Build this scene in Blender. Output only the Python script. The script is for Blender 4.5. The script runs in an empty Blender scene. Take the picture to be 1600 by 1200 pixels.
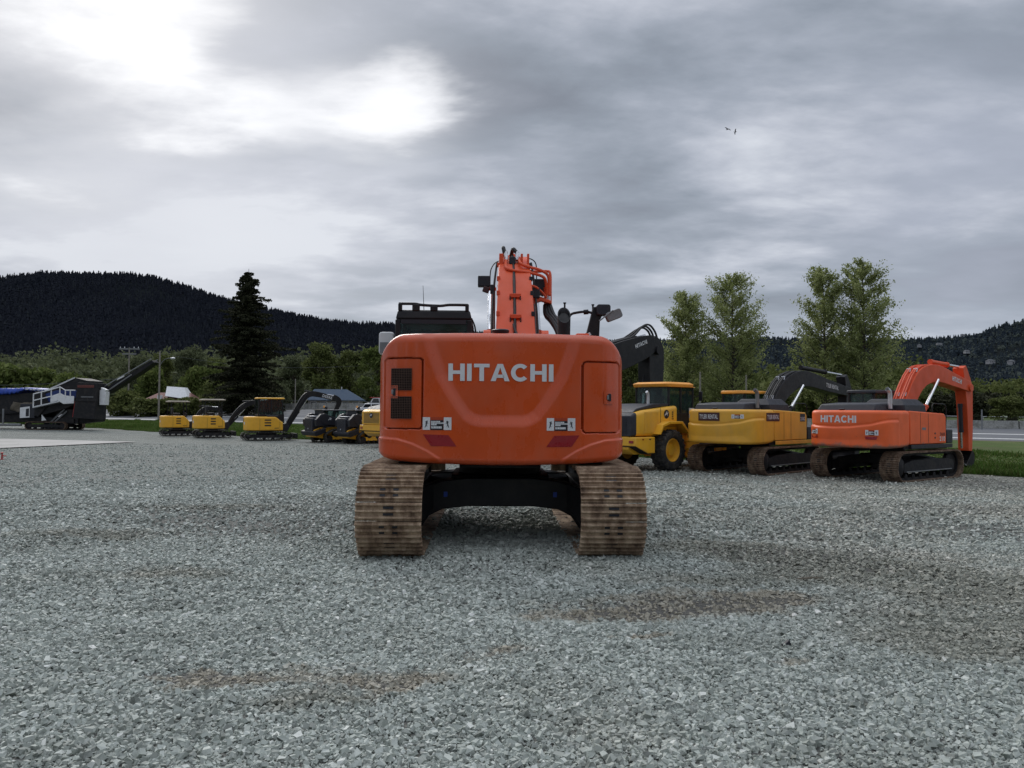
import bpy, bmesh, math, random
import numpy as np
from mathutils import Vector, Matrix

PI = math.pi
R = math.radians
rng = np.random.default_rng(7)
random.seed(7)
scene = bpy.context.scene
C = scene.collection

# ------------------------------------------------------------------ camera
FOC = 1240.0                       # focal length in pixels of the 1600 px photo
cd = bpy.data.cameras.new('camera')
cd.sensor_width = 36.0
cd.lens = 36.0 * FOC / 1600.0
cd.clip_start = 0.05
cd.clip_end = 20000
cam = bpy.data.objects.new('camera', cd)
C.objects.link(cam)
CAMZ = 1.64
cam.matrix_world = Matrix.Translation((0, 0, CAMZ)) @ Matrix.Rotation(R(90 + 1.755), 4, 'X') @ Matrix.Rotation(R(0.43), 4, 'Z')
scene.camera = cam
CM = cam.matrix_world.to_3x3()

# ------------------------------------------------------------------ view
scene.view_settings.view_transform = 'Standard'
scene.view_settings.look = 'None'
scene.view_settings.exposure = 0.12
scene.view_settings.gamma = 1.0
scene.view_settings.use_curve_mapping = False

# ------------------------------------------------------------------ node helper
class NT:
    def __init__(self, tree):
        self.t = tree; self.n = tree.nodes; self.l = tree.links
    def new(self, typ, **kw):
        nd = self.n.new(typ)
        for k, v in kw.items():
            if k == 'ins':
                for kk, vv in v.items():
                    if hasattr(vv, 'is_output') or isinstance(vv, bpy.types.NodeSocket):
                        self.l.new(vv, nd.inputs[kk])
                    else:
                        nd.inputs[kk].default_value = vv
            else:
                setattr(nd, k, v)
        return nd
    def math(self, op, a, b=None, c=None, clamp=False):
        nd = self.n.new('ShaderNodeMath'); nd.operation = op; nd.use_clamp = clamp
        for i, v in enumerate((a, b, c)):
            if v is None: continue
            if isinstance(v, bpy.types.NodeSocket): self.l.new(v, nd.inputs[i])
            else: nd.inputs[i].default_value = v
        return nd.outputs[0]
    def ramp(self, fac, stops, interp='LINEAR'):
        nd = self.n.new('ShaderNodeValToRGB'); cr = nd.color_ramp; cr.interpolation = interp
        while len(cr.elements) < len(stops): cr.elements.new(0.5)
        while len(cr.elements) > len(stops): cr.elements.remove(cr.elements[-1])
        for e, (p, c) in zip(cr.elements, stops):
            e.position = p
            e.color = (c, c, c, 1) if isinstance(c, (int, float)) else (c[0], c[1], c[2], 1)
        self.l.new(fac, nd.inputs['Fac'])
        return nd.outputs['Color']
    def mix(self, fac, a, b, blend='MIX'):
        nd = self.n.new('ShaderNodeMix'); nd.data_type = 'RGBA'; nd.blend_type = blend
        for key, v in ((0, fac), (6, a), (7, b)):
            if isinstance(v, bpy.types.NodeSocket): self.l.new(v, nd.inputs[key])
            elif key == 0: nd.inputs[0].default_value = v
            else: nd.inputs[key].default_value = (v[0], v[1], v[2], 1)
        return nd.outputs[2]
    def noise(self, vec, scale, detail=4, rough=0.55, dist=0.0, out='Fac'):
        nd = self.n.new('ShaderNodeTexNoise')
        nd.inputs['Scale'].default_value = scale; nd.inputs['Detail'].default_value = detail
        nd.inputs['Roughness'].default_value = rough; nd.inputs['Distortion'].default_value = dist
        if vec is not None: self.l.new(vec, nd.inputs['Vector'])
        return nd.outputs[out]
    def mapping(self, vec, scale=(1, 1, 1), loc=(0, 0, 0), rot=(0, 0, 0)):
        nd = self.n.new('ShaderNodeMapping')
        nd.inputs['Scale'].default_value = scale; nd.inputs['Location'].default_value = loc
        nd.inputs['Rotation'].default_value = rot
        self.l.new(vec, nd.inputs['Vector'])
        return nd.outputs[0]

# ------------------------------------------------------------------ world: overcast sky (physical sky behind procedural cloud)
SUN_AZ, SUN_EL = R(-27), R(34)      # azimuth from +Y, clockwise positive
world = bpy.data.worlds.new("World"); scene.world = world
world.use_nodes = True
w = NT(world.node_tree); w.n.clear()
wout = w.new('ShaderNodeOutputWorld'); bg = w.new('ShaderNodeBackground')
sky = w.new('ShaderNodeTexSky'); sky.sky_type = 'NISHITA'; sky.sun_disc = False
sky.sun_elevation = SUN_EL; sky.sun_rotation = SUN_AZ
sky.air_density = 1.0; sky.dust_density = 2.0
tc = w.new('ShaderNodeTexCoord')
sep = w.new('ShaderNodeSeparateXYZ'); w.l.new(tc.outputs['Generated'], sep.inputs[0])
dx, dy, dz = sep.outputs
zz = w.math('ADD', w.math('MAXIMUM', dz, 0.0), 0.16)
px_ = w.math('DIVIDE', dx, zz); py_ = w.math('DIVIDE', dy, zz)
comb = w.new('ShaderNodeCombineXYZ'); w.l.new(px_, comb.inputs[0]); w.l.new(py_, comb.inputs[1])
comb.inputs[2].default_value = 3.7
cv = comb.outputs[0]
vrot = w.mapping(cv, scale=(0.62, 0.95, 1), rot=(0, 0, R(-28)), loc=(1.3, 0.4, 0))
n1 = w.noise(vrot, 0.75, 8, 0.55, 0.2)
n2 = w.noise(vrot, 2.2, 7, 0.55, 0.15)
n3 = w.noise(w.mapping(cv, scale=(0.9, 1.2, 1), rot=(0, 0, R(20)), loc=(4, 7, 2)), 1.1, 7, 0.52, 0.3)
cl = w.math('ADD', w.math('MULTIPLY', n1, 0.46), w.math('MULTIPLY', n2, 0.34))
cl = w.math('ADD', cl, w.math('MULTIPLY', n3, 0.20))
cloudcol = w.ramp(cl, [(0.425, (0.195, 0.22, 0.265)), (0.47, (0.26, 0.295, 0.35)), (0.505, (0.34, 0.375, 0.44)), (0.54, (0.47, 0.50, 0.57)), (0.585, (0.66, 0.69, 0.75))])
# paler band towards the horizon
hz = w.new('ShaderNodeMapRange', interpolation_type='SMOOTHSTEP', ins={0: dz, 1: 0.0, 2: 0.22, 3: 1.0, 4: 0.0}).outputs[0]
hcol = w.mix(w.math('MULTIPLY', hz, 0.45), cloudcol, (0.47, 0.53, 0.63))
# thin places where the sun glows through the cloud deck
def glow(px, py, wide, soft, amt, col, base):
    d = Vector(((px - 800) / FOC, 1.0, (638 - py) / FOC)).normalized()
    vm = w.new('ShaderNodeVectorMath', operation='DOT_PRODUCT')
    w.l.new(tc.outputs['Generated'], vm.inputs[0]); vm.inputs[1].default_value = d
    ang = w.math('ARCCOSINE', w.math('MINIMUM', vm.outputs['Value'], 0.99999))
    q = w.math('ADD', ang, w.math('MULTIPLY', w.math('SUBTRACT', n3, 0.5), 0.42))
    q = w.math('ADD', q, w.math('MULTIPLY', w.math('SUBTRACT', n2, 0.5), 0.42))
    f = w.new('ShaderNodeMapRange', interpolation_type='SMOOTHSTEP', ins={0: q, 1: R(wide), 2: R(wide + soft), 3: amt, 4: 0.0}).outputs[0]
    return w.mix(f, base, col)
col = glow(330, 100, 0, 22, 0.7, (0.62, 0.65, 0.72), hcol)
col = glow(150, 300, 0, 16, 0.45, (0.55, 0.58, 0.65), col)
col = glow(1450, 330, -4, 18, 0.5, (0.47, 0.50, 0.60), col)
col = glow(820, 300, -4, 14, 0.2, (0.44, 0.47, 0.56), col)
col = glow(160, 95, 3.5, 10, 0.45, (0.72, 0.74, 0.79), col)
col = glow(225, 55, 0.0, 9, 1.0, (1.05, 1.07, 1.1), col)
col = glow(560, 165, -1.5, 10, 0.4, (0.72, 0.74, 0.79), col)
col = glow(612, 92, -2.6, 7.0, 0.9, (0.98, 0.99, 1.02), col)
col = glow(470, 150, -3, 10, 0.3, (0.9, 0.92, 0.96), col)
# an overcast dome is brighter overhead than at the horizon
zen = w.new('ShaderNodeMapRange', interpolation_type='SMOOTHSTEP', ins={0: dz, 1: 0.50, 2: 0.95, 3: 1.0, 4: 1.9}).outputs[0]
zs = w.new('ShaderNodeVectorMath', operation='SCALE'); w.l.new(col, zs.inputs[0]); w.l.new(zen, zs.inputs[3]); col = zs.outputs[0]
STR = 0.1
cs = w.new('ShaderNodeVectorMath', operation='SCALE'); w.l.new(col, cs.inputs[0]); cs.inputs[3].default_value = 1.0 / STR
fin = w.mix(0.95, sky.outputs[0], cs.outputs[0])
w.l.new(fin, bg.inputs['Color']); bg.inputs['Strength'].default_value = STR
w.l.new(bg.outputs[0], wout.inputs['Surface'])

sd = bpy.data.lights.new('sun', 'SUN'); sd.energy = 1.4; sd.angle = R(30); sd.color = (1.0, 0.965, 0.92)
sun = bpy.data.objects.new('sun', sd); C.objects.link(sun)
sdir = Vector((math.sin(SUN_AZ) * math.cos(SUN_EL), math.cos(SUN_AZ) * math.cos(SUN_EL), math.sin(SUN_EL)))
sun.rotation_euler = sdir.to_track_quat('Z', 'Y').to_euler()
sun.location = (-20, 40, 60)

# ------------------------------------------------------------------ terrain height (the yard falls gently away, the road rises to the left)
def sst(a, b, x):
    t = np.clip((np.asarray(x, float) - a) / (b - a), 0, 1)
    return t * t * (3 - 2 * t)
def bumps(x, y):
    x = np.asarray(x, float); y = np.asarray(y, float)
    z = 0.012 * np.sin(x * 1.3 + 0.7 * y) * np.sin(y * 0.9 - 0.4 * x) + 0.008 * np.sin(x * 3.1 - y * 1.7) * np.sin(y * 2.3 + 1.1)
    z = z * sst(16, 12, np.abs(y))
    def hump(cx, cy, sx, sy, a, h):
        c, s = math.cos(a), math.sin(a)
        u = ((x - cx) * c + (y - cy) * s) / sx; v = (-(x - cx) * s + (y - cy) * c) / sy
        return h * np.exp(-u * u - v * v)
    z = z + hump(3.9, 8.3, 1.1, 0.35, R(-38), 0.07) + hump(2.9, 9.3, 0.7, 0.3, R(-15), 0.05)
    z = z + hump(-5.6, 9.9, 1.0, 0.45, R(10), 0.055) + hump(-4.3, 12.6, 0.9, 0.4, R(5), 0.05) + hump(-1.1, 4.6, 0.5, 0.3, R(20), 0.035)
    z = z - 0.035 * np.exp(-((x - 1.2) / 1.5) ** 2 - ((y - 6.4) / 0.45) ** 2)
    return z
def gz(x, y):
    x = np.asarray(x, float); y = np.asarray(y, float)
    z = -0.58 * sst(13.0, 27.0, np.hypot(x, y) * 0.35 + y * 0.68)
    u = y + 0.635 * x - 82.6
    z = z + 1.55 * sst(0, 45, u) * sst(20, -60, x)
    z = z + 0.75 * np.exp(-((x + 28) / 14.0) ** 2 - ((y - 147) / 9.0) ** 2)
    z = z + 0.012 * np.clip(y - 170, 0, 400)
    return z
def gzb(x, y):
    return gz(x, y) + bumps(x, y)
def G(px, py):
    """ground point under a pixel of the photo"""
    d = CM @ Vector(((px - 800) / FOC, (600 - py) / FOC, -1.0))
    t = 1.0
    for k in range(60):
        p = Vector((0, 0, CAMZ)) + d * t
        h = p.z - float(gz(p.x, p.y))
        if d.z > -1e-4: return p
        t += h / (-d.z) * 0.7
    return Vector((0, 0, CAMZ)) + d * t
def AT(px, py, dep):
    """point at a given distance along +Y behind a pixel of the photo"""
    d = CM @ Vector(((px - 800) / FOC, (600 - py) / FOC, -1.0))
    return Vector((0, 0, CAMZ)) + d * (dep / d.y)
def on(x, y, dz=0.0):
    return Vector((x, y, float(gz(x, y)) + dz))

# ------------------------------------------------------------------ object helpers
def tag(o, label=None, cat=None, group=None, kind=None):
    if label: o['label'] = label
    if cat: o['category'] = cat
    if group: o['group'] = group
    if kind: o['kind'] = kind
    return o
def thing(name, label, cat, loc=(0, 0, 0), rz=0.0, group=None):
    o = bpy.data.objects.new(name, None); C.objects.link(o)
    o.empty_display_size = 0.3
    o.location = loc; o.rotation_euler = (0, 0, rz)
    return tag(o, label, cat, group)
def link(name, me, mat=None, parent=None):
    o = bpy.data.objects.new(name, me); C.objects.link(o)
    if mat is not None and not me.materials: me.materials.append(mat)
    if parent is not None: o.parent = parent
    return o
def copy_tree(o, parent=None):
    c = o.copy(); C.objects.link(c)
    if parent is not None: c.parent = parent
    for ch in list(o.children): copy_tree(ch, c)
    return c
def np_mesh(name, verts, faces, smooth=False, attr=None, attr_dom='POINT'):
    """faces: (n,k) array"""
    verts = np.asarray(verts, np.float32); faces = np.asarray(faces, np.int32)
    me = bpy.data.meshes.new(name)
    me.vertices.add(len(verts)); me.vertices.foreach_set('co', verts.ravel())
    n, k = faces.shape
    me.loops.add(n * k); me.loops.foreach_set('vertex_index', faces.ravel())
    me.polygons.add(n)
    me.polygons.foreach_set('loop_start', np.arange(0, n * k, k, dtype=np.int32))
    me.polygons.foreach_set('loop_total', np.full(n, k, np.int32))
    me.polygons.foreach_set('use_smooth', np.full(n, smooth, bool))
    if attr is not None:
        for an, arr in attr.items():
            a = me.attributes.new(an, 'FLOAT', attr_dom)
            a.data.foreach_set('value', np.asarray(arr, np.float32))
    me.update(calc_edges=True)
    return me
def grid_mesh(name, P, smooth=True, attr=None, close_u=False):
    """P: (nu,nv,3)"""
    nu, nv = P.shape[:2]
    idx = np.arange(nu * nv).reshape(nu, nv)
    a = idx[:-1, :-1].ravel(); b = idx[1:, :-1].ravel(); c = idx[1:, 1:].ravel(); d = idx[:-1, 1:].ravel()
    F = np.stack([a, b, c, d], 1)
    if close_u:
        F = np.concatenate([F, np.stack([idx[-1, :-1], idx[0, :-1], idx[0, 1:], idx[-1, 1:]], 1)])
    return np_mesh(name, P.reshape(-1, 3), F, smooth, attr)

class MB:
    """collects solids and links them as ONE mesh object"""
    def __init__(self, M=None):
        self.v = []; self.f = []; self.M = M or Matrix.Identity(4)
    def add(self, vs, fs):
        b = len(self.v)
        self.v += [tuple(self.M @ Vector(p)) for p in vs]
        self.f += [tuple(i + b for i in f) for f in fs]
        return self
    def loft(self, rings, cap=True, closed=True):
        n = len(rings[0]); vs = [p for r in rings for p in r]; fs = []
        for i in range(len(rings) - 1):
            for j in range(n if closed else n - 1):
                k = (j + 1) % n
                fs.append((i * n + j, i * n + k, (i + 1) * n + k, (i + 1) * n + j))
        if cap:
            fs.append(tuple(range(n - 1, -1, -1))); m = (len(rings) - 1) * n
            fs.append(tuple(range(m, m + n)))
        return self.add(vs, fs)
    def box(self, x0, x1, y0, y1, z0, z1):
        return self.loft([[(x0, y0, z), (x1, y0, z), (x1, y1, z), (x0, y1, z)] for z in (z0, z1)])
    def cbox(self, c, s, rot=None):
        M = Matrix.Translation(c)
        if rot is not None: M = M @ rot
        hx, hy, hz_ = s[0] / 2, s[1] / 2, s[2] / 2
        vs = [M @ Vector(p) for p in ((-hx, -hy, -hz_), (hx, -hy, -hz_), (hx, hy, -hz_), (-hx, hy, -hz_), (-hx, -hy, hz_), (hx, -hy, hz_), (hx, hy, hz_), (-hx, hy, hz_))]
        return self.add(vs, [(0, 3, 2, 1), (4, 5, 6, 7), (0, 1, 5, 4), (1, 2, 6, 5), (2, 3, 7, 6), (3, 0, 4, 7)])
    def prism(self, poly, x0, x1, axis='x'):
        """extrude a 2D polygon along an axis; for x the polygon is (y,z), for y (x,z), for z (x,y)"""
        def P(a, b, t):
            return {'x': (t, a, b), 'y': (a, t, b), 'z': (a, b, t)}[axis]
        return self.loft([[P(a, b, t) for a, b in poly] for t in (x0, x1)])
    def cyl(self, p0, p1, r0, r1=None, n=14, cap=True):
        p0 = Vector(p0); p1 = Vector(p1); r1 = r0 if r1 is None else r1
        d = (p1 - p0).normalized()
        u = d.orthogonal().normalized(); v = d.cross(u)
        rings = [[p + (u * math.cos(2 * PI * k / n) + v * math.sin(2 * PI * k / n)) * r for k in range(n)] for p, r in ((p0, r0), (p1, r1))]
        return self.loft(rings, cap)
    def tube(self, pts, r, n=8, sub=0, radii=None):
        pts = [Vector(p) for p in pts]
        if sub: pts = catmull(pts, sub)
        m = len(pts)
        rings = []; u = None
        for i, p in enumerate(pts):
            d = (pts[min(i + 1, m - 1)] - pts[max(i - 1, 0)])
            d = d.normalized() if d.length > 1e-9 else Vector((0, 0, 1))
            u = d.orthogonal().normalized() if u is None else (u - d * u.dot(d)).normalized()
            v = d.cross(u); rr = r if radii is None else radii[0] + (radii[1] - radii[0]) * i / (m - 1)
            rings.append([p + (u * math.cos(2 * PI * k / n) + v * math.sin(2 * PI * k / n)) * rr for k in range(n)])
        return self.loft(rings)
    def lathe(self, prof, c, axis='x', n=28, cap=True):
        """prof: list of (t along axis, radius)"""
        rings = []
        for t, r in prof:
            ring = []
            for k in range(n):
                a = 2 * PI * k / n; s, q = math.sin(a) * r, math.cos(a) * r
                p = {'x': (t, q, s), 'y': (q, t, s), 'z': (q, s, t)}[axis]
                ring.append((c[0] + p[0], c[1] + p[1], c[2] + p[2]))
            rings.append(ring)
        return self.loft(rings, cap)
    def quad(self, *ps):
        return self.add(ps, [tuple(range(len(ps)))])
    def mesh(self, name):
        me = bpy.data.meshes.new(name); me.from_pydata(self.v, [], self.f); me.update()
        return me
    def build(self, name, mat, parent=None, bevel=0.0, ang=35, seg=2, recalc=True, smooth=True):
        me = self.mesh(name)
        if recalc:
            bm = bmesh.new(); bm.from_mesh(me); bmesh.ops.recalc_face_normals(bm, faces=bm.faces); bm.to_mesh(me); bm.free()
        if smooth:
            me.polygons.foreach_set('use_smooth', [True] * len(me.polygons))
            me.set_sharp_from_angle(angle=R(ang))
        o = link(name, me, mat, parent)
        if bevel > 0:
            b = o.modifiers.new('bevel', 'BEVEL'); b.width = bevel; b.segments = seg; b.limit_method = 'ANGLE'; b.angle_limit = R(40)
            b.harden_normals = False
        return o
def catmull(pts, sub):
    out = []; n = len(pts)
    for i in range(n - 1):
        p0, p1, p2, p3 = pts[max(i - 1, 0)], pts[i], pts[i + 1], pts[min(i + 2, n - 1)]
        for k in range(sub):
            t = k / sub
            out.append(0.5 * ((2 * p1) + (p2 - p0) * t + (2 * p0 - 5 * p1 + 4 * p2 - p3) * t * t + (3 * p1 - p0 - 3 * p2 + p3) * t ** 3))
    out.append(pts[-1]); return out
def rrect(x0, x1, y0, y1, r, n=4):
    out = []
    for cx, cy, a in ((x1 - r, y1 - r, 0), (x0 + r, y1 - r, 90), (x0 + r, y0 + r, 180), (x1 - r, y0 + r, 270)):
        for k in range(n + 1):
            t = R(a + 90 * k / n); out.append((cx + r * math.cos(t), cy + r * math.sin(t)))
    return out

_font = [None]
def text_geo(s, w_, h_, bold=0.0, cuts=False):
    if s == 'HITACHI': return block_geo(s, w_, h_)
    """flat lettering as (verts2d, faces), centred, fitted to w_ x h_"""
    cu = bpy.data.curves.new('t', 'FONT'); cu.body = s; cu.offset = bold; cu.resolution_u = 4
    cu.space_character = 1.06 + bold * 2
    ob = bpy.data.objects.new('t', cu)
    C.objects.link(ob)
    dg = bpy.context.evaluated_depsgraph_get(); dg.update()
    me = bpy.data.meshes.new_from_object(ob.evaluated_get(dg))
    vs = [(v.co.x, v.co.y) for v in me.vertices]; fs = [tuple(p.vertices) for p in me.polygons]
    bpy.data.objects.remove(ob); bpy.data.meshes.remove(me); bpy.data.curves.remove(cu)
    xs = [v[0] for v in vs]; ys = [v[1] for v in vs]
    cx, cy = (min(xs) + max(xs)) / 2, (min(ys) + max(ys)) / 2
    kx, ky = w_ / (max(xs) - min(xs)), h_ / (max(ys) - min(ys))
    return [((x - cx) * kx, (y - cy) * ky) for x, y in vs], fs
def block_geo(s, w_, h_, k=0.245, wide=1.0):
    """heavy block capitals (H I T A C) as flat polygons, centred, fitted to w_ x h_"""
    vs, fs = [], []; x = 0.0
    def poly(p, quads):
        b = len(vs); vs.extend(p); fs.extend([tuple(i + b for i in q) for q in quads])
    for ch in s:
        if ch == 'H':
            W = .88
            for a, b_, c, d in ((0, k, 0, 1), (W - k, W, 0, 1), (k, W - k, .5 - k * .42, .5 + k * .42)): poly([(x + a, c), (x + b_, c), (x + b_, d), (x + a, d)], [(0, 1, 2, 3)])
        elif ch == 'I':
            W = k * 1.02; poly([(x, 0), (x + W, 0), (x + W, 1), (x, 1)], [(0, 1, 2, 3)])
        elif ch == 'T':
            W = .84
            poly([(x, 1 - k * .85), (x + W, 1 - k * .85), (x + W, 1), (x, 1)], [(0, 1, 2, 3)]); poly([(x + W / 2 - k / 2, 0), (x + W / 2 + k / 2, 0), (x + W / 2 + k / 2, 1 - k * .85), (x + W / 2 - k / 2, 1 - k * .85)], [(0, 1, 2, 3)])
            x -= .06
        elif ch == 'A':
            W = 1.02; t = k * .60
            poly([(x, 0), (x + k * 1.1, 0), (x + W / 2 + .0, .80), (x + W / 2 - t, 1)], [(0, 1, 2, 3)])
            poly([(x + W - k * 1.1, 0), (x + W, 0), (x + W / 2 + t, 1), (x + W / 2, .80)], [(0, 1, 2, 3)])
            poly([(x + W / 2, .80), (x + W / 2 + t, 1), (x + W / 2 - t, 1)], [(0, 1, 2)])
            poly([(x + .27, .19), (x + W - .27, .19), (x + W - .345, .38), (x + .345, .38)], [(0, 1, 2, 3)])
            x -= .05
        elif ch == 'C':
            W = .92; n = 26; p = []
            for i in range(n + 1):
                a = R(42 + (318 - 42) * i / n)
                p += [(x + .50 + .50 * math.cos(a), .5 + .515 * math.sin(a)), (x + .50 + (.50 - k) * math.cos(a), .5 + (.515 - k * .92) * math.sin(a))]
            poly(p, [(2 * i, 2 * i + 1, 2 * i + 3, 2 * i + 2) for i in range(n)])
        x += W + .12
    xs = [v[0] for v in vs]; X0, X1 = min(xs), max(xs)
    return [((a - (X0 + X1) / 2) * w_ / (X1 - X0), (b - .5) * h_) for a, b in vs], fs
def decal(name, vs, fs, fn, mat, parent):
    me = bpy.data.meshes.new(name)
    me.from_pydata([tuple(fn(x, y)) for x, y in vs], [], fs); me.update()
    return link(name, me, mat, parent)
def plane_fn(o, r, u):
    o = Vector(o); r = Vector(r).normalized(); u = Vector(u).normalized()
    return lambda x, y: o + r * x + u * y

# ------------------------------------------------------------------ materials
def base_mat(name):
    m = bpy.data.materials.new(name); m.use_nodes = True
    t = NT(m.node_tree); p = t.n['Principled BSDF']
    return m, t, p
def simple(name, col, rough=0.5, metal=0.0, var=0.12, scale=6.0, bump=0.0, bscale=60.0, dirt=None, dirtamt=0.5, coat=0.0, dscale=2.5, spec=0.5, patches=None):
    m, t, p = base_mat(name)
    oc = t.new('ShaderNodeTexCoord').outputs['Object']
    n = t.noise(oc, scale, 5, 0.6)
    lo = tuple(c * (1 - var) for c in col); hi = tuple(min(1, c * (1 + var)) for c in col)
    c = t.ramp(n, [(0.35, lo), (0.65, hi)])
    if dirt is not None:
        dn = t.noise(oc, dscale, 8, 0.68, 0.3)
        f = t.ramp(dn, [(0.48, 0.0), (0.66, dirtamt)])
        c = t.mix(f, c, dirt)
    t.l.new(c, p.inputs['Base Color'])
    rr = t.ramp(t.noise(oc, scale * 1.7, 4), [(0.3, max(0.03, rough - 0.08)), (0.7, min(1, rough + 0.1))])
    t.l.new(rr, p.inputs['Roughness'])
    p.inputs['Metallic'].default_value = metal
    p.inputs['Specular IOR Level'].default_value = spec
    if coat: p.inputs['Coat Weight'].default_value = coat; p.inputs['Coat Roughness'].default_value = 0.08
    if bump:
        b = t.new('ShaderNodeBump', ins={'Strength': bump, 'Distance': 0.01, 'Height': t.noise(oc, bscale, 5, 0.6)})
        t.l.new(b.outputs[0], p.inputs['Normal'])
    return m
def paint(name, col, rough=0.28, coat=0.5, dust=(0.28, 0.25, 0.21), dustamt=0.22, lowz=None, chips=0.0):
    """machine paint: slight fading, streaky dust; lowz=(z0,z1) mud splashed up to z1; chips of bare metal"""
    m, t, p = base_mat(name)
    oc = t.new('ShaderNodeTexCoord').outputs['Object']
    c = t.ramp(t.noise(oc, 1.8, 5), [(0.3, tuple(k * 0.90 for k in col)), (0.7, tuple(min(1, k * 1.08) for k in col))])
    streak = t.noise(t.mapping(oc, scale=(1.6, 1.6, 0.9)), 2.2, 8, 0.62)
    f = t.ramp(streak, [(0.46, 0.0), (0.72, dustamt)])
    c = t.mix(f, c, dust)
    if lowz:
        sp = t.new('ShaderNodeSeparateXYZ'); t.l.new(oc, sp.inputs[0])
        g = t.new('ShaderNodeMapRange', ins={0: sp.outputs[2], 1: lowz[0], 2: lowz[1], 3: 1.0, 4: 0.0}).outputs[0]
        q = t.math('ADD', g, t.math('MULTIPLY', t.math('SUBTRACT', t.noise(oc, 3.0, 7, 0.7), 0.5), 1.4))
        c = t.mix(t.ramp(q, [(0.55, 0.0), (0.85, 0.85)]), c, (0.20, 0.17, 0.14))
    if chips:
        q = t.ramp(t.noise(oc, 9, 8, 0.75), [(0.64, 0.0), (0.67, chips)])
        c = t.mix(q, c, (0.09, 0.08, 0.08))
    t.l.new(c, p.inputs['Base Color'])
    t.l.new(t.ramp(streak, [(0.4, rough), (0.75, rough + 0.3)]), p.inputs['Roughness'])
    p.inputs['Coat Weight'].default_value = coat; p.inputs['Coat Roughness'].default_value = 0.07
    b = t.new('ShaderNodeBump', ins={'Strength': 0.06, 'Distance': 0.004, 'Height': t.noise(oc, 90, 3)})
    t.l.new(b.outputs[0], p.inputs['Normal'])
    return m
M_ = {}
M_['orange'] = paint('orange_paint', (0.62, 0.078, 0.012), rough=0.22, coat=0.45, dust=(0.36, 0.20, 0.12), dustamt=0.10)
M_['orange_old'] = paint('worn_orange_paint', (0.88, 0.135, 0.026), rough=0.42, coat=0.1, dustamt=0.10, lowz=(1.02, 1.40), chips=0.5)
M_['orange_boom'] = paint('orange_boom_paint', (0.72, 0.085, 0.018), rough=0.45, coat=0.05, dustamt=0.08)
M_['yellow'] = paint('yellow_paint', (0.84, 0.44, 0.028), rough=0.4, coat=0.15, dustamt=0.12)
M_['yellow_rental'] = paint('dull_yellow_paint', (0.78, 0.40, 0.035), rough=0.45, coat=0.1, dustamt=0.15)
M_['amber'] = paint('amber_roof_paint', (0.88, 0.36, 0.035), rough=0.45, coat=0.05, dustamt=0.2)
M_['black'] = simple('black_paint', (0.011, 0.011, 0.013), 0.48, dirt=(0.06, 0.055, 0.05), dirtamt=0.25, spec=0.3)
M_['dark'] = simple('dark_steel', (0.014, 0.014, 0.016), 0.65, dirt=(0.07, 0.06, 0.05), dirtamt=0.35, spec=0.3)
M_['charcoal'] = simple('charcoal_plastic', (0.022, 0.024, 0.033), 0.5, dirt=(0.09, 0.08, 0.07), dirtamt=0.25, spec=0.4)
M_['rubber'] = simple('tyre_rubber', (0.020, 0.020, 0.021), 0.85, dirt=(0.13, 0.115, 0.09), dirtamt=0.6, dscale=5)
M_['hose'] = simple('hose_rubber', (0.014, 0.014, 0.015), 0.55)
M_['chrome'] = simple('cylinder_rod_steel', (0.75, 0.76, 0.78), 0.18, metal=1.0, var=0.03)
M_['silver'] = simple('bright_fitting', (0.62, 0.63, 0.65), 0.35, metal=0.6)
M_['greymetal'] = simple('grey_metal', (0.22, 0.23, 0.24), 0.5, metal=0.3, dirt=(0.16, 0.13, 0.1), dirtamt=0.4)
M_['white'] = simple('white_paint', (0.74, 0.75, 0.76), 0.4, var=0.05, dirt=(0.35, 0.33, 0.3), dirtamt=0.25)
M_['letter'] = simple('white_lettering', (0.70, 0.71, 0.73), 0.5, var=0.03)
M_['ink'] = simple('black_decal', (0.012, 0.013, 0.02), 0.45, var=0.02)
M_['void'] = simple('hollow_shade_black', (0.004, 0.004, 0.004), 1.0, spec=0.0)  # flat black painted in for the shade inside the exhaust and behind vents
M_['bars'] = simple('dark_mesh', (0.10, 0.055, 0.04), 0.6)
M_['warn'] = simple('orange_red_decal', (0.42, 0.05, 0.012), 0.45, var=0.02)
M_['plate'] = simple('dark_maroon_decal', (0.055, 0.014, 0.012), 0.45, var=0.05)
M_['reflector'] = simple('red_reflector', (0.30, 0.012, 0.020), 0.3, var=0.05, coat=0.4)
M_['red'] = simple('red_paint', (0.42, 0.02, 0.02), 0.45)
M_['blue'] = simple('blue_tarp', (0.015, 0.055, 0.34), 0.5, var=0.25, scale=3)
M_['bluepaint'] = simple('blue_paint', (0.012, 0.035, 0.16), 0.5, var=0.2)
M_['lens'] = simple('lamp_lens', (0.35, 0.36, 0.38), 0.15, metal=0.2)
M_['mirror'] = simple('mirror_face', (0.7, 0.72, 0.75), 0.06, metal=1.0, var=0.02)
def glass(name, col=(0.05, 0.07, 0.07), alpha=0.55):
    m, t, p = base_mat(name)
    p.inputs['Base Color'].default_value = (*col, 1); p.inputs['Roughness'].default_value = 0.04
    p.inputs['Coat Weight'].default_value = 0.6
    tr = t.new('ShaderNodeBsdfTransparent'); tr.inputs[0].default_value = (0.74, 0.84, 0.82, 1)
    mx = t.new('ShaderNodeMixShader'); mx.inputs[0].default_value = alpha
    t.l.new(tr.outputs[0], mx.inputs[1]); t.l.new(p.outputs[0], mx.inputs[2])
    t.l.new(mx.outputs[0], t.n['Material Output'].inputs['Surface'])
    return m
M_['glass'] = glass('cab_glass', alpha=0.2)
M_['darkglass'] = glass('tinted_glass', (0.01, 0.012, 0.013), 0.9)
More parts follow.
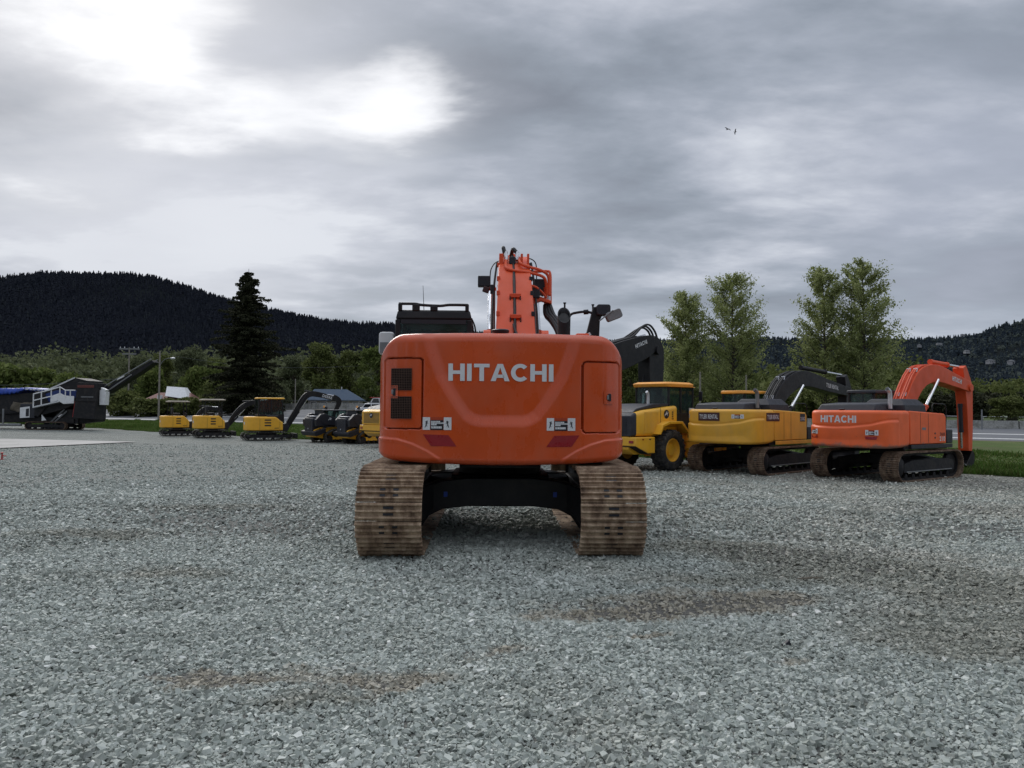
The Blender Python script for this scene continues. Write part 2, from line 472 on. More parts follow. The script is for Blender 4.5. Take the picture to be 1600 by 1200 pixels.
def trackmat(name, a, b, c_):
    m, t, p = base_mat(name)
    oc = t.new('ShaderNodeTexCoord').outputs['Object']
    n = t.noise(t.mapping(oc, scale=(2.0, 1, 1)), 4.5, 9, 0.68)
    col = t.ramp(n, [(0.32, a), (0.48, b), (0.60, c_), (0.74, tuple(k * 1.35 for k in c_))])
    t.l.new(col, p.inputs['Base Color'])
    p.inputs['Roughness'].default_value = 0.78; p.inputs['Metallic'].default_value = 0.1
    bb = t.new('ShaderNodeBump', ins={'Strength': 0.7, 'Distance': 0.012, 'Height': t.noise(oc, 45, 6, 0.7)})
    t.l.new(bb.outputs[0], p.inputs['Normal'])
    return m
M_['track'] = trackmat('rusty_muddy_track', (0.11, 0.066, 0.041), (0.30, 0.205, 0.135), (0.47, 0.355, 0.245))
M_['track_far'] = trackmat('rusty_brown_track', (0.06, 0.036, 0.024), (0.16, 0.105, 0.07), (0.25, 0.18, 0.125))
M_['belt'] = trackmat('dusty_rubber_track', (0.018, 0.018, 0.018), (0.035, 0.033, 0.030), (0.08, 0.07, 0.06))
# ------------------------------------------------------------------ ground materials
MUD = [(-1.55, 4.82, 0.85, 0.22, 4), (-2.0, 4.86, 0.28, 0.10, 0), (-0.75, 4.72, 0.35, 0.14, 20), (-0.12, 5.35, 0.36, 0.15, 25), (1.45, 6.75, 1.15, 0.46, 5), (0.7, 6.35, 0.7, 0.2, 10), (2.2, 6.9, 0.5, 0.2, 15), (1.0, 5.75, 0.22, 0.10, 30), (1.75, 5.2, 0.20, 0.12, 10)]
DARK = [(3.5, 8.2, 1.9, .80, -32), (2.6, 9.4, 1.2, .6, -10), (5.0, 6.9, 1.9, 1.0, -30), (3.6, 6.0, 1.4, .6, -20), (-5.3, 9.9, 1.4, .5, 8), (-3.2, 7.6, 1.0, .35, 5), (1.9, 7.6, 1.1, .4, 5), (-4.6, 12.6, 1.6, .6, 4), (-1.2, 4.4, .45, .2, 10), (3.4, 5.4, 1.0, .4, -15)]
def mudmask(t, pos, MUD=MUD, nf=3.2, na=1.9):
    wv = t.new('ShaderNodeVectorMath', operation='MULTIPLY_ADD'); t.l.new(t.noise(pos, 1.6, 5, 0.65, out='Color'), wv.inputs[0])
    wv.inputs[1].default_value = (1.3, 1.0, 0); 
    sh_ = t.new('ShaderNodeVectorMath', operation='SUBTRACT'); t.l.new(pos, sh_.inputs[0]); sh_.inputs[1].default_value = (0.65, 0.5, 0); t.l.new(sh_.outputs[0], wv.inputs[2])
    sp = t.new('ShaderNodeSeparateXYZ'); t.l.new(wv.outputs[0], sp.inputs[0])
    tot = None
    for cx, cy, sx, sy, a in MUD:
        c, s = math.cos(R(a)), math.sin(R(a))
        X = t.math('SUBTRACT', sp.outputs[0], cx); Y = t.math('SUBTRACT', sp.outputs[1], cy)
        u = t.math('ADD', t.math('MULTIPLY', X, c / sx), t.math('MULTIPLY', Y, s / sx))
        v = t.math('ADD', t.math('MULTIPLY', X, -s / sy), t.math('MULTIPLY', Y, c / sy))
        g = t.math('EXPONENT', t.math('MULTIPLY', t.math('ADD', t.math('MULTIPLY', u, u), t.math('MULTIPLY', v, v)), -1.0))
        tot = g if tot is None else t.math('ADD', tot, g)
    return t.math('ADD', tot, t.math('MULTIPLY', t.math('SUBTRACT', t.noise(pos, nf, 8, 0.75), 0.5), na))
STONE = [(0.0, (0.128, 0.143, 0.126)), (0.22, (0.265, 0.293, 0.260)), (0.55, (0.41, 0.452, 0.405)), (0.8, (0.55, 0.59, 0.54)), (0.93, (0.74, 0.76, 0.71)), (1.0, (0.9, 0.9, 0.86))]
def gravel_tint(t, pos, col, mud_amt):
    """large soft patches: cleaner blue-grey stone, browner disturbed stone, dried mud"""
    n = t.noise(pos, 0.35, 5, 0.6)
    sp = t.new('ShaderNodeSeparateXYZ'); t.l.new(pos, sp.inputs[0])
    br = t.math('ADD', t.math('MULTIPLY', sp.outputs[0], 0.035), t.math('MULTIPLY', t.math('SUBTRACT', n, 0.5), 1.5))
    c = t.mix(t.ramp(br, [(0.05, 0.0), (0.42, 0.75)]), col, t.mix(1.0, col, (0.98, 0.87, 0.80), 'MULTIPLY'))
    c = t.mix(t.ramp(t.noise(pos, 0.9, 6, 0.65), [(0.45, 0.0), (0.75, 0.5)]), c, t.mix(1.0, col, (0.70, 0.70, 0.68), 'MULTIPLY'))
    c = t.mix(t.ramp(mudmask(t, pos, DARK, 1.8, 1.6), [(0.40, 0.0), (1.0, 0.80)]), c, t.mix(1.0, col, (0.62, 0.57, 0.51), 'MULTIPLY'))
    c = t.mix(t.ramp(t.noise(t.mapping(pos, scale=(1, 2.2, 1), rot=(0, 0, R(12))), 0.55, 7, 0.7), [(0.50, 0.0), (0.66, 0.6)]), c, t.mix(1.0, col, (0.60, 0.60, 0.57), 'MULTIPLY'))
    m = t.ramp(mudmask(t, pos), [(0.38, 0.0), (1.05, mud_amt)])
    return t.mix(m, c, t.mix(t.noise(pos, 6, 4), (0.19, 0.16, 0.115), (0.40, 0.35, 0.26)))
# stones
mst, t, p = base_mat('crushed_stone')
at = t.new('ShaderNodeAttribute', attribute_name='rnd')
pos = t.new('ShaderNodeNewGeometry').outputs['Position']
c = t.ramp(at.outputs['Fac'], STONE)
c = t.mix(t.ramp(t.noise(pos, 55, 4, 0.6), [(0.35, 0.0), (0.7, 0.35)]), c, (0.40, 0.41, 0.40))
c = gravel_tint(t, pos, c, 0.75)
t.l.new(c, p.inputs['Base Color']); p.inputs['Roughness'].default_value = 0.72
p.inputs['Specular IOR Level'].default_value = 0.5
t.l.new(t.new('ShaderNodeBump', ins={'Strength': 0.5, 'Distance': 0.003, 'Height': t.noise(pos, 160, 4)}).outputs[0], p.inputs['Normal'])
M_['stone'] = mst
# gravel sheet
mg, t, p = base_mat('gravel_ground')
pos = t.new('ShaderNodeNewGeometry').outputs['Position']
wp = t.new('ShaderNodeVectorMath', operation='ADD'); t.l.new(pos, wp.inputs[0])
ns = t.new('ShaderNodeVectorMath', operation='SCALE'); t.l.new(t.noise(pos, 14, 3, out='Color'), ns.inputs[0]); ns.inputs[3].default_value = 0.03
t.l.new(ns.outputs[0], wp.inputs[1])
def voro(scale, feat='F1'):
    v = t.new('ShaderNodeTexVoronoi', feature=feat); v.inputs['Scale'].default_value = scale
    t.l.new(wp.outputs[0], v.inputs['Vector']); return v
v1 = voro(22); v2 = voro(41); v3 = voro(9)
sc = t.new('ShaderNodeSeparateColor'); t.l.new(v1.outputs['Color'], sc.inputs[0])
sc2 = t.new('ShaderNodeSeparateColor'); t.l.new(v2.outputs['Color'], sc2.inputs[0])
sc3 = t.new('ShaderNodeSeparateColor'); t.l.new(v3.outputs['Color'], sc3.inputs[0])
c = t.ramp(t.math('ADD', t.math('ADD', t.math('MULTIPLY', sc.outputs[0], 0.55), t.math('MULTIPLY', sc2.outputs[0], 0.25)), t.math('MULTIPLY', sc3.outputs[0], 0.22)), STONE)
c = gravel_tint(t, pos, c, 0.9)
# fine dust lanes on the compacted part of the yard, far off
lane = t.noise(t.mapping(pos, scale=(0.07, 0.45, 1), rot=(0, 0, R(-14))), 1.0, 6, 0.6)
c = t.mix(t.ramp(lane, [(0.50, 0.0), (0.66, 0.45)]), c, (0.30, 0.30, 0.285))
t.l.new(c, p.inputs['Base Color']); p.inputs['Roughness'].default_value = 0.85
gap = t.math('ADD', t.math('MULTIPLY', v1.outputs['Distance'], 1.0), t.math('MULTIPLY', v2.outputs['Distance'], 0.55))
c = t.mix(t.ramp(gap, [(0.50, 0.0), (0.95, 0.75)]), c, (0.085, 0.085, 0.078))  # painted shade: colour darkens towards cell edges like self-shadowed gaps
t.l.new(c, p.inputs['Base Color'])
# bed colour darkened under the near loose stones, painting shade into their gaps
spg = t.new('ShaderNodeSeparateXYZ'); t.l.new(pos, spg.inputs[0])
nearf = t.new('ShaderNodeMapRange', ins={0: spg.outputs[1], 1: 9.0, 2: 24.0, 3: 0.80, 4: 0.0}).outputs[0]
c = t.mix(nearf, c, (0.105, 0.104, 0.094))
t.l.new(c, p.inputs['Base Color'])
hgt = t.math('ADD', t.math('MULTIPLY', v1.outputs['Distance'], -1.0), t.math('MULTIPLY', v2.outputs['Distance'], -0.5))
hgt = t.math('ADD', hgt, t.math('MULTIPLY', sc.outputs[1], 0.5))
hgt = t.math('ADD', hgt, t.math('MULTIPLY', sc3.outputs[1], 0.5))
t.l.new(t.new('ShaderNodeBump', ins={'Strength': 1.0, 'Distance': 0.045, 'Height': hgt}).outputs[0], p.inputs['Normal'])
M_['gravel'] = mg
def groundmat(name, stops, scale=0.25, fine=9.0, bump=0.6, stretch=(1, 1, 1)):
    m, t, p = base_mat(name)
    pos = t.new('ShaderNodeNewGeometry').outputs['Position']
    a = t.noise(t.mapping(pos, scale=stretch), scale, 7, 0.65); b = t.noise(pos, fine, 5, 0.7)
    c = t.ramp(t.math('ADD', t.math('MULTIPLY', a, 0.7), t.math('MULTIPLY', b, 0.3)), stops)
    t.l.new(c, p.inputs['Base Color']); p.inputs['Roughness'].default_value = 0.9
    p.inputs['Specular IOR Level'].default_value = 0.2
    t.l.new(t.new('ShaderNodeBump', ins={'Strength': bump, 'Distance': 0.05, 'Height': t.noise(pos, fine * 1.5, 5, 0.7)}).outputs[0], p.inputs['Normal'])
    return m
M_['verge'] = groundmat('grass_turf', [(0.36, (0.11, 0.095, 0.05)), (0.46, (0.075, 0.092, 0.028)), (0.54, (0.062, 0.105, 0.020)), (0.64, (0.13, 0.13, 0.055))], 0.30, 2.2, 1.0)
M_['field'] = groundmat('far_grassland', [(0.35, (0.055, 0.070, 0.028)), (0.5, (0.062, 0.090, 0.030)), (0.65, (0.11, 0.12, 0.06))], 0.02, 0.6, 0.5)
M_['road'] = groundmat('worn_asphalt', [(0.35, (0.115, 0.12, 0.128)), (0.5, (0.15, 0.155, 0.165)), (0.65, (0.185, 0.19, 0.20))], 0.2, 30, 0.3, (0.3, 1, 1))
M_['concrete'] = groundmat('pale_concrete', [(0.3, (0.30, 0.29, 0.265)), (0.47, (0.45, 0.435, 0.41)), (0.7, (0.54, 0.52, 0.49))], 0.35, 8, 0.3)
M_['kerbdirt'] = groundmat('bare_earth', [(0.3, (0.07, 0.06, 0.045)), (0.6, (0.16, 0.14, 0.11))], 1.0, 12, 0.6)
M_['barrier'] = simple('weathered_concrete', (0.30, 0.30, 0.28), 0.85, var=0.2, dirt=(0.10, 0.10, 0.08), dirtamt=0.7, dscale=1.2)
M_['line'] = simple('road_line_paint', (0.55, 0.55, 0.53), 0.7, var=0.15)

def struct(name, me, mat):
    o = link(name, me, mat); o['kind'] = 'structure'; return o
def L1(x): return 41.5 - 0.86 * x + 0.5 * np.sin(np.asarray(x) * 0.45) + 0.25 * np.sin(np.asarray(x) * 1.7)
def L2(x): return 82.6 - 0.635 * x
def L3(x): return np.where(np.asarray(x) > -75, 102 + (66 - np.asarray(x, float)) * 0.447, 102 + 141 * 0.447 + (-75 - np.asarray(x, float)) * 0.60)
# yard: fine near the camera
def spread(dense0, dense1, step, far0, far1, grow=1.09):
    a = list(np.arange(dense0, dense1, step)); s = step; x = a[-1]
    while x < far1: s *= grow; x += s; a.append(x)
    s = step; x = a[0]; b = []
    while x > far0: s *= grow; x -= s; b.append(x)
    return np.array(b[::-1] + a)
xs = spread(-8, 9, 0.07, -72, 52); v = spread(2.0, 14, 0.06, -14, 96)
v = v[v < 95]
X, Y = np.meshgrid(xs, v, indexing='ij')
lim = L1(X) + 3.0
Yc = np.minimum(Y, lim)
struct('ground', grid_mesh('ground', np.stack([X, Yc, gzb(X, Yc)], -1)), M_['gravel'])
def strip(name, la, lb, dz, mat, x0, x1, nx, nv, crown=0.0):
    x = np.linspace(x0, x1, nx); q = np.linspace(0, 1, nv)
    X, Q = np.meshgrid(x, q, indexing='ij')
    Yy = la(X) * (1 - Q) + lb(X) * Q
    Z = gz(X, Yy) + dz + crown * np.sin(PI * Q) ** 0.3
    Z = np.where(Q == 0, Z - 0.06, Z)
    return struct(name, grid_mesh(name, np.stack([X, Yy, Z], -1)), mat)
strip('grass_verge', L1, lambda x: L2(x) + 0.6, 0.03, M_['verge'], -85, 55, 420, 60, crown=0.03)
strip('road', L2, lambda x: L3(x) + 3, 0.05, M_['road'], -160, 130, 300, 30)
strip('road_edge', lambda x: L2(x) - 0.5, lambda x: L2(x) + 0.15, 0.07, M_['kerbdirt'], -150, 120, 300, 3)
for k, (q, wid) in enumerate(((0.10, 0.35), (0.42, 0.3))):
    strip('road_marking', lambda x: L2(x) * (1 - q) + L3(x) * q, lambda x: L2(x) * (1 - q) + L3(x) * q + wid, 0.115, M_['line'], -120, 110, 300, 2)
strip('field', lambda x: L3(x) + 2.5, lambda x: 620 + 0 * x, 0.04, M_['field'], -700, 700, 240, 60)
# lower terrain all around, under everything
x = np.linspace(-3500, 3500, 90); X, Y = np.meshgrid(x, np.linspace(-1500, 4500, 80), indexing='ij')
struct('terrain', grid_mesh('terrain', np.stack([X, Y, np.full_like(X, -3.2)], -1)), M_['field'])
# concrete apron at the left
pts = [(0, 686.5), (0, 701.5), (130, 698), (212, 691.5), (150, 690)]
P0, P1, P2, P3, P4 = [G(a, b) for a, b in pts]
n = 40
rows = []
for k in range(n + 1):
    s = k / n
    far = Vector((P0.x + (P0.x - P3.x) * .5, P0.y + (P0.y - P3.y) * .5, 0)).lerp(Vector((P3.x, P3.y + .1, 0)), s)
    near = Vector((P1.x + (P1.x - P3.x) * .5, P1.y + (P1.y - P3.y) * .5, 0)).lerp(Vector((P3.x, P3.y - .1, 0)), s)
    rows.append([(q.x, q.y, float(gz(q.x, q.y)) + 0.05) for q in (near.lerp(far, j / 8) for j in range(9))])
struct('concrete_apron', grid_mesh('apron', np.array(rows)), M_['concrete'])

# ------------------------------------------------------------------ loose crushed stone near the camera
def stones(n, d0, d1, s0, s1, seed):
    r = np.random.default_rng(seed)
    y = np.sqrt(r.uniform(d0 * d0, d1 * d1, n)) if d1 < 20 else d0 + (d1 - d0) * r.uniform(0, 1, n) ** 2.1
    x = r.uniform(-1, 1, n) * (0.80 * y + 0.7)
    # denser and sparser drifts
    dr = np.sin(x * .9 + 1.7 * np.sin(y * .5)) * np.sin(y * 1.1 + x * .3)
    size = s0 + (s1 - s0) * r.beta(1.6, 3.4, n)
    keep = np.ones(n, bool)
    muddy = np.zeros(n)
    for cx, cy, sx, sy, a in MUD:
        c_, s_ = math.cos(R(a)), math.sin(R(a))
        u = ((x - cx) * c_ + (y - cy) * s_) / sx; v_ = (-(x - cx) * s_ + (y - cy) * c_) / sy
        muddy += np.exp(-u * u - v_ * v_)
    keep &= (r.uniform(0, 1, n) < 0.80 + 0.5 * dr) | (y < 8)
    keep &= y < L1(x) - .5
    keep &= r.uniform(0, 1, n) > 0.75 * np.clip(muddy - 0.25, 0, 1)
    x, y, size, muddy = x[keep], y[keep], size[keep], muddy[keep]; n = len(x)
    cube = np.array([(sx, sy, sz) for sz in (-1, 1) for sy in (-1, 1) for sx in (-1, 1)], float)
    V = np.repeat(cube[None], n, 0) * np.array([1, .8, .6])
    V[:, 4:, :2] *= r.uniform(0.45, 0.95, (n, 1, 2))
    V += r.normal(0, 0.24, V.shape) * np.array([1, 1, .6])
    V *= size[:, None, None] * r.uniform(0.75, 1.3, (n, 1, 3))
    a = r.uniform(0, 2 * PI, n); tx = r.normal(0, 0.34, n); ty = r.normal(0, 0.34, n)
    def rot(V, i, j, a):
        c_, s_ = np.cos(a)[:, None], np.sin(a)[:, None]
        A, B = V[:, :, i].copy(), V[:, :, j].copy()
        V[:, :, i] = A * c_ - B * s_; V[:, :, j] = A * s_ + B * c_
    rot(V, 1, 2, tx); rot(V, 0, 2, ty); rot(V, 0, 1, a)
    z = gzb(x, y) + size * r.uniform(-0.35, 1.15, n) * (1 - 0.6 * np.clip(muddy, 0, 1))
    V += np.stack([x, y, z], -1)[:, None]
    Q = np.array([(0, 2, 3, 1), (4, 5, 7, 6), (0, 1, 5, 4), (1, 3, 7, 5), (3, 2, 6, 7), (2, 0, 4, 6)])
    F = (Q[None] + (np.arange(n) * 8)[:, None, None]).reshape(-1, 4)
    return V.reshape(-1, 3), F, np.repeat(r.beta(2.2, 2.6, n), 8)
vs, fs, at_ = [], [], []; off = 0
for (n, d0, d1, s0, s1, sd_) in ((60000, 2.7, 6.5, 0.005, 0.012, 9), (80000, 2.7, 6.2, 0.007, 0.024, 1), (100000, 6.0, 10.0, 0.009, 0.027, 2), (80000, 9.5, 17.0, 0.013, 0.036, 3), (90000, 15.0, 46.0, 0.014, 0.042, 4)):
    V_, F_, A_ = stones(n, d0, d1, s0, s1, sd_)
    vs.append(V_); fs.append(F_ + off); at_.append(A_); off += len(V_)
go = link('gravel', np_mesh('gravel', np.concatenate(vs), np.concatenate(fs), False, {'rnd': np.concatenate(at_)}), M_['stone'])
tag(go, 'loose blue-grey crushed stone scattered over the yard', 'gravel', kind='stuff')

# ------------------------------------------------------------------ grass blades on the verge
def blades(n, seed):
    r = np.random.default_rng(seed)
    x = r.uniform(-58, 26, n); q = r.uniform(0, 1, n) ** 1.4
    y = L1(x) + 0.1 + q * (L2(x) - L1(x)) * 0.97
    h = r.uniform(0.05, 0.20, n) * (0.6 + 0.9 * (np.sin(x * 0.7) * np.sin(y * 0.45 + x) > 0.2)); wd = r.uniform(0.02, 0.05, n) * (1 + q)
    a = r.uniform(0, 2 * PI, n); lean = r.normal(0, 0.09, (n, 2))
    z = gz(x, y) + 0.03
    b = np.stack([x, y, z], -1); dxy = np.stack([np.cos(a) * wd, np.sin(a) * wd, np.zeros(n)], -1)
    tip = b + np.stack([lean[:, 0], lean[:, 1], h], -1)
    V = np.stack([b - dxy, b + dxy, tip], 1).reshape(-1, 3)
    return V, np.arange(n * 3).reshape(-1, 3), np.repeat(r.uniform(0, 1, n), 3)
def leafmat(name, stops, trans=0.25, big=0.12):
    m, t, p = base_mat(name)
    at = t.new('ShaderNodeAttribute', attribute_name='rnd')
    oc = t.new('ShaderNodeTexCoord').outputs['Object']
    f = t.math('ADD', t.math('MULTIPLY', at.outputs['Fac'], 0.6), t.math('MULTIPLY', t.noise(oc, big, 4, 0.6), 0.4))
    c = t.ramp(f, stops)
    p.inputs['Roughness'].default_value = 0.75 if trans else 1.0; p.inputs['Specular IOR Level'].default_value = 0.1 if trans else 0.0
    t.l.new(c, p.inputs['Base Color'])
    tr = t.new('ShaderNodeBsdfTranslucent'); t.l.new(c, tr.inputs[0])
    mx = t.new('ShaderNodeMixShader'); mx.inputs[0].default_value = trans
    t.l.new(p.outputs[0], mx.inputs[1]); t.l.new(tr.outputs[0], mx.inputs[2])
    t.l.new(mx.outputs[0], t.n['Material Output'].inputs['Surface'])
    return m
M_['blade'] = leafmat('grass_blades', [(0.2, (0.055, 0.075, 0.02)), (0.5, (0.06, 0.13, 0.02)), (0.8, (0.13, 0.15, 0.05))], 0.3)
V_, F_, A_ = blades(300000, 5)
tag(link('grass', np_mesh('grass', V_, F_, False, {'rnd': A_}), M_['blade']), 'short green grass on the verge between the gravel yard and the road', 'grass', kind='stuff')

# ------------------------------------------------------------------ hills
PROF = [(-1700, 634), (-1100, 590), (-500, 470), (-300, 445), (-120, 440), (0, 436), (60, 429), (120, 430), (200, 431), (240, 436), (280, 447), (330, 464), (400, 484), (450, 493), (500, 503), (560, 508), (600, 509), (700, 517), (900, 532), (1000, 532), (1060, 534), (1200, 530), (1300, 531), (1400, 532), (1440, 530), (1500, 527), (1525, 527), (1560, 512), (1600, 504), (1660, 494), (1750, 480), (1900, 470), (2100, 490), (2600, 560), (3200, 632)]
pp = np.array(PROF, float)
def ridge(px): 
    px = np.asarray(px, float)
    y = np.interp(px, pp[:, 0], pp[:, 1])
    # the photo is rolled a little: undo it so that the hill itself stands level
    return y - (px - 800) * math.tan(R(0.43))
def ridge_depth(px): return 1500 + 800 * sst(620, 1080, px)
def hillz(px, Yd):
    px = np.asarray(px, float); Yd = np.asarray(Yd, float)
    RD = ridge_depth(px); zr = CAMZ + (638 - ridge(px)) / FOC * RD
    base = 2.0; y0 = 520 + 0 * px
    s = np.clip((Yd - y0) / (RD - y0), 0, 1.6)
    up = base + (zr - base) * (0.22 * s + 0.78 * s ** 1.7)
    X = (px - 800) / FOC * Yd
    up = up + 9 * np.sin(X / 95.0 + 1) * np.sin(Yd / 120.0) * np.clip(4 * s * (1 - s), 0, 1)
    dn = zr - (s - 1) * 160
    return np.where(s <= 1, up, dn)
pxs = np.linspace(-1700, 3200, 560); ys = np.concatenate([np.linspace(520, 1500, 46), np.linspace(1530, 2900, 40)])
PX, YY = np.meshgrid(pxs, ys, indexing='ij')
M_['hill'] = groundmat('wooded_hillside_floor', [(0.35, (0.009, 0.011, 0.013)), (0.55, (0.014, 0.017, 0.018)), (0.7, (0.024, 0.028, 0.026))], 0.01, 0.08, 0.4)
M_['hill'].node_tree.nodes['Principled BSDF'].inputs['Specular IOR Level'].default_value = 0.0
struct('hills', grid_mesh('hills', np.stack([(PX - 800) / FOC * YY, YY, hillz(PX, YY)], -1)), M_['hill'])
def forest(n, seed, p0, p1, f0, f1, hh, broad=0.0):
    r = np.random.default_rng(seed)
    px = r.uniform(p0, p1, n); RD = ridge_depth(px)
    s = r.uniform(f0, f1, n) ** 0.8
    Yd = 520 + (RD - 520) * s
    X = (px - 800) / FOC * Yd; Z = hillz(px, Yd) - 1.0
    h = r.uniform(*hh, n) * (0.8 + 0.35 * np.sin(X / 60) * np.sin(Yd / 80)); rad = h * r.uniform(0.17, 0.27, n)
    isb = r.uniform(0, 1, n) < broad
    h = np.where(isb, h * 0.7, h); rad = np.where(isb, h * 0.45, rad)
    K = 6
    rings = [(0.10, 1.0), (0.42, 0.62), (0.46, 0.80), (0.74, 0.30), (0.76, 0.44), (1.0, 0.015)]
    ringb = [(0.15, 0.6), (0.35, 1.0), (0.6, 1.0), (0.8, 0.75), (0.93, 0.4), (1.0, 0.05)]
    V = np.zeros((n, len(rings), K, 3))
    ph = r.uniform(0, 2 * PI, n)
    for i in range(len(rings)):
        hh_ = np.where(isb, ringb[i][0], rings[i][0]); rr_ = np.where(isb, ringb[i][1], rings[i][1])
        for k in range(K):
            a = ph + 2 * PI * k / K + i * 0.5
            jr = rad * rr_ * r.uniform(0.65, 1.3, n)
            V[:, i, k, 0] = X + np.cos(a) * jr; V[:, i, k, 1] = Yd + np.sin(a) * jr
            V[:, i, k, 2] = Z + h * hh_ + r.normal(0, 0.03, n) * h * (i < 5)
    F = []
    for i in range(len(rings) - 1):
        for k in range(K):
            F.append((i * K + k, i * K + (k + 1) % K, (i + 1) * K + (k + 1) % K, (i + 1) * K + k))
    F = (np.array(F)[None] + (np.arange(n) * len(rings) * K)[:, None, None]).reshape(-1, 4)
    A = np.repeat(np.clip(r.normal(0.4, 0.2, n) + 0.4 * isb, 0, 1), len(rings) * K)
    return np_mesh('forest', V.reshape(-1, 3), F, False, {'rnd': A})
M_['conifers'] = leafmat('conifer_forest', [(0.2, (0.015, 0.018, 0.025)), (0.5, (0.025, 0.028, 0.037)), (0.8, (0.038, 0.044, 0.048))], 0.0, 0.01)  # needle colour tinted blue in place of thin haze
M_['mixedwood'] = leafmat('mixed_forest', [(0.2, (0.024, 0.032, 0.043)), (0.5, (0.038, 0.050, 0.060)), (0.8, (0.075, 0.088, 0.076))], 0.0, 0.01)  # distance haze is put into these bluish leaf colours
tag(link('conifer_forest', forest(46000, 11, -560, 760, 0.02, 1.03, (9, 16)), M_['conifers']), 'dark conifer forest covering the long hill on the left', 'forest', kind='stuff')
tag(link('hillside_forest', forest(21000, 12, 740, 2150, 0.05, 1.03, (11, 19), 0.35), M_['mixedwood']), 'dark mixed woodland covering the lower hills on the right', 'forest', kind='stuff')

# ------------------------------------------------------------------ trees
def leafquads(cs, size, r, flat=0.0, jitter=0.35):
    n = len(cs)
    a = r.normal(0, 1, (n, 3)); a /= np.linalg.norm(a, axis=1)[:, None]
    b = r.normal(0, 1, (n, 3)); b -= a * (a * b).sum(1)[:, None]; b /= np.linalg.norm(b, axis=1)[:, None]
    sz = size * r.uniform(1 - jitter, 1 + jitter, n)[:, None]
    a = a * sz * 0.65; b = b * sz
    V = np.stack([cs - b, cs - a * .9 + b * 0.1, cs + b, cs + a * .9 - b * .1], 1)
    return V.reshape(-1, 3), np.arange(n * 4).reshape(-1, 4)
def leaf_mesh(name, cs, size, r, tone=None):
    V, F = leafquads(cs, size, r)
    A = r.uniform(0, 1, len(cs)) if tone is None else tone
    return np_mesh(name, V, F, False, {'rnd': np.repeat(A, 4)})
M_['bark'] = simple('bark', (0.07, 0.058, 0.045), 0.9, var=0.3, scale=3, bump=0.8, bscale=12)
M_['poplar_leaf'] = leafmat('young_poplar_leaves', [(0.2, (0.17, 0.20, 0.07)), (0.5, (0.28, 0.32, 0.12)), (0.8, (0.45, 0.47, 0.24))], 0.5)
M_['leaf_mid'] = leafmat('green_leaves', [(0.2, (0.068, 0.082, 0.030)), (0.5, (0.115, 0.14, 0.042)), (0.8, (0.20, 0.215, 0.080))], 0.3)
M_['leaf_bright'] = leafmat('fresh_green_leaves', [(0.2, (0.065, 0.090, 0.024)), (0.5, (0.115, 0.15, 0.040)), (0.8, (0.20, 0.23, 0.08))], 0.3)
M_['leaf_grey'] = leafmat('grey_green_leaves', [(0.2, (0.066, 0.078, 0.042)), (0.5, (0.11, 0.128, 0.066)), (0.8, (0.18, 0.20, 0.11))], 0.3)
M_['needles'] = leafmat('dark_needles', [(0.2, (0.018, 0.021, 0.012)), (0.5, (0.034, 0.038, 0.020)), (0.8, (0.068, 0.068, 0.038))], 0.1)
def poplar(h, rad, seed, nb=130, leaves=20000, lsize=0.16, mat='poplar_leaf', low=0.10, lean=0.6):
    r = np.random.default_rng(seed); trunk = MB()
    tp = [(0, 0, 0), (0.1, 0, h * .3), (r.normal(0, .15), .1, h * .65), (r.normal(0, .25), 0, h * 0.99)]
    trunk.tube(tp, 0, n=8, sub=5, radii=(h * 0.014, 0.03))
    def tx(z): 
        q = z / h; return np.array([np.interp(q, [0, .3, .65, 1], [p[0] for p in tp]), np.interp(q, [0, .3, .65, 1], [p[1] for p in tp]), z])
    cs = []
    prof = lambda q: np.interp(q, [0, .1, .3, .5, .7, .85, .95, 1], [.5, .85, 1.0, .96, .76, .54, .32, .12])
    for k in range(nb):
        q = low + (0.97 - low) * (k + r.uniform(0, 1)) / nb
        b0 = tx(q * h); az = r.uniform(0, 2 * PI)
        ln = rad * prof(q) * r.uniform(0.55, 1.25); up = ln * r.uniform(0.7, 1.5) * lean
        e = b0 + np.array([math.cos(az) * ln, math.sin(az) * ln, up])
        m = (b0 + e) / 2 - np.array([0, 0, up * 0.10])
        trunk.tube([b0, m, e], 0, n=4, sub=2, radii=(0.012 * h * (1.05 - q) * 0.5 + .015, 0.012))
        nt = int(leaves / nb * (0.4 + 1.2 * ln / rad))
        s = r.uniform(0.15, 1.08, nt) ** 0.7
        base = b0[None] * (1 - s)[:, None] ** 2 + 2 * (s * (1 - s))[:, None] * m[None] + (s ** 2)[:, None] * e[None]
        # small twigs rising from the limb
        nw = 9; tw = r.normal(0, 0.55, (nw, 3)) * np.array([1, 1, 1.3]) + np.array([0, 0, .5]); w_ = r.integers(0, nw, nt)
        cs.append(base + tw[w_] * r.uniform(0, 1.0, nt)[:, None] * (0.5 + ln * 0.16) + r.normal(0, 0.12, (nt, 3)))
    cs = np.concatenate(cs); cs[:, 2] = np.minimum(cs[:, 2], h * 1.02 + r.normal(0, .2, len(cs)))
    clump = np.sin(cs[:, 0] * 1.1 + seed) * np.sin(cs[:, 2] * 0.9) * 0.15
    return trunk, leaf_mesh('crown', cs, lsize, r, np.clip(r.uniform(0.1, .9, len(cs)) + clump, 0, 1))
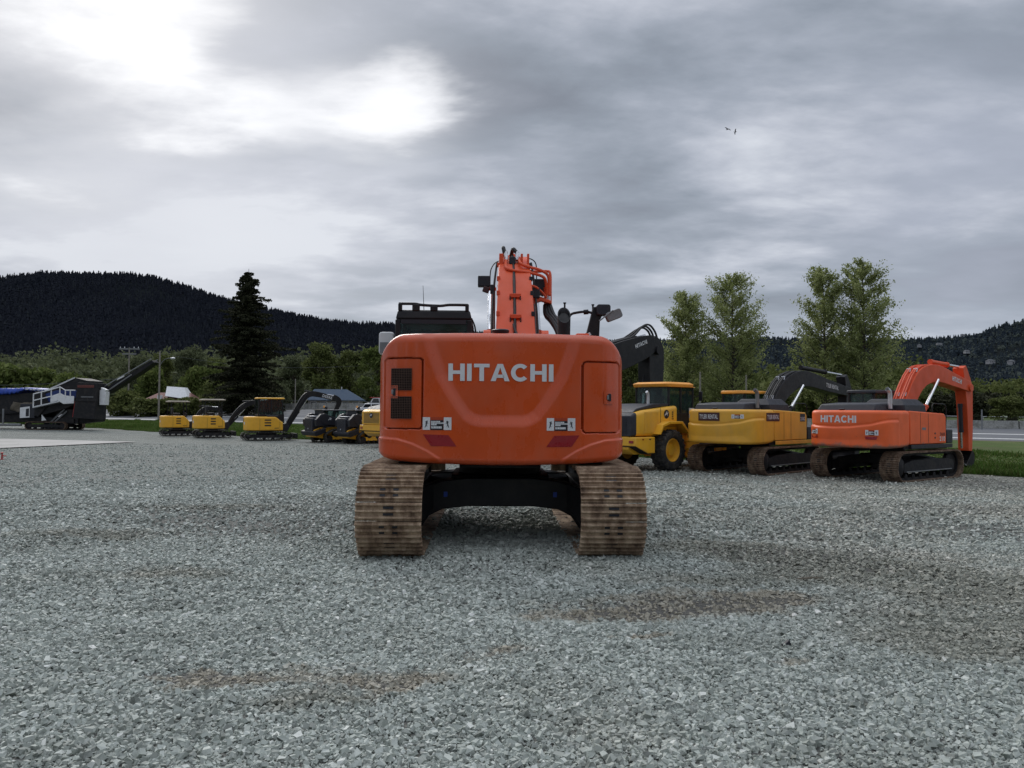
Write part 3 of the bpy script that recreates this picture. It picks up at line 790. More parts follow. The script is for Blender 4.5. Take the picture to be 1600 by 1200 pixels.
def roundtree(h, rad, seed, leaves=7000, lsize=0.26, low=0.18):
    r = np.random.default_rng(seed); trunk = MB()
    trunk.tube([(0, 0, 0), (0.1, 0, h * .35), (0, .1, h * .8)], 0, n=7, sub=3, radii=(h * 0.022, 0.05))
    cs = []; nc = 34
    for k in range(nc):
        q = r.uniform(low, 0.93); az = r.uniform(0, 2 * PI)
        prof = math.sin(PI * min(1, (q - low * 0.5) / (1.05 - low * 0.5)) ** 0.85) ** 0.6
        d_ = rad * prof * r.uniform(0.25, 0.85)
        c0 = np.array([math.cos(az) * d_, math.sin(az) * d_, q * h])
        trunk.tube([(0, 0, max(0.1, q * h * 0.6)), c0 * [.5, .5, .9], c0], 0, n=4, sub=2, radii=(0.07, 0.015))
        rr = rad * r.uniform(0.22, 0.42); nt = leaves // nc
        dv = r.normal(0, 1, (nt, 3)); dv /= np.linalg.norm(dv, axis=1)[:, None]
        cs.append(c0 + dv * (rr * r.uniform(0.35, 1.1, nt) ** 0.7)[:, None] * np.array([1, 1, .75]))
    cs = np.concatenate(cs)
    return trunk, leaf_mesh('crown', cs, lsize, r)
def fir(h, rad, seed):
    r = np.random.default_rng(seed); trunk = MB()
    trunk.tube([(0, 0, 0), (0, 0, h * .5), (0.1, 0, h)], 0, n=8, sub=3, radii=(h * 0.02, 0.03))
    cs = []
    z = h * 0.05
    while z < h * 0.985:
        q = z / h
        prof = np.interp(q, [0, .1, .35, .55, .68, .80, .92, 1], [.9, 1, .92, .78, .55, .42, .26, .07])
        for k in range(7):
            az = r.uniform(0, 2 * PI); ln = rad * prof * r.uniform(0.35, 1.25) * (1 + .22 * math.sin(az * 2 + z * 1.1) + .15 * math.sin(z * 2.3))
            droop = ln * r.uniform(-0.05, 0.55) * (1 - q * 0.6)
            e = np.array([math.cos(az) * ln, math.sin(az) * ln, z - droop + 0.14 * ln])
            b0 = np.array([0, 0, z]); m = (b0 + e) / 2 - np.array([0, 0, -0.02 * ln])
            trunk.tube([b0, m, e], 0, n=3, radii=(0.06, 0.012))
            nt = int(60 + 170 * ln / rad * 1.6)
            s = r.uniform(0.08, 1.05, nt)
            base = b0[None] * ((1 - s) ** 2)[:, None] + 2 * (s * (1 - s))[:, None] * m[None] + (s ** 2)[:, None] * e[None]
            side = np.array([-math.sin(az), math.cos(az), 0]); wd = (0.30 * ln * (1.1 - s) + .12)
            cs.append(base + side * (r.uniform(-1, 1, nt) * wd)[:, None] + np.array([0, 0, 1]) * (-np.abs(r.normal(0, 0.20, nt)))[:, None])
        z += h * 0.0125 * r.uniform(0.7, 1.6)
    cs = np.concatenate(cs)
    return trunk, leaf_mesh('crown', cs, 0.17, r)
def place_tree(name, geo, mat, loc, label, cat='tree', group=None, rz=0.0, s=1.0):
    trunk, crown = geo
    t_ = thing(name, label, cat, loc, rz, group); t_.scale = (s, s, s)
    trunk.build('trunk', M_['bark'], t_)
    link('crown', crown, M_[mat], t_)
    return t_
def retree(src, loc, rz, s, label=None, mat=None, group=None):
    c = copy_tree(src); c.location = loc; c.rotation_euler = (0, 0, rz); c.scale = s if isinstance(s, tuple) else (s, s, s)
    if label: c['label'] = label
    if group: c['group'] = group
    if mat:
        for ch in c.children:
            if ch.name.startswith('crown'):
                ch.data = ch.data.copy(); ch.data.materials[0] = M_[mat]
    return c
def tree_at(px, topy, dep):
    """ground point at this depth and the height a tree there needs to reach topy"""
    q = AT(px, 640, dep); g = on(q.x, q.y, -0.1); tp = AT(px, topy, dep)
    return g, tp.z - g.z
g, h = tree_at(384, 420, 135)
place_tree('fir_tree', fir(h, 6.0, 21), 'needles', g, 'tall dark fir tree standing alone above the row of yellow diggers')
for px, ty, wpx, dep, sd_, lab in ((1145, 433, 100, 128, 31, 'taller poplar of the left pair, forked crown of fresh pale leaves'), (1070, 458, 76, 132, 32, 'shortest poplar, left of the forked one and above the wheel loader'), (1350, 411, 96, 120, 33, 'tallest poplar, broad pointed crown left of the orange arm'), (1289, 419, 84, 124, 34, 'narrow poplar leaning against the tallest one on its left side')):
    g, h = tree_at(px, ty, dep)
    place_tree('poplar_tree', poplar(h, wpx / 2 / FOC * dep * 1.05, sd_), 'poplar_leaf', g, lab, group='poplars beyond the road')
P1_ = place_tree('broadleaf_tree', roundtree(13, 4.2, 41), 'leaf_mid', on(-40, 168, -.1), 'tall mid green tree behind the skid steers, left of the blue roof')
P2_ = place_tree('broadleaf_tree', roundtree(11, 5.0, 42), 'leaf_grey', on(-90, 200, -.1), 'x')
P3_ = place_tree('bush', roundtree(4.6, 3.6, 43, leaves=5000, low=0.02), 'leaf_bright', on(-90, 170, -.1), 'x', 'bush')
P1_['group'] = P2_['group'] = 'broadleaf trees beyond the road'; P3_['group'] = 'bushes beyond the road'
def put(src, px, ty, dep, wpx, h0, r0, label, mat=None, first=False, rz=0.0):
    g, h = tree_at(px, ty, dep); sx = (wpx / 2 / FOC * dep) / r0; sz = h / h0
    if first:
        src.location = g; src.scale = (sx, sx, sz); src['label'] = label; return src
    return retree(src, g, rz, (sx, sx, sz), label, mat)
TG = 'broadleaf trees beyond the road'
put(P1_, 503, 536, 175, 62, 13, 4.2, 'tall mid green tree rising behind the blue-roofed building', first=True)
put(P2_, 298, 541, 210, 62, 11, 5.0, 'round grey-green tree behind the street lamp, above the white roof', first=True)
for px, ty, dep, wp, src, lab, mt in (
    (458, 556, 185, 50, P1_, 'slim grey-green tree just right of the tall fir', 'leaf_grey'),
    (547, 548, 180, 58, P1_, 'dark tree behind the right end of the blue roof', None),
    (590, 540, 165, 64, P1_, 'bright green tree touching the left side of the near orange machine', 'leaf_bright'),
    (436, 600, 150, 36, P2_, 'low brownish tree at the foot of the fir on its right', None),
    (255, 552, 215, 46, P1_, 'tree between the round tree and the tip of the conveyor', None),
    (215, 556, 230, 60, P2_, 'tree behind the conveyor tip', 'leaf_grey'),
    (340, 560, 190, 50, P1_, 'dark tree just left of the tall fir', None),
    (1215, 600, 170, 70, P2_, 'low olive tree in the gap between the two poplar pairs', 'leaf_mid'),
    (985, 560, 150, 60, P1_, 'dark tree behind the black digger boom', None),
    (1575, 618, 175, 60, P2_, 'round olive tree right of the far orange arm', 'leaf_mid')):
    put(src, px, ty, dep, wp, 13 if src is P1_ else 11, 4.2 if src is P1_ else 5.0, lab, mt, rz=px * 0.37)
put(P3_, 40, 578, 165, 120, 4.6, 3.6, 'broad bright green bush above the blue tarpaulin', first=True)
for px, ty, dep, wp, lab, mt in ((105, 588, 160, 80, 'bright bush behind the white railing of the screener', None), (-15, 582, 160, 80, 'bush at the left edge of the view', None), (318, 576, 170, 70, 'yellow-green bush right of the white-roofed house', None), (236, 582, 175, 60, 'light green bush behind the lamp post', 'leaf_bright'), (195, 612, 140, 60, 'dark low bush in front of the utility pole', 'leaf_mid'), (232, 624, 136, 74, 'low dark hedge bush under the left end of the red roof', 'leaf_mid'), (262, 625, 136, 60, 'low dark hedge bush at the foot of the lamp post', 'leaf_mid'), (293, 623, 136, 60, 'low dark hedge bush under the right end of the red roof', 'leaf_mid'), (340, 600, 150, 60, 'dark green bush left of the fir trunk', 'leaf_mid'), (420, 608, 145, 50, 'thin brownish bush right of the fir trunk', 'leaf_grey')):
    put(P3_, px, ty, dep, wp, 4.6, 3.6, lab, mt, rz=px * 0.7)
# far woodland between the road and the hills: one mass
def woodland(name, spec, mat, label, seed, lsize=0.9, per=420):
    r = np.random.default_rng(seed); cs = []; tone = []
    for px0, px1, ty0, ty1, d0, d1, cnt in spec:
        for k in range(cnt):
            px = px0 + (px1 - px0) * (k + r.uniform(-.3, 1.3)) / cnt
            dep = r.uniform(d0, d1); ty = r.uniform(ty0, ty1)
            q = AT(px, 640, dep); z0 = float(gz(q.x, q.y)); zt = AT(px, ty, dep).z; h = max(3, zt - z0); rad = h * r.uniform(0.3, 0.5)
            dv = r.normal(0, 1, (per, 3)); dv /= np.linalg.norm(dv, axis=1)[:, None]; dv *= (r.uniform(0.3, 1.0, per) ** 0.5)[:, None]
            lump = 1 + 0.25 * np.sin(dv[:, 0] * 5 + k) * np.sin(dv[:, 2] * 6 + k * 2)
            cs.append(np.array([q.x, q.y, z0 + h * 0.5]) + dv * np.array([rad, rad, h * 0.5]) * lump[:, None])
            tone.append(np.clip(r.uniform(0, 1, per) * 0.6 + r.uniform(0, 0.4), 0, 1))
    cs = np.concatenate(cs); tone = np.concatenate(tone)
    tag(link(name, leaf_mesh(name, cs, lsize, r, tone), M_[mat]), label, 'woodland', kind='stuff')
woodland('woodland', [(-250, 620, 540, 560, 300, 420, 95), (-250, 620, 565, 590, 230, 300, 70), (600, 1010, 545, 575, 260, 360, 40), (-250, 620, 600, 615, 190, 225, 60)], 'leaf_grey', 'grey-green woodland at the foot of the dark hill', 51)
woodland('tree_belt', [(1000, 1440, 560, 590, 250, 380, 60), (1000, 1440, 590, 612, 180, 240, 50), (1400, 1800, 588, 600, 330, 460, 50)], 'leaf_mid', 'olive green belt of trees behind the poplars', 52)
woodland('hedgerow', [(1425, 1560, 612, 622, 215, 235, 34), (1580, 1800, 612, 625, 215, 240, 26)], 'needles', 'long dark hedge beyond the road at the right', 53, lsize=0.5, per=500)

# ------------------------------------------------------------------ road barrier, fences, posts
def barrier_mesh():
    b = MB(); b.prism([(-.30, 0), (.30, 0), (.30, .08), (.18, .32), (.10, .95), (-.10, .95), (-.18, .32), (-.30, .08)], -2.94, 2.94)
    return b
xb = np.linspace(100, -112, 38); first = None
for k in range(37):
    a = Vector((xb[k], float(L3(xb[k])) + 0.6, 0)); b_ = Vector((xb[k + 1], float(L3(xb[k + 1])) + 0.6, 0))
    m = (a + b_) / 2; L = (b_ - a).length; rz = math.atan2(b_.y - a.y, b_.x - a.x)
    if first is None:
        first = barrier_mesh().build('road_barrier', M_['barrier'], bevel=0.02); o = first
        tag(o, 'grey concrete barrier block in the row along the far side of the road', 'barrier', 'concrete barriers along the road')
    else:
        o = first.copy(); C.objects.link(o)
    o.location = on(m.x, m.y, 0.03); o.rotation_euler = (0, 0, rz); o.scale = (L / 6.0, 1, 1.12 + 0.1 * (m.x < 0))
def wire_fence(name, label, x0, x1, off, hgt, step, rails, prad=0.05, mat='greymetal', cat='fence'):
    f = thing(name, label, cat, on(x0, float(L3(x0)) + off))
    pts = []
    x = x0; base = Vector(f.location)
    while x < x1:
        p_ = on(x, float(L3(x)) + off); pts.append(p_); x += step
    src = None
    for p_ in pts[:95]:
        if src is None:
            src = MB().cyl((0, 0, -.1), (0, 0, hgt), prad, n=6).build('post', M_[mat], f)
            o = src
        else:
            o = src.copy(); C.objects.link(o); o.parent = f
        o.location = p_ - base
    rb = MB()
    for z in rails: rb.tube([p_ - base + Vector((0, 0, z)) for p_ in pts], 0.022 if len(rails) > 1 else 0.06, n=5)
    rb.build('rail', M_[mat], f)
    return f
wire_fence('roadside_fence', 'thin grey wire fence with many posts along the road at the left', -100, 8, -1.2, 1.9, 2.2, (0.7, 1.2, 1.75))
wire_fence('guard_rail', 'pale guard rail line beyond the concrete barriers at the right', 30, 160, 120, 0.8, 4.0, (0.7,), 0.08, 'silver')
def shrub(px, py, dep, s):
    q = AT(px, py, dep); return on(q.x, q.y, 0)
for i, (px, s) in enumerate(((1526, 1.3), (1562, .9), (1580, 1.1), (1594, .8))):
    q = AT(px, 668, 96.0); yb = float(L3(q.x)) + 0.2
    src = P3_
    c_ = retree(src, on(q.x * yb / 96.0, yb - .2, 0), i, (0.22 * s, 0.22 * s, 0.28 * s), ['dark weed clump against the barrier right of the orange arm', 'small weed clump on the barrier, second from the arm', 'small weed clump on the barrier, third from the arm', 'weed clump nearest the right edge of the view'][i], 'needles', 'weeds along the barrier')
    c_.name = 'weed_clump'; c_['category'] = 'weeds'
M_['wood'] = simple('weathered_wood_pole', (0.23, 0.21, 0.18), 0.85, var=0.25, bump=0.4, bscale=20)
def pole(name, px, topy, dep, rad, label, cat='pole', mat='wood'):
    g, h = tree_at(px, topy, dep)
    t_ = thing(name, label, cat, g)
    MB().cyl((0, 0, 0), (0, 0, h), rad, rad * 0.75, n=10).build('pole', M_[mat], t_)
    return t_, h
up_, h = pole('utility_pole', 200, 543, 150, 0.16, 'utility pole with two crossarms standing behind the conveyor', 'utility pole')
for zz_, ln in ((h - 0.25, 1.9), (h - 1.2, 1.3)):
    MB().box(-ln, ln, -.08, .08, zz_ - .12, zz_ + .12).build('crossarm', M_['greymetal'], up_)
ib = MB()
for xx in (-1.7, -.9, .9, 1.7): ib.lathe([(0, .05), (.1, .1), (.2, .06), (.32, .04)], (xx, 0, h - .14), 'z', 8)
ib.build('insulator_row', M_['silver'], up_)
lp, h = pole('street_lamp', 248, 548, 118, 0.15, 'street lamp on a wooden pole, arm reaching right, in front of the white-roofed house', 'street lamp')
MB().tube([(0.1, 0, h - 2.1), (.5, 0, h - 1.5), (1.1, 0, h - 1.15), (1.7, 0, h - 1.1)], 0.045, sub=4, n=6).build('lamp_arm', M_['greymetal'], lp)
MB().lathe([(0, .03), (.1, .12), (.5, .17), (.75, .08)], (1.55, 0, h - 1.12), 'x', 10).build('lamp_head', M_['silver'], lp, ang=60)
pole('post', 461, 592, 130, 0.09, 'thin pale post right of the fir tree')
pole('post', 1094, 581, 62, 0.085, 'pale wooden post between the wheel loader and the yellow digger')
pole('post', 1166, 586, 66, 0.085, 'wooden post showing above the yellow digger cab roof')
pole('post', 1534, 640, 98, 0.10, 'short pale post on the barrier right of the orange arm', mat='greymetal')
wl = thing('power_line', 'thin overhead wires running left from the utility pole', 'power line', up_.location)
top = AT(200, 545, 150) - up_.location
for dz_, ex in ((0, (0, 532)), (-.55, (0, 534)), (-5.6, (0, 583))):
    e = AT(ex[0] - 300, ex[1] - 8, 150) - up_.location
    s_ = top + Vector((-.9, 0, dz_))
    MB().tube([s_.lerp(e, k / 12) - Vector((0, 0, 2.2 * math.sin(PI * k / 12))) for k in range(13)], 0.035, n=4).build('wire', M_['dark'] if dz_ > -1 else M_['greymetal'], wl)
e = AT(560, 572, 170) - up_.location
MB().tube([(top + Vector((.9, 0, 0))).lerp(e, k / 12) - Vector((0, 0, 1.6 * math.sin(PI * k / 12))) for k in range(13)], 0.022, n=4).build('wire', M_['greymetal'], wl)

# ------------------------------------------------------------------ buildings
M_['blueroof'] = simple('blue_metal_roof', (0.045, 0.075, 0.12), 0.8, var=0.15, spec=0.2)
M_['redroof'] = simple('red_brown_roof', (0.13, 0.035, 0.028), 0.7, var=0.25)
M_['beige'] = simple('beige_wall', (0.30, 0.27, 0.22), 0.8, var=0.15)
M_['brownwall'] = simple('brown_wall', (0.10, 0.075, 0.055), 0.8, var=0.2)
M_['housewall'] = simple('pale_house_wall', (0.34, 0.34, 0.35), 0.8, var=0.2)
M_['grayroof'] = simple('grey_shingle_roof', (0.10, 0.105, 0.115), 0.8, var=0.2)
def building(name, label, loc, rz, W, D, hw, hr, hip, wall, roof, nwin=4, group=None, over=0.5, chimney=False):
    b = thing(name, label, 'building' if name == 'building' else 'house', loc, rz, group)
    MB().box(-W / 2, W / 2, -D / 2, D / 2, -1.5, hw).build('wall', M_[wall], b)
    w2, d2 = W / 2 + over, D / 2 + over
    rb = MB(); rb.add([(-w2, -d2, hw), (w2, -d2, hw), (w2, d2, hw), (-w2, d2, hw), (-w2 + hip[0], 0, hr), (w2 - hip[1], 0, hr), (-w2, -d2, hw - .15), (w2, -d2, hw - .15), (w2, d2, hw - .15), (-w2, d2, hw - .15)],
                    [(0, 1, 5, 4), (1, 2, 5), (2, 3, 4, 5), (3, 0, 4), (6, 7, 1, 0), (7, 8, 2, 1), (8, 9, 3, 2), (9, 6, 0, 3), (9, 8, 7, 6)])
    # standing seams
    k = int(W / 0.9)
    rf = rb.build('roof', M_[roof], b, smooth=False)
    if chimney: MB().cyl((W * .1, 0, hr - .3), (W * .1, 0, hr + .5), .12, n=8).build('vent_pipe', M_['silver'], rf)
    for i in range(nwin):
        x = -W / 2 + W * (i + .5) / nwin; ww = min(0.7, W / nwin * .3)
        f = MB().box(x - ww, x + ww, -D / 2 - .05, -D / 2 + .02, hw * .38, hw * .82).build('window', M_['white'], b)
        MB().box(x - ww + .08, x + ww - .08, -D / 2 - .07, -D / 2 - .052, hw * .38 + .08, hw * .82 - .08).build('pane', M_['darkglass'], f)
    return b
q = AT(518, 640, 150); building('building', 'low building with a blue metal hip roof behind the skid steers', on(q.x, q.y + 4, 0), R(8), 9.8, 8, 2.05, 4.15, (1.2, 3.4), 'beige', 'blueroof', 5, chimney=True)
q = AT(257, 640, 152)
rh = building('house', 'long house with a red-brown roof and a white upper roof by the street lamp', on(q.x, q.y + 4, 0), R(4), 8.6, 7, 1.9, 3.6, (2.0, 1.5), 'brownwall', 'redroof', 4)
ub = MB(); ub.add([(-.5, -3.2, 2.9), (3.9, -3.4, 2.3), (3.9, 1, 2.3), (-.5, 1, 2.9), (-.9, -1.2, 4.8), (2.4, -1.2, 4.6), (2.4, .6, 4.6), (-.9, .6, 4.8)], [(0, 1, 5, 4), (1, 2, 6, 5), (2, 3, 7, 6), (3, 0, 4, 7), (4, 5, 6, 7)])
ub.build('upper_roof', M_['white'], rh, smooth=False)
MB().box(-1.6, -.8, -4.2, -3.7, 2.1, 3.0).build('sign_box', M_['white'], rh)
def hill_pt(px, py):
    d = CM @ Vector(((px - 800) / FOC, (600 - py) / FOC, -1.0)); d = d / d.y
    for Yd in np.arange(525, 2300, 6.0):
        x = d.x * Yd; z = CAMZ + d.z * Yd
        if z <= float(hillz(800 + x / Yd * FOC, Yd)): break
    return Vector((x, Yd, float(hillz(800 + x / Yd * FOC, Yd))))
for i, (px, py, W, lab) in enumerate(((1463, 544, 26, 'long pale house high on the right hill, above the orange boom'), (1505, 556, 20, 'small pale house on the hill left of the steep shoulder'), (1540, 573, 24, 'white house on the hill right of the orange arm top'), (1572, 575, 20, 'white gabled house on the hill nearest the right edge'), (1500, 529, 26, 'pale house on the ridge line right of the tallest poplar'), (1432, 546, 18, 'small pale house on the hill just right of the tallest poplar'))):
    p_ = hill_pt(px, py)
    building('house', lab, p_ + Vector((0, -14, 5)), R(10 * i), W * .55, 8, 4.5, 7, (3, 3), 'housewall', 'grayroof', 3, group='houses on the right hillside')
for i, (px, py, W, lab) in enumerate(((190, 580, 8, 'small pale house among the trees behind the utility pole'), (163, 585, 8, 'small pale house among the trees left of the utility pole'), (233, 580, 7, 'small white house among the trees just left of the lamp post'), (288, 578, 10, 'white house with a grey roof under the round tree'))):
    q = AT(px, py, 425); g_ = Vector((q.x, q.y, q.z - 1.2)); W *= .75
    building('house', lab, g_, R(15 * i), W, 6, 2.3, 3.6, (1, 1), 'white', 'grayroof', 2, group='houses among the left trees')
# birds
for i, (px, py, s, bank) in enumerate(((1137, 202, 1.0, R(8)), (1149, 206, .75, R(40)))):
    b = MB(); b.loft([[(0 + math.cos(a) * r_ , y, math.sin(a) * r_) for a in (0, 1.57, 3.14, 4.71)] for y, r_ in ((-.28, .01), (-.12, .05), (.05, .06), (.2, .035), (.3, .008))])
    bb = b.build('bird', M_['dark'], None); bb.location = AT(px, py, 75); bb.rotation_euler = (0, bank, R(35 + 50 * i)); bb.scale = (s * .8, s * .8, s * .8)
    tag(bb, ['bird gliding with spread wings, left of the two', 'bird flying end-on, right of the two'][i], 'bird', 'birds in the sky')
    for sgn in (-1, 1):
        w_ = MB(); w_.add([(0, .08, .03), (sgn * .25, .12, .12), (sgn * .55, .0, .06), (sgn * .52, -.07, .05), (sgn * .25, -.05, .10), (0, -.08, .02)], [(0, 1, 4, 5), (1, 2, 3, 4)])
        w_.add([(0, .08, .02), (sgn * .25, .12, .11), (sgn * .55, .0, .055), (sgn * .52, -.07, .045), (sgn * .25, -.05, .09), (0, -.08, .01)], [(5, 4, 1, 0), (4, 3, 2, 1)])
        w_.build('wing', M_['dark'], bb, recalc=False)

r_ = np.random.default_rng(77); cs = []  # unseen trees added behind the camera, a dark band for the paint to reflect
for k in range(26):
    xx = -45 + k * 3.6 + r_.uniform(-1, 1); hh = r_.uniform(5, 9); yy = r_.uniform(-34, -24)
    dv = r_.normal(0, 1, (500, 3)); dv /= np.linalg.norm(dv, axis=1)[:, None]; dv *= (r_.uniform(.3, 1, 500) ** .5)[:, None]
    cs.append(np.array([xx, yy, hh * .5]) + dv * np.array([3.2, 3.2, hh * .52]))
tag(link('reflection_tree_row', leaf_mesh('reflection_tree_row', np.concatenate(cs), .6, r_), M_['leaf_mid']), 'unseen row of trees added behind the camera to darken the paint reflections', 'added tree row', kind='stuff')
# ================================================================== machines
def plan_curve(a, b, n, y0, yf, N):
    """closed outline of a machine's upper body seen from above, rounded at the rear"""
    th = np.linspace(PI, 2 * PI, 400)
    cx, sx = np.cos(th), np.sin(th)
    x = a * np.sign(cx) * np.abs(cx) ** (2 / n); y = y0 + b * np.sign(sx) * np.abs(sx) ** (2 / n)
    x = np.concatenate([[0, -a + .06, -a, ], x, [a, a - .06, 0]]); y = np.concatenate([[yf, yf, yf - .06], y, [yf - .06, yf, yf]])
    L = np.concatenate([[0], np.cumsum(np.hypot(np.diff(x), np.diff(y)))])
    s = np.linspace(0, L[-1], N + 1)[:-1]
    X, Y = np.interp(s, L, x), np.interp(s, L, y)
    tx, ty = np.roll(X, -1) - np.roll(X, 1), np.roll(Y, -1) - np.roll(Y, 1)
    l = np.hypot(tx, ty)
    return X, Y, -ty / l, tx / l        # inward normal
def yrear(a, b, n, y0):
    return lambda x: y0 - b * np.maximum(0, 1 - np.minimum(1, np.abs(np.asarray(x, float)) / a) ** n) ** (1 / n)
def shell(name, mat, parent, a, b, n, y0, yf, ztop, zbot, rt=.1, rb=.08, N=160, K=30, disp=None):
    X, Y, nx, ny = plan_curve(a, b, n, y0, yf, N)
    zt, zb = ztop(X, Y), zbot(X, Y)
    rows = []
    def row(ins, z): 
        px_, py_ = X + nx * ins, Y + ny * ins
        rows.append([px_, py_, z])
    cyy = (Y.min() + Y.max()) / 2
    rows.append([X * 0, Y * 0 + cyy, zb * 0 + zb.mean()])
    rows.append([X * .6, cyy + (Y - cyy) * .6, zb + 0.0])
    for k in range(7):
        t = R(90 * k / 6); row(rb * (1 - math.sin(t)), zb + rb * (1 - math.cos(t)))
    for k in range(1, K):
        row(0, zb + rb + (zt - rt - zb - rb) * k / K)
    for k in range(8):
        t = R(90 * k / 7); row(rt * (1 - math.cos(t)), zt - rt + rt * math.sin(t))
    rows.append([X * .6, cyy + (Y - cyy) * .6, zt + 0.0])
    rows.append([X * 0, Y * 0 + cyy, zt * 0 + zt.mean()])
    P = np.stack([np.stack(r_, -1) for r_ in rows], 1)
    if disp is not None:
        d = disp(P[:, :, 0], P[:, :, 1], P[:, :, 2]) * (P[:, :, 1] < y0 + .15)
        P[:, :, 0] += nx[:, None] * d; P[:, :, 1] += ny[:, None] * d
    me = grid_mesh(name, P, True, close_u=True)
    o = link(name, me, mat, parent)
    return o
def sdf_poly(x, z, pts):
    """signed distance, positive inside a closed polygon"""
    pts = np.asarray(pts, float); d = np.full(x.shape, 1e9); ins = np.zeros(x.shape, bool)
    for i in range(len(pts)):
        ax, az = pts[i]; bx, bz = pts[(i + 1) % len(pts)]
        ex, ez = bx - ax, bz - az; wx, wz = x - ax, z - az
        t = np.clip((wx * ex + wz * ez) / (ex * ex + ez * ez + 1e-12), 0, 1)
        d = np.minimum(d, np.hypot(wx - ex * t, wz - ez * t))
        cond = ((az <= z) & (bz > z)) | ((bz <= z) & (az > z))
        with np.errstate(divide='ignore', invalid='ignore'):
            xi = ax + (z - az) / (bz - az) * (bx - ax)
        ins ^= cond & (x < xi)
    return np.where(ins, d, -d)
def patch(name, mat, parent, yf_, x0, x1, z0, z1, off, r=.03, thick=.02, nx=14, nz=24, slant=0.0):
    """panel lying on the curved rear; slant shears it sideways"""
    rows = []
    zs = np.concatenate([[z0], z0 + r * (1 - np.cos(np.linspace(0, PI / 2, 5)))[1:], np.linspace(z0 + r, z1 - r, nz)[1:-1], z1 - r + r * np.sin(np.linspace(0, PI / 2, 5))])
    P = []
    for k, z in enumerate(zs):
        dzb = max(0, z0 + r - z); dzt = max(0, z - (z1 - r)); q = max(dzb, dzt)
        ins = r - math.sqrt(max(0, r * r - q * q)) if q > 0 else 0
        xs_ = np.linspace(x0 + ins, x1 - ins, nx) + slant * (z - z0)
        ys_ = yf_(xs_) - off
        row = [(xs_[0], ys_[0] + thick, z)] + [(xx, yy, z) for xx, yy in zip(xs_, ys_)] + [(xs_[-1], ys_[-1] + thick, z)]
        P.append(row)
    P = [[(p[0], p[1] + thick, p[2]) for p in P[0]]] + P + [[(p[0], p[1] + thick, p[2]) for p in P[-1]]]
    me = grid_mesh(name, np.array(P), True); me.set_sharp_from_angle(angle=R(35))
    o = link(name, me, mat, parent)
    return o

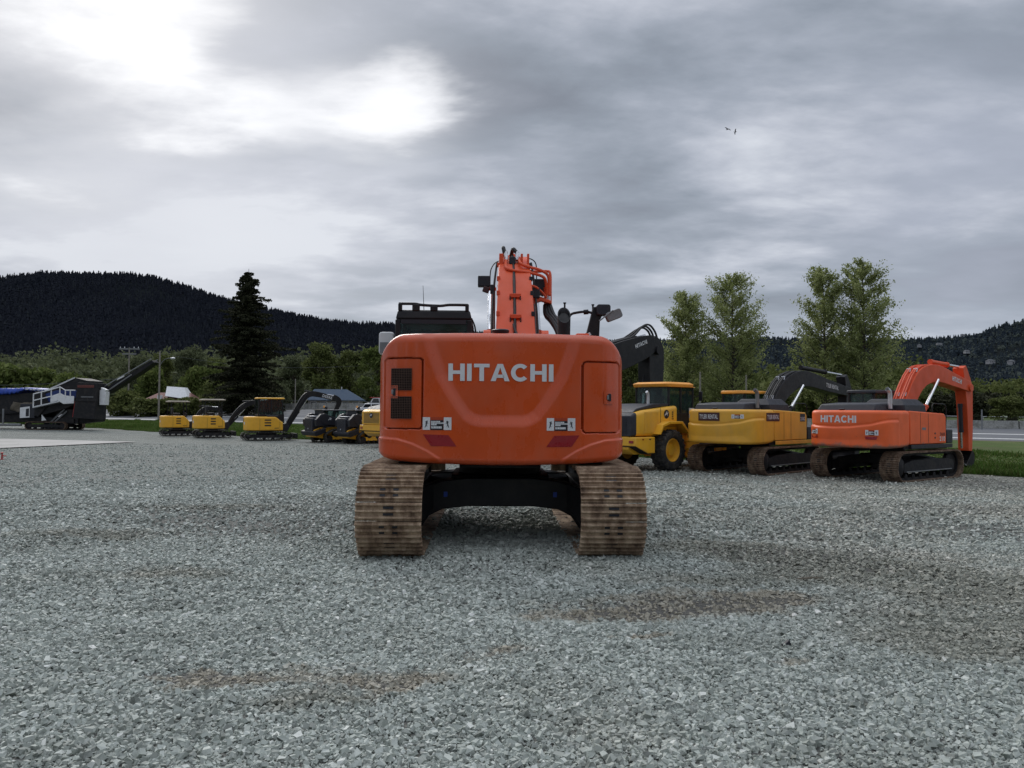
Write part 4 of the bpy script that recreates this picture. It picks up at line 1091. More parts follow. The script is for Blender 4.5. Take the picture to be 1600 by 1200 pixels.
# ---------- crawler
def loop_path(L, H, up=0.0):
    """stadium path of a track; returns f(s)->(y,z,tangent angle) and its length"""
    r = H / 2; st = L - 2 * r
    tot = 2 * st + 2 * PI * r
    def f(s):
        s = s % tot
        if s < st: return (st / 2 - s, H, PI)                       # top run, towards the rear
        s -= st
        if s < PI * r: a = s / r; return (-st / 2 - r * math.sin(a), r + r * math.cos(a), PI + a)
        s -= PI * r
        if s < st: return (-st / 2 + s, 0, 0)
        s -= st; a = s / r
        return (st / 2 + r * math.sin(a), r - r * math.cos(a), a)
    return f, tot
def track(parent, xc, shoe, L, H, nshoe, mat, seed=0, rubber=False, outer=1, tri=False, rollers=7, frame='dark'):
    th = 0.03; f, tot = loop_path(L - 0.06, H - 0.06)
    pitch = tot / nshoe; mb = MB(); r = random.Random(seed)
    h1, h0 = (.030, .0) if not rubber else (.022, .0)
    poly = [(.006, -.012), (.004, .004)]
    for fc in (.14, .48, .82): poly += [(pitch * fc - .016, .004), (pitch * fc - .007, h1 + .008), (pitch * fc + .007, h1 + .008), (pitch * fc + .014, .004)]
    poly += [(pitch - .006, .004), (pitch - .008, -.012)]
    if rubber: poly = [(.0, -.015), (.0, .0), (pitch * .15, h1), (pitch * .5, h1), (pitch * .65, .0), (pitch, 0), (pitch, -.015)]
    for i in range(nshoe):
        y, z, a = f(i * pitch + 0.03); y2, z2, _ = f((i + 1) * pitch + 0.03)
        ty, tz = y2 - y, z2 - z; l = math.hypot(ty, tz); ty /= l; tz /= l
        ny_, nz_ = tz, -ty                                            # outward side of travel direction
        # travel: top rearwards -> outward normal is up
        if (z > H * .5 and nz_ < -0.5) : ny_, nz_ = -ny_, -nz_
        jx = r.uniform(-.004, .004); tw = r.uniform(-.003, .003)
        pts = [(y + ty * s + ny_ * (h + tw), z + .03 + tz * s + nz_ * (h + tw)) for s, h in poly]
        mb.prism(pts, xc - shoe / 2 + jx, xc + shoe / 2 + jx)
    t_ = mb.build('track', mat, parent, ang=25)
    # slots and bolt heads in the middle of each shoe
    if not rubber:
        sb = MB(); bb = MB()
        for i in range(nshoe):
            for sfrac, xs_ in ((.30, (-.07, .07)) if i % 2 else (.30, (0,)), (.64, (-.07, .07)) if i % 2 else (.64, (0,))):
                y, z, _ = f((i + sfrac) * pitch + .03); y2, z2, _ = f((i + sfrac) * pitch + .06)
                ty, tz = y2 - y, z2 - z; l = math.hypot(ty, tz); ty /= l; tz /= l; ny_, nz_ = tz, -ty
                for xx in xs_:
                    wdt = .028 if len(xs_) > 1 else .055
                    q = [(y + ty * s + ny_ * .008, z + .03 + tz * s + nz_ * .008) for s in (-.013, .013)]
                    sb.add([(xc + xx - wdt, q[0][0], q[0][1]), (xc + xx + wdt, q[0][0], q[0][1]), (xc + xx + wdt, q[1][0], q[1][1]), (xc + xx - wdt, q[1][0], q[1][1])], [(0, 1, 2, 3)])
        sl = sb.build('shoe_slots', M_['ink'], t_, recalc=False, smooth=False); sl['kind'] = 'stuff'
    # chain ring
    cb = MB()
    for side in (-.1, .1):
        rings = []
        for k in range(64):
            y, z, _ = f(tot * k / 64); y2, z2, _ = f(tot * k / 64 + .01)
            ty, tz = y2 - y, z2 - z; l = math.hypot(ty, tz); ty /= l; tz /= l; ny_, nz_ = tz, -ty
            rings.append([(xc + side + dx_, y - ny_ * dd, z + .03 - nz_ * dd) for dx_, dd in ((-.02, .01), (.02, .01), (.02, .10), (-.02, .10))])
        rings.append(rings[0]); cb.loft(rings, cap=False)
    if not rubber: cb.build('chain', M_['dark'], t_)
    rr = H / 2; st = (L - 2 * rr) / 2
    # sprocket (rear) and idler (front)
    mb = MB(); prof = []
    nt = 21
    for k in range(nt * 2):
        a = 2 * PI * k / (nt * 2); q = (rr - .13) if k % 2 else (rr - .07)
        prof.append((-st + q * math.cos(a), rr + q * math.sin(a)))
    mb.prism(prof, xc - .06, xc + .06)
    sp_ = mb.build('sprocket', M_['dark'], t_)
    MB().lathe([(-.12, .05), (-.12, rr * .55), (outer * .0 + .14, rr * .55), (.18, rr * .35), (.2, .05)] if outer > 0 else [(-.2, .05), (-.18, rr * .35), (-.14, rr * .55), (.12, rr * .55), (.12, .05)], (xc, -st, rr), 'x', 20).build('hub', M_[frame], sp_)
    MB().lathe([(-.1, .04), (-.09, rr - .16), (-.05, rr - .10), (.05, rr - .10), (.09, rr - .16), (.1, .04)], (xc, st, rr), 'x', 26).build('idler', M_['dark'], t_)
    src = None
    for k in range(rollers):
        yk = -st + (k + .8) * 2 * st / (rollers + .6)
        if src is None:
            src = MB().lathe([(-.14, .03), (-.13, .09), (-.06, .09), (-.05, .07), (.05, .07), (.06, .09), (.13, .09), (.14, .03)], (0, 0, 0), 'x', 14).build('roller', M_['dark'], t_); o = src
        else:
            o = src.copy(); C.objects.link(o); o.parent = t_
        o.location = (xc, yk, .16)
    fb = MB()
    hh = H
    fb.prism([(-st + .12, hh * .30), (st - .05, hh * .30), (st - .05, hh * .62), (st * .7, hh * .70), (-st * .6, hh * .70), (-st + .12, hh * .60)], xc - min(.2, shoe * .36), xc + min(.2, shoe * .36))
    fr = fb.build('side_frame', M_[frame], t_, bevel=.015)
    fb2 = MB(); ex = xc + outer * (min(.2, shoe * .36) + .012)
    fb2.cbox((ex, 0, hh * .335), (.02, 2 * st * .86, .03)); 
    fb2.build('frame_lip', M_['greymetal'], fr)
    ub = MB()
    for yy in (-st * .35, st * .45): ub.cyl((xc - .1, yy, hh - .14), (xc + .1, yy, hh - .14), .06, n=10)
    return t_
def hydraulic(name, parent, p0, p1, r, frac, mat, rodmat='chrome'):
    p0, p1 = Vector(p0), Vector(p1); m = p0.lerp(p1, frac); d = (p1 - p0).normalized()
    mb = MB(); mb.cyl(p0, m, r, n=14); mb.cyl(m - d * .06, m + d * .03, r * 1.18, n=14); mb.cyl(p0 - d * .02, p0 + d * .12, r * 1.15, n=14)
    o = mb.build(name, mat, parent)
    MB().cyl(m, p1, r * .58, n=12).build('rod', M_[rodmat], o)
    return o
def bent(parent, name, mat, pts, xc, w_, bevel=.015):
    """box-section boom through (y, z, half thickness) stations"""
    P = [Vector((0, y, z)) for y, z, t in pts]; T = [t for *_, t in pts]
    Q = catmull(P, 5); TT = [T[min(i // 5, len(T) - 1)] + ((T[min(i // 5 + 1, len(T) - 1)] - T[min(i // 5, len(T) - 1)]) * (i % 5) / 5 if i // 5 < len(T) - 1 else 0) for i in range(len(Q))]
    rings = []
    for i, p_ in enumerate(Q):
        d = (Q[min(i + 1, len(Q) - 1)] - Q[max(i - 1, 0)]).normalized(); n_ = Vector((0, -d.z, d.y))
        a, b_ = p_ + n_ * TT[i], p_ - n_ * TT[i]
        w2 = (w_ if not isinstance(w_, tuple) else w_[0] + (w_[1] - w_[0]) * min(1, i / 15)) / 2
        rings.append([(xc - w2, a.y, a.z), (xc + w2, a.y, a.z), (xc + w2, b_.y, b_.z), (xc - w2, b_.y, b_.z)])
    o = MB().loft(rings).build(name, mat, parent, bevel=bevel, ang=30)
    # welded flange lines along the lower edge
    return o
def bucket(parent, c, s, w_, mat, ang=0.0):
    """digging bucket hanging below pin c, opening towards the machine"""
    M = Matrix.Translation(c) @ Matrix.Rotation(ang, 4, 'X')
    outer = [(0.10, .05), (.35, -.10), (.50, -.40), (.48, -.75), (.25, -1.02), (-.10, -1.15), (-.35, -1.10)]
    inner = [(-.35, -1.06), (-.10, -1.10), (.22, -.97), (.42, -.72), (.44, -.42), (.30, -.15), (.05, .0)]
    mb = MB(M); k = s
    poly = [(y * k, z * k) for y, z in outer + inner]
    n_ = len(poly)
    m_ = len(outer)
    for i in range(m_ - 1):
        a, b_, c2, d_ = poly[i], poly[i + 1], poly[n_ - 2 - i], poly[n_ - 1 - i]
        mb.prism([a, b_, c2, d_], -w_ / 2, w_ / 2)
    for sx in (-1, 1):
        side = [(y * k, z * k) for y, z in outer] + [(-.15 * k, -.55 * k), (-.05 * k, -.1 * k)]
        mb.prism(side, sx * w_ / 2, sx * (w_ / 2 - .03))
    o = mb.build('bucket', mat, parent, bevel=.008)
    src = None
    for i in range(5):
        xx = -w_ / 2 + .06 + (w_ - .12) * i / 4
        MB(M).loft([[(xx - .05, -.33 * k, -1.04 * k), (xx + .05, -.33 * k, -1.04 * k), (xx + .05, -.33 * k, -1.12 * k), (xx - .05, -.33 * k, -1.12 * k)], [(xx - .03, -.52 * k, -1.05 * k), (xx + .03, -.52 * k, -1.05 * k), (xx + .03, -.52 * k, -1.07 * k), (xx - .03, -.52 * k, -1.07 * k)]]).build('tooth', M_['greymetal'], o)
    return o
def cab(parent, x0, x1, y0, y1, z0, z1, frame, roof, belt=None, slope=.18, rear_glass=True, roofover=.04, rooft=.10):
    belt = belt or z0 + (z1 - z0) * .36; pw = .07; mb = MB()
    yf2 = y1 - slope
    corners = [(x0, y0), (x1 - pw, y0), (x0, y1 - pw), (x1 - pw, y1 - pw)]
    for (cx, cy) in corners:
        top = cy if cy == y0 else cy - slope
        mb.loft([[(cx, cy, z0), (cx + pw, cy, z0), (cx + pw, cy + pw, z0), (cx, cy + pw, z0)], [(cx, top, z1 - rooft), (cx + pw, top, z1 - rooft), (cx + pw, top + pw, z1 - rooft), (cx, top + pw, z1 - rooft)]])
    ym = (y0 + y1) / 2
    for xx in (x0 + .003, x1 - pw + .003): mb.box(xx, xx + pw - .006, ym - .04, ym + .04, z0, z1 - rooft)
    mb.box(x0 + .005, x1 - .005, y0 + .005, y0 + .06, z0, belt); mb.box(x0 + .005, x0 + .06, y0 + .01, y1 - .02, z0, belt - .003); mb.box(x1 - .06, x1 - .005, y0 + .01, y1 - .02, z0, belt - .003)
    mb.box(x0 + .005, x1 - .005, y1 - .06, y1 - .01, z0, z0 + .2); mb.box(x0 + .02, x1 - .02, y0 + .02, y1 - .02, z0 - .02, z0 + .04)
    c_ = mb.build('cab', M_[frame], parent, bevel=.012)
    zt = z1 - rooft
    def win(ps, ofs):
        a = [Vector(p) for p in ps]; n_ = (a[1] - a[0]).cross(a[2] - a[0]).normalized() * .006
        MB().add([p + n_ for p in a] + [p - n_ for p in a], [(0, 1, 2, 3), (7, 6, 5, 4), (0, 4, 5, 1), (1, 5, 6, 2), (2, 6, 7, 3), (3, 7, 4, 0)]).build('window', M_['glass'], c_, smooth=False)
    if rear_glass: win([(x0 + pw, y0 + .03, belt), (x1 - pw, y0 + .03, belt), (x1 - pw, y0 + .03, zt), (x0 + pw, y0 + .03, zt)], 0)
    win([(x0 + pw, y1 - .04, z0 + .2), (x1 - pw, y1 - .04, z0 + .2), (x1 - pw, y1 - .04 - slope, zt), (x0 + pw, y1 - .04 - slope, zt)], 0)
    for xx in (x0 + .03, x1 - .03):
        win([(xx, y0 + pw, belt), (xx, ym - .04, belt), (xx, ym - .04, zt), (xx, y0 + pw, zt)], 0)
        win([(xx, ym + .04, belt), (xx, y1 - pw, belt), (xx, y1 - pw - slope * .9, zt), (xx, ym + .04, zt)], 0)
    ro = roofover
    mb = MB(); mb.loft([[(x0 - ro, y0 - ro, z1 - rooft), (x1 + ro, y0 - ro, z1 - rooft), (x1 + ro, y1 - slope + ro + .1, z1 - rooft), (x0 - ro, y1 - slope + ro + .1, z1 - rooft)], [(x0 - ro + .03, y0 - ro + .03, z1), (x1 + ro - .03, y0 - ro + .03, z1), (x1 + ro - .03, y1 - slope + ro + .05, z1), (x0 - ro + .03, y1 - slope + ro + .05, z1)]])
    mb.build('roof', M_[roof], c_, bevel=.03)
    xm = (x0 + x1) / 2
    sb = MB(); sb.box(xm - .24, xm + .24, ym - .3, ym + .18, z0 + .35, z0 + .5); sb.box(xm - .23, xm + .23, ym - .38, ym - .28, z0 + .45, z0 + 1.12); sb.box(xm - .13, xm + .13, ym - .37, ym - .29, z0 + 1.13, z0 + 1.32)
    sb.build('seat', M_['ink'], c_, bevel=.03)
    return c_
def warning_decal(parent, fn, x0, x1, zc, h, name='warning_label'):
    """white picture panels left and right of a black text panel with an orange header"""
    w_ = x1 - x0; root = None
    def rect(nm, a, b_, z0, z1, off, mat, par, n=5):
        xs_ = np.linspace(a, b_, n); vs = []; fs = []
        for i, x in enumerate(xs_): vs += [tuple(fn(x, z0, off)), tuple(fn(x, z1, off))]
        for i in range(n - 1): fs.append((2 * i, 2 * i + 2, 2 * i + 3, 2 * i + 1))
        me = bpy.data.meshes.new(nm); me.from_pydata(vs, [], fs); me.update()
        return link(nm, me, M_[mat], par)
    a = x0 + w_ * .27; b_ = x0 + w_ * .72
    root = rect(name, a, b_, zc - h / 2, zc + h * .27, .004, 'ink', parent)
    vs, fs = [], []; rr_ = random.Random(4)
    for j, (zz, ln, ht) in enumerate(((.16, .72, .055), (.04, .92, .055), (-.08, .45, .055), (-.30, .85, .085))):
        xx = a + (b_ - a) * .06
        while xx < a + (b_ - a) * ln:
            ww = (b_ - a) * rr_.uniform(.05, .14)
            i0 = len(vs); vs += [tuple(fn(p_, q_, .006)) for p_, q_ in ((xx, zc + (zz - ht) * h), (xx + ww, zc + (zz - ht) * h), (xx + ww, zc + (zz + ht) * h), (xx, zc + (zz + ht) * h))]; fs.append((i0, i0 + 1, i0 + 2, i0 + 3)); xx += ww + (b_ - a) * .022
    me = bpy.data.meshes.new('small_print'); me.from_pydata(vs, [], fs); me.update(); link('small_print', me, M_['letter'], root)
    rect('header', a, b_, zc + h * .28, zc + h / 2, .004, 'warn', root)
    for (p, q, k) in ((x0, a - .004, 0), (b_ + .004, x1, 1)):
        pn = rect('picture_panel', p, q, zc - h / 2, zc + h / 2, .004, 'letter', root)
        # falling figure: head, bent body, limbs
        cx = (p + q) / 2; s = h * (1 if k == 0 else -1)
        segs = [((.02, .22), (.06, .14), .05), ((.03, .14), (-.02, -.08), .045), ((-.02, -.08), (-.10, -.30), .025), ((-.02, -.08), (.06, -.22), .022), ((.03, .10), (.14, .02), .02), ((.02, .08), (-.10, .16), .018)]
        vs, fs = [], []
        for (ax, az), (bx, bz), t_ in segs:
            ax, bx = ax * s + cx, bx * s + cx; az, bz, tt = az * h + zc, bz * h + zc, t_ * h
            d = math.hypot(bx - ax, bz - az); px_, pz_ = -(bz - az) / d * tt, (bx - ax) / d * tt
            i0 = len(vs); vs += [tuple(fn(X_, Z_, .007)) for X_, Z_ in ((ax - px_, az - pz_), (ax + px_, az + pz_), (bx + px_, bz + pz_), (bx - px_, bz - pz_))]; fs.append((i0, i0 + 1, i0 + 2, i0 + 3))
        me = bpy.data.meshes.new('figure'); me.from_pydata(vs, [], fs); me.update(); link('figure', me, M_['ink'], pn)
    return root
def rear_text(name, s, w_, h_, xc, zc, yf_, mat, parent, bold=.02, off=.004):
    vs, fs = text_geo(s, w_, h_, bold)
    return decal(name, vs, fs, lambda x, z: (x + xc, float(yf_(x + xc)) - off, z + zc), M_[mat], parent)
def under_frame(parent, gauge, z0=.42, z1=.80, mat='black'):
    mb = MB(); g = gauge / 2 - .16
    # arched X frame: central pan with four legs
    mb.box(-.62, .62, -.62, .62, z0 + .05, z1)
    for sx in (-1, 1):
        for sy in (-1, 1):
            mb.loft([[(sx * .35, sy * .15, z0 + .06), (sx * .35, sy * .62, z0 + .06), (sx * .35, sy * .62, z1 - .01), (sx * .35, sy * .15, z1 - .01)],
                     [(sx * .8, sy * .55, z0 + .02), (sx * .8, sy * 1.0, z0 + .02), (sx * .8, sy * 1.0, z1 - .06), (sx * .8, sy * .55, z1 - .06)],
                     [(sx * g, sy * .85, .18), (sx * g, sy * 1.35, .18), (sx * g, sy * 1.35, z1 - .14), (sx * g, sy * .85, z1 - .14)]])
    o = mb.build('under_frame', M_[mat], parent, bevel=.02)
    MB().cyl((0, 0, z1), (0, 0, z1 + .24), .54, n=40).build('swing_bearing', M_['dark'], parent)
    return o

# ================================================================== 1. the near orange excavator
EX = thing('excavator', 'large glossy orange excavator seen square from behind, closest machine in the yard', 'excavator', (-.155, 10.63, 0.0), R(1.4))
A_, B_, N_, Y0_ = 1.43, .70, 4.5, -.98
yr = yrear(A_, B_, N_, Y0_)
def cwp(px, py):
    """point of the rear face in machine coordinates"""
    px = px; x = (px - 783) / 138.0
    for k in range(8):
        d = 10.63 + float(yr(x)); x = (px - 783.5) / FOC * d
    return x, CAMZ + (638 - py) / FOC * d
Uleft = [(655, 505), (660, 530), (668, 556), (680, 590), (694, 614), (708, 636), (722, 655), (736, 664), (750, 667)]
Upoly = [cwp(a, b) for a, b in Uleft] + [cwp(1567 - a, b) for a, b in Uleft[::-1]]
Ll = [cwp(*q) for q in ((560, 684), (597, 684.5), (622, 687), (645, 694), (668, 705), (690, 719), (692, 760), (560, 760))]
Lr = [(-a, b) for a, b in Ll]
dl = (cwp(603, 669), cwp(658, 562)); dr = (cwp(912, 674), cwp(966.5, 567))
def rr_sdf(x, z, x0, x1, z0, z1, r):
    cx, cz = (x0 + x1) / 2, (z0 + z1) / 2
    qx = np.abs(x - cx) - (x1 - x0) / 2 + r; qz = np.abs(z - cz) - (z1 - z0) / 2 + r
    return -(np.hypot(np.maximum(qx, 0), np.maximum(qz, 0)) + np.minimum(np.maximum(qx, qz), 0) - r)
def cdisp(x, y, z):
    s = sdf_poly(x, z, Upoly)
    d = .036 * sst(-.015, .14, s)
    for L_ in (Ll, Lr):
        q = sdf_poly(x, z, L_)
        d = d - .014 * sst(-.012, .012, q) + .004 * sst(.012, .06, q)
    for (a, b) in (dl, dr):
        q = rr_sdf(x, z, a[0] - .018, b[0] + .018, a[1] - .018, b[1] + .018, .05)
        d = np.where(q > 0, .06, d)
    q = z - 2.33 + .03 * (x / 1.4) ** 2
    return d
def zt_(x, y):
    t = np.clip((np.abs(x) - 1.14) / .29, 0, 1); return 2.50 - .03 * (x / 1.43) ** 2 - .30 * (1 - np.sqrt(1 - t * t * .999))
def zb_(x, y):
    t = np.clip((np.abs(x) - 1.2) / .23, 0, 1); return .995 + .055 * (x / 1.43) ** 2 + .05 * (1 - np.sqrt(1 - t * t * .99))
cwo = shell('counterweight', M_['orange'], EX, A_, B_, N_, Y0_, .35, zt_, zb_, rt=.10, rb=.07, N=620, K=190, disp=cdisp)
rear_text('lettering', 'HITACHI', cwp(865, 582)[0] - cwp(700, 582)[0], (595.5 - 568.5) / FOC * 8.99, cwp(782, 0)[0], cwp(782, 582)[1], lambda x: yr(x) + .036, 'letter', cwo, bold=.022, off=.006)
def efn(x, z, off): return (x, float(yr(x)) - off, z)
for cx in (cwp(683, 0)[0], cwp(876.5, 0)[0]):
    warning_decal(cwo, efn, cx - .162, cx + .162, cwp(783, 662.7)[1], .142)
for sgn in (-1, 1):
    a = cwp(661.5, 679); b = cwp(713, 698)
    pts = [cwp(661.5, 679.5), cwp(701, 680.5), cwp(713.5, 698), cwp(674, 697.5)]
    vs = [(sgn * p_[0], float(yr(p_[0])) - .005, p_[1]) for p_ in pts]
    MB().add(vs, [(0, 1, 2, 3)]).build('reflector', M_['reflector'], cwo, smooth=False, recalc=False)
# service doors
M_['door'] = M_['orange']
for (a, b), side in ((dl, -1), (dr, 1)):
    dd = patch('service_door', M_['orange'], EX, yr, a[0], b[0], a[1], b[1], -.002, r=.035, thick=.045)
    if side < 0:
        for z0p, z1p in ((611, 577), (655, 621)):
            g0, g1 = cwp(611.5, z0p), cwp(643, z1p)
            gp = patch('vent_grille', M_['void'], dd, yr, g0[0], g1[0], g0[1], g1[1], .007, r=.004, thick=.003, nx=6, nz=4)
            gb = MB(); nb = 13
            for k in range(nb + 1):
                z = g0[1] + (g1[1] - g0[1]) * k / nb
                gb.tube([(x_, float(yr(x_)) - .012, z) for x_ in np.linspace(g0[0], g1[0], 5)], .0030, n=4)
            for k in range(13):
                x_ = g0[0] + (g1[0] - g0[0]) * k / 12
                gb.tube([(x_, float(yr(x_)) - .014, g0[1]), (x_, float(yr(x_)) - .014, g1[1])], .0026, n=4)
            gb.build('mesh_bars', M_['bars'], gp)
        hx, hz_ = cwp(615, 614)
    else: hx, hz_ = cwp(951, 620)
    patch('latch_plate', M_['orange'], dd, yr, hx - .055, hx + .055, hz_ - .075, hz_ + .075, .012, r=.01, thick=.008, nx=4, nz=4)
    MB().cbox((hx + .01, float(yr(hx)) - .02, hz_), (.034, .014, .085)).build('latch', M_['ink'], dd, bevel=.004)
    MB().cbox((hx - .01, float(yr(hx)) - .028, hz_), (.022, .014, .05)).build('lock', M_['greymetal'], dd, bevel=.003)
# things on the tail
hx, hz_ = cwp(618, 544)
MB().cbox((hx + .04, float(yr(hx)) + .02, hz_), (.012, .03, .03)).build('hook', M_['silver'], cwo)
cb = MB(); cb.lathe([(0, .06), (.02, .075), (.05, .10), (.075, .105), (.085, .09), (.09, .02)], (-.02, -1.42, 2.47), 'z', 24); cb.build('camera_dome', M_['ink'], EX)
# engine hood plate ahead of the tail and house deck
hb = MB(); hb.box(-1.38, 1.38, .355, 1.25, 1.02, 1.95); hb.build('house_body', M_['black'], EX, bevel=.02)
hb = MB(); hb.box(-1.2, 1.2, -1.3, 1.2, .985, 1.01); hb.box(-.46, .46, -1.45, -1.2, .95, .99)
hb.build('deck_plate', M_['dark'], EX, bevel=.01)
hb = MB(); hb.box(-.30, -.05, -1.15, -.5, 2.47, 2.535); hb.build('hood_bulge', M_['orange'], EX, bevel=.02)
hb = MB(); hb.box(.36, .95, -.6, .25, 2.40, 2.575); hb.build('hood_panel', M_['orange_boom'], EX, bevel=.02)
hb = MB(); hb.box(.95, 1.12, -.6, .25, 2.38, 2.60); hb.build('hood_box', M_['orange_boom'], EX, bevel=.02)
# cab
cc = cab(EX, -1.46, -.40, .36, 2.05, 1.10, 3.00, 'black', 'black', belt=2.42, slope=.2, rooft=.14, roofover=.0)
gb = MB()
gb.tube([(-1.42, .42, 3.085), (-1.2, .42, 3.085), (-1.1, .42, 3.07), (-.85, .42, 3.06), (-.72, .42, 3.075), (-.46, .42, 3.075)], .020, sub=3)
gb.build('guard_rail_bar', M_['black'], cc)
for xx, ww, h_ in ((-1.40, .05, .10), (-1.18, .10, .09), (-.93, .10, .07), (-.47, .05, .10)):
    MB().box(xx - ww / 2, xx + ww / 2, .38, .47, 2.985, 2.985 + h_).build('bracket', M_['black'], cc, bevel=.008)
MB().cyl((-1.10, .8, 2.98), (-1.12, .8, 3.40), .006, .003, n=6).build('antenna', M_['hose'], cc)
MB().tube([(-.41, .5, 2.9), (-.36, .5, 2.78), (-.34, .5, 2.6), (-.35, .5, 2.5)], .012, sub=3, n=6).build('cab_hose', M_['hose'], cc)
# rear window header bars and a folding louvre behind the glass
MB().box(-1.38, -.48, .345, .355, 2.80, 2.86).build('window_trim', M_['ink'], cc)
# left mirror
mb = MB(); mb.tube([(-1.40, 1.7, 2.3), (-1.62, 1.75, 2.45), (-1.66, 1.72, 2.62)], .014, sub=4, n=6); mm = mb.build('mirror_arm', M_['black'], EX)
mb = MB(); mb.loft([rr2 for rr2 in ([(x_, 0.98, z_) for x_, z_ in rrect(-1.77, -1.56, 2.42, 2.74, .04)], [(x_, 1.06, z_) for x_, z_ in rrect(-1.78, -1.55, 2.41, 2.75, .05)])])
mb.build('mirror_head', M_['white'], mm, bevel=.01)
MB().box(-1.755, -1.575, .966, .976, 2.435, 2.59).build('mirror_glass', M_['greymetal'], mm)
# exhaust stack with slanted mouth
ring = []
for z, r_, tilt in ((2.35, .080, 0), (2.60, .080, 0), (2.835, .084, 1.3), (2.832, .072, 1.3), (2.78, .070, 1.3)):
    ring.append([(.80 + r_ * math.cos(a), -.55 + r_ * math.sin(a), z + r_ * math.sin(a) * tilt) for a in np.linspace(0, 2 * PI, 25)[:-1]])
MB().loft(ring).build('exhaust_pipe', M_['black'], EX)
mb = MB(); mb.loft([[(.80 + .069 * math.cos(a), -.55 + .069 * math.sin(a), zz_ + .069 * math.sin(a) * 1.3) for a in np.linspace(0, 2 * PI, 25)[:-1]] for zz_ in (2.74, 2.76)])
mb.build('exhaust_mouth', M_['void'], EX)
# right side hand rail, rods and lamp bracket
mb = MB(); mb.tube([(.87, -.3, 2.45), (.87, -.3, 2.70), (.90, -.3, 2.86), (1.0, -.3, 2.90), (1.12, -.3, 2.91), (1.22, -.3, 2.89), (1.36, -.3, 2.885)], .017, sub=4, n=8)
mb.cyl((1.08, -.3, 2.905), (1.14, -.3, 2.91), .032)
hr = mb.build('handrail', M_['black'], EX)
for xx, z0, z1 in ((.83, 2.78, 3.03), (1.20, 2.88, 3.01)):
    m2 = MB(); m2.cyl((xx, -.3, z0), (xx, -.3, z1), .012, n=8); m2.cyl((xx, -.3, z1 - .015), (xx, -.3, z1), .02, n=8); m2.build('rod', M_['black'], hr)
mb = MB(); mb.prism([(1.05, 2.44), (1.38, 2.40), (1.34, 2.52), (1.28, 2.56), (1.29, 2.80), (1.33, 2.88), (1.28, 2.98), (1.20, 2.97), (1.16, 2.80), (1.12, 2.64), (1.03, 2.58), (1.05, 2.54)], -.34, -.24, axis='y')
br = mb.build('lamp_bracket', M_['black'], EX, bevel=.01)
mb = MB(); mb.loft([[(x_, y_, z_) for x_, z_ in rrect(1.24, 1.42, 2.86, 3.0, .03)] for y_ in (-.40, -.22)]); mb.build('mirror_housing', M_['charcoal'], br, bevel=.01)
mb = MB(Matrix.Translation((1.46, -.36, 2.86)) @ Matrix.Rotation(R(-22), 4, 'Y')); mb.loft([[(x_, y_, z_) for x_, z_ in rrect(-.10, .11, -.06, .06, .03)] for y_ in (-.05, .07)]); mb.build('mirror_head', M_['greymetal'], br, bevel=.008)
MB().cyl((1.27, -.41, 2.78), (1.45, -.41, 2.92), .01, n=6).build('mirror_stay', M_['greymetal'], br)
MB().box(1.00, 1.12, -.36, -.22, 2.36, 2.50).build('bracket_foot', M_['orange_boom'], br, bevel=.01)
MB().cbox((1.13, -.35, 2.60), (.08, .02, .04), Matrix.Rotation(R(-35), 4, 'Y')).build('sticker', M_['letter'], br)
# boom
XB = .22
bm_ = bent(EX, 'boom', M_['orange_boom'], [(.35, 1.75, .22), (.95, 2.55, .30), (1.55, 3.22, .36), (2.3, 3.72, .40), (3.3, 3.75, .34), (4.6, 3.35, .26), (5.6, 2.95, .18)], XB, (.62, .47))
arm_ = bent(EX, 'arm', M_['orange_boom'], [(5.35, 3.45, .12), (5.7, 2.95, .30), (5.75, 2.2, .22), (5.7, 1.3, .16), (5.65, .9, .10)], XB, .34)
hydraulic('arm_cylinder', EX, (XB, 3.0, 4.22), (XB, 5.3, 3.6), .08, .6, M_['orange_boom'])
bucket(EX, (XB, 5.65, .95), .8, 1.2, M_['dark'])
for sx in (-1, 1):
    xx = XB + sx * .37
    hydraulic('boom_cylinder', EX, (xx, .95, 2.0), (xx, 2.35, 3.55), .085, .50, M_['orange_boom'])
    MB().lathe([(-.05, .02), (-.05, .13), (.05, .13), (.05, .02)], (xx + sx * .04, .62, 2.62), 'x', 20).build('boom_foot_cap', M_['orange_boom'], EX)
    MB().cyl((xx - sx * .055, .85, 2.3), (xx - sx * .055, 2.25, 3.62), .022, n=8).build('steel_pipe', M_['plate'], EX)
# fittings on the boom back
def bp(x, q, off=0.0):
    """point on the back of the boom; q runs from the foot 0 to the bend 1"""
    ys_ = [.35, .95, 1.55, 2.3]; zs_ = [1.75, 2.55, 3.22, 3.72]; tt = [.22, .30, .36, .40]
    s = q * 3; y = np.interp(s, [0, 1, 2, 3], ys_); z = np.interp(s, [0, 1, 2, 3], zs_); t_ = np.interp(s, [0, 1, 2, 3], tt) + off
    n_ = Vector((0, -.72, .69)) if q < .6 else Vector((0, -.66, .75))
    if q > .85: n_ = Vector((0, -.45, .89))
    return (x, y + n_.y * t_, z + n_.z * t_)
MB().tube([bp(XB - .01, .30, .03), bp(XB - .01, .5, .03), bp(XB - .01, .7, .03), bp(XB - .01, .85, .04), bp(XB - .02, .97, .06)], .022, n=6).build('centre_pipe', M_['hose'], bm_)
for q in (.42, .58):
    b2 = MB(); p_ = bp(XB, q, .045); b2.cbox(p_, (.17, .05, .06)); b2.build('pipe_clamp', M_['orange_boom'], bm_, bevel=.006)
    b3 = MB()
    for sx in (-.075, .075): b3.cbox((p_[0] + sx, p_[1] - .01, p_[2] - .09), (.018, .03, .16))
    b3.build('clamp_leg', M_['plate'], bm_)
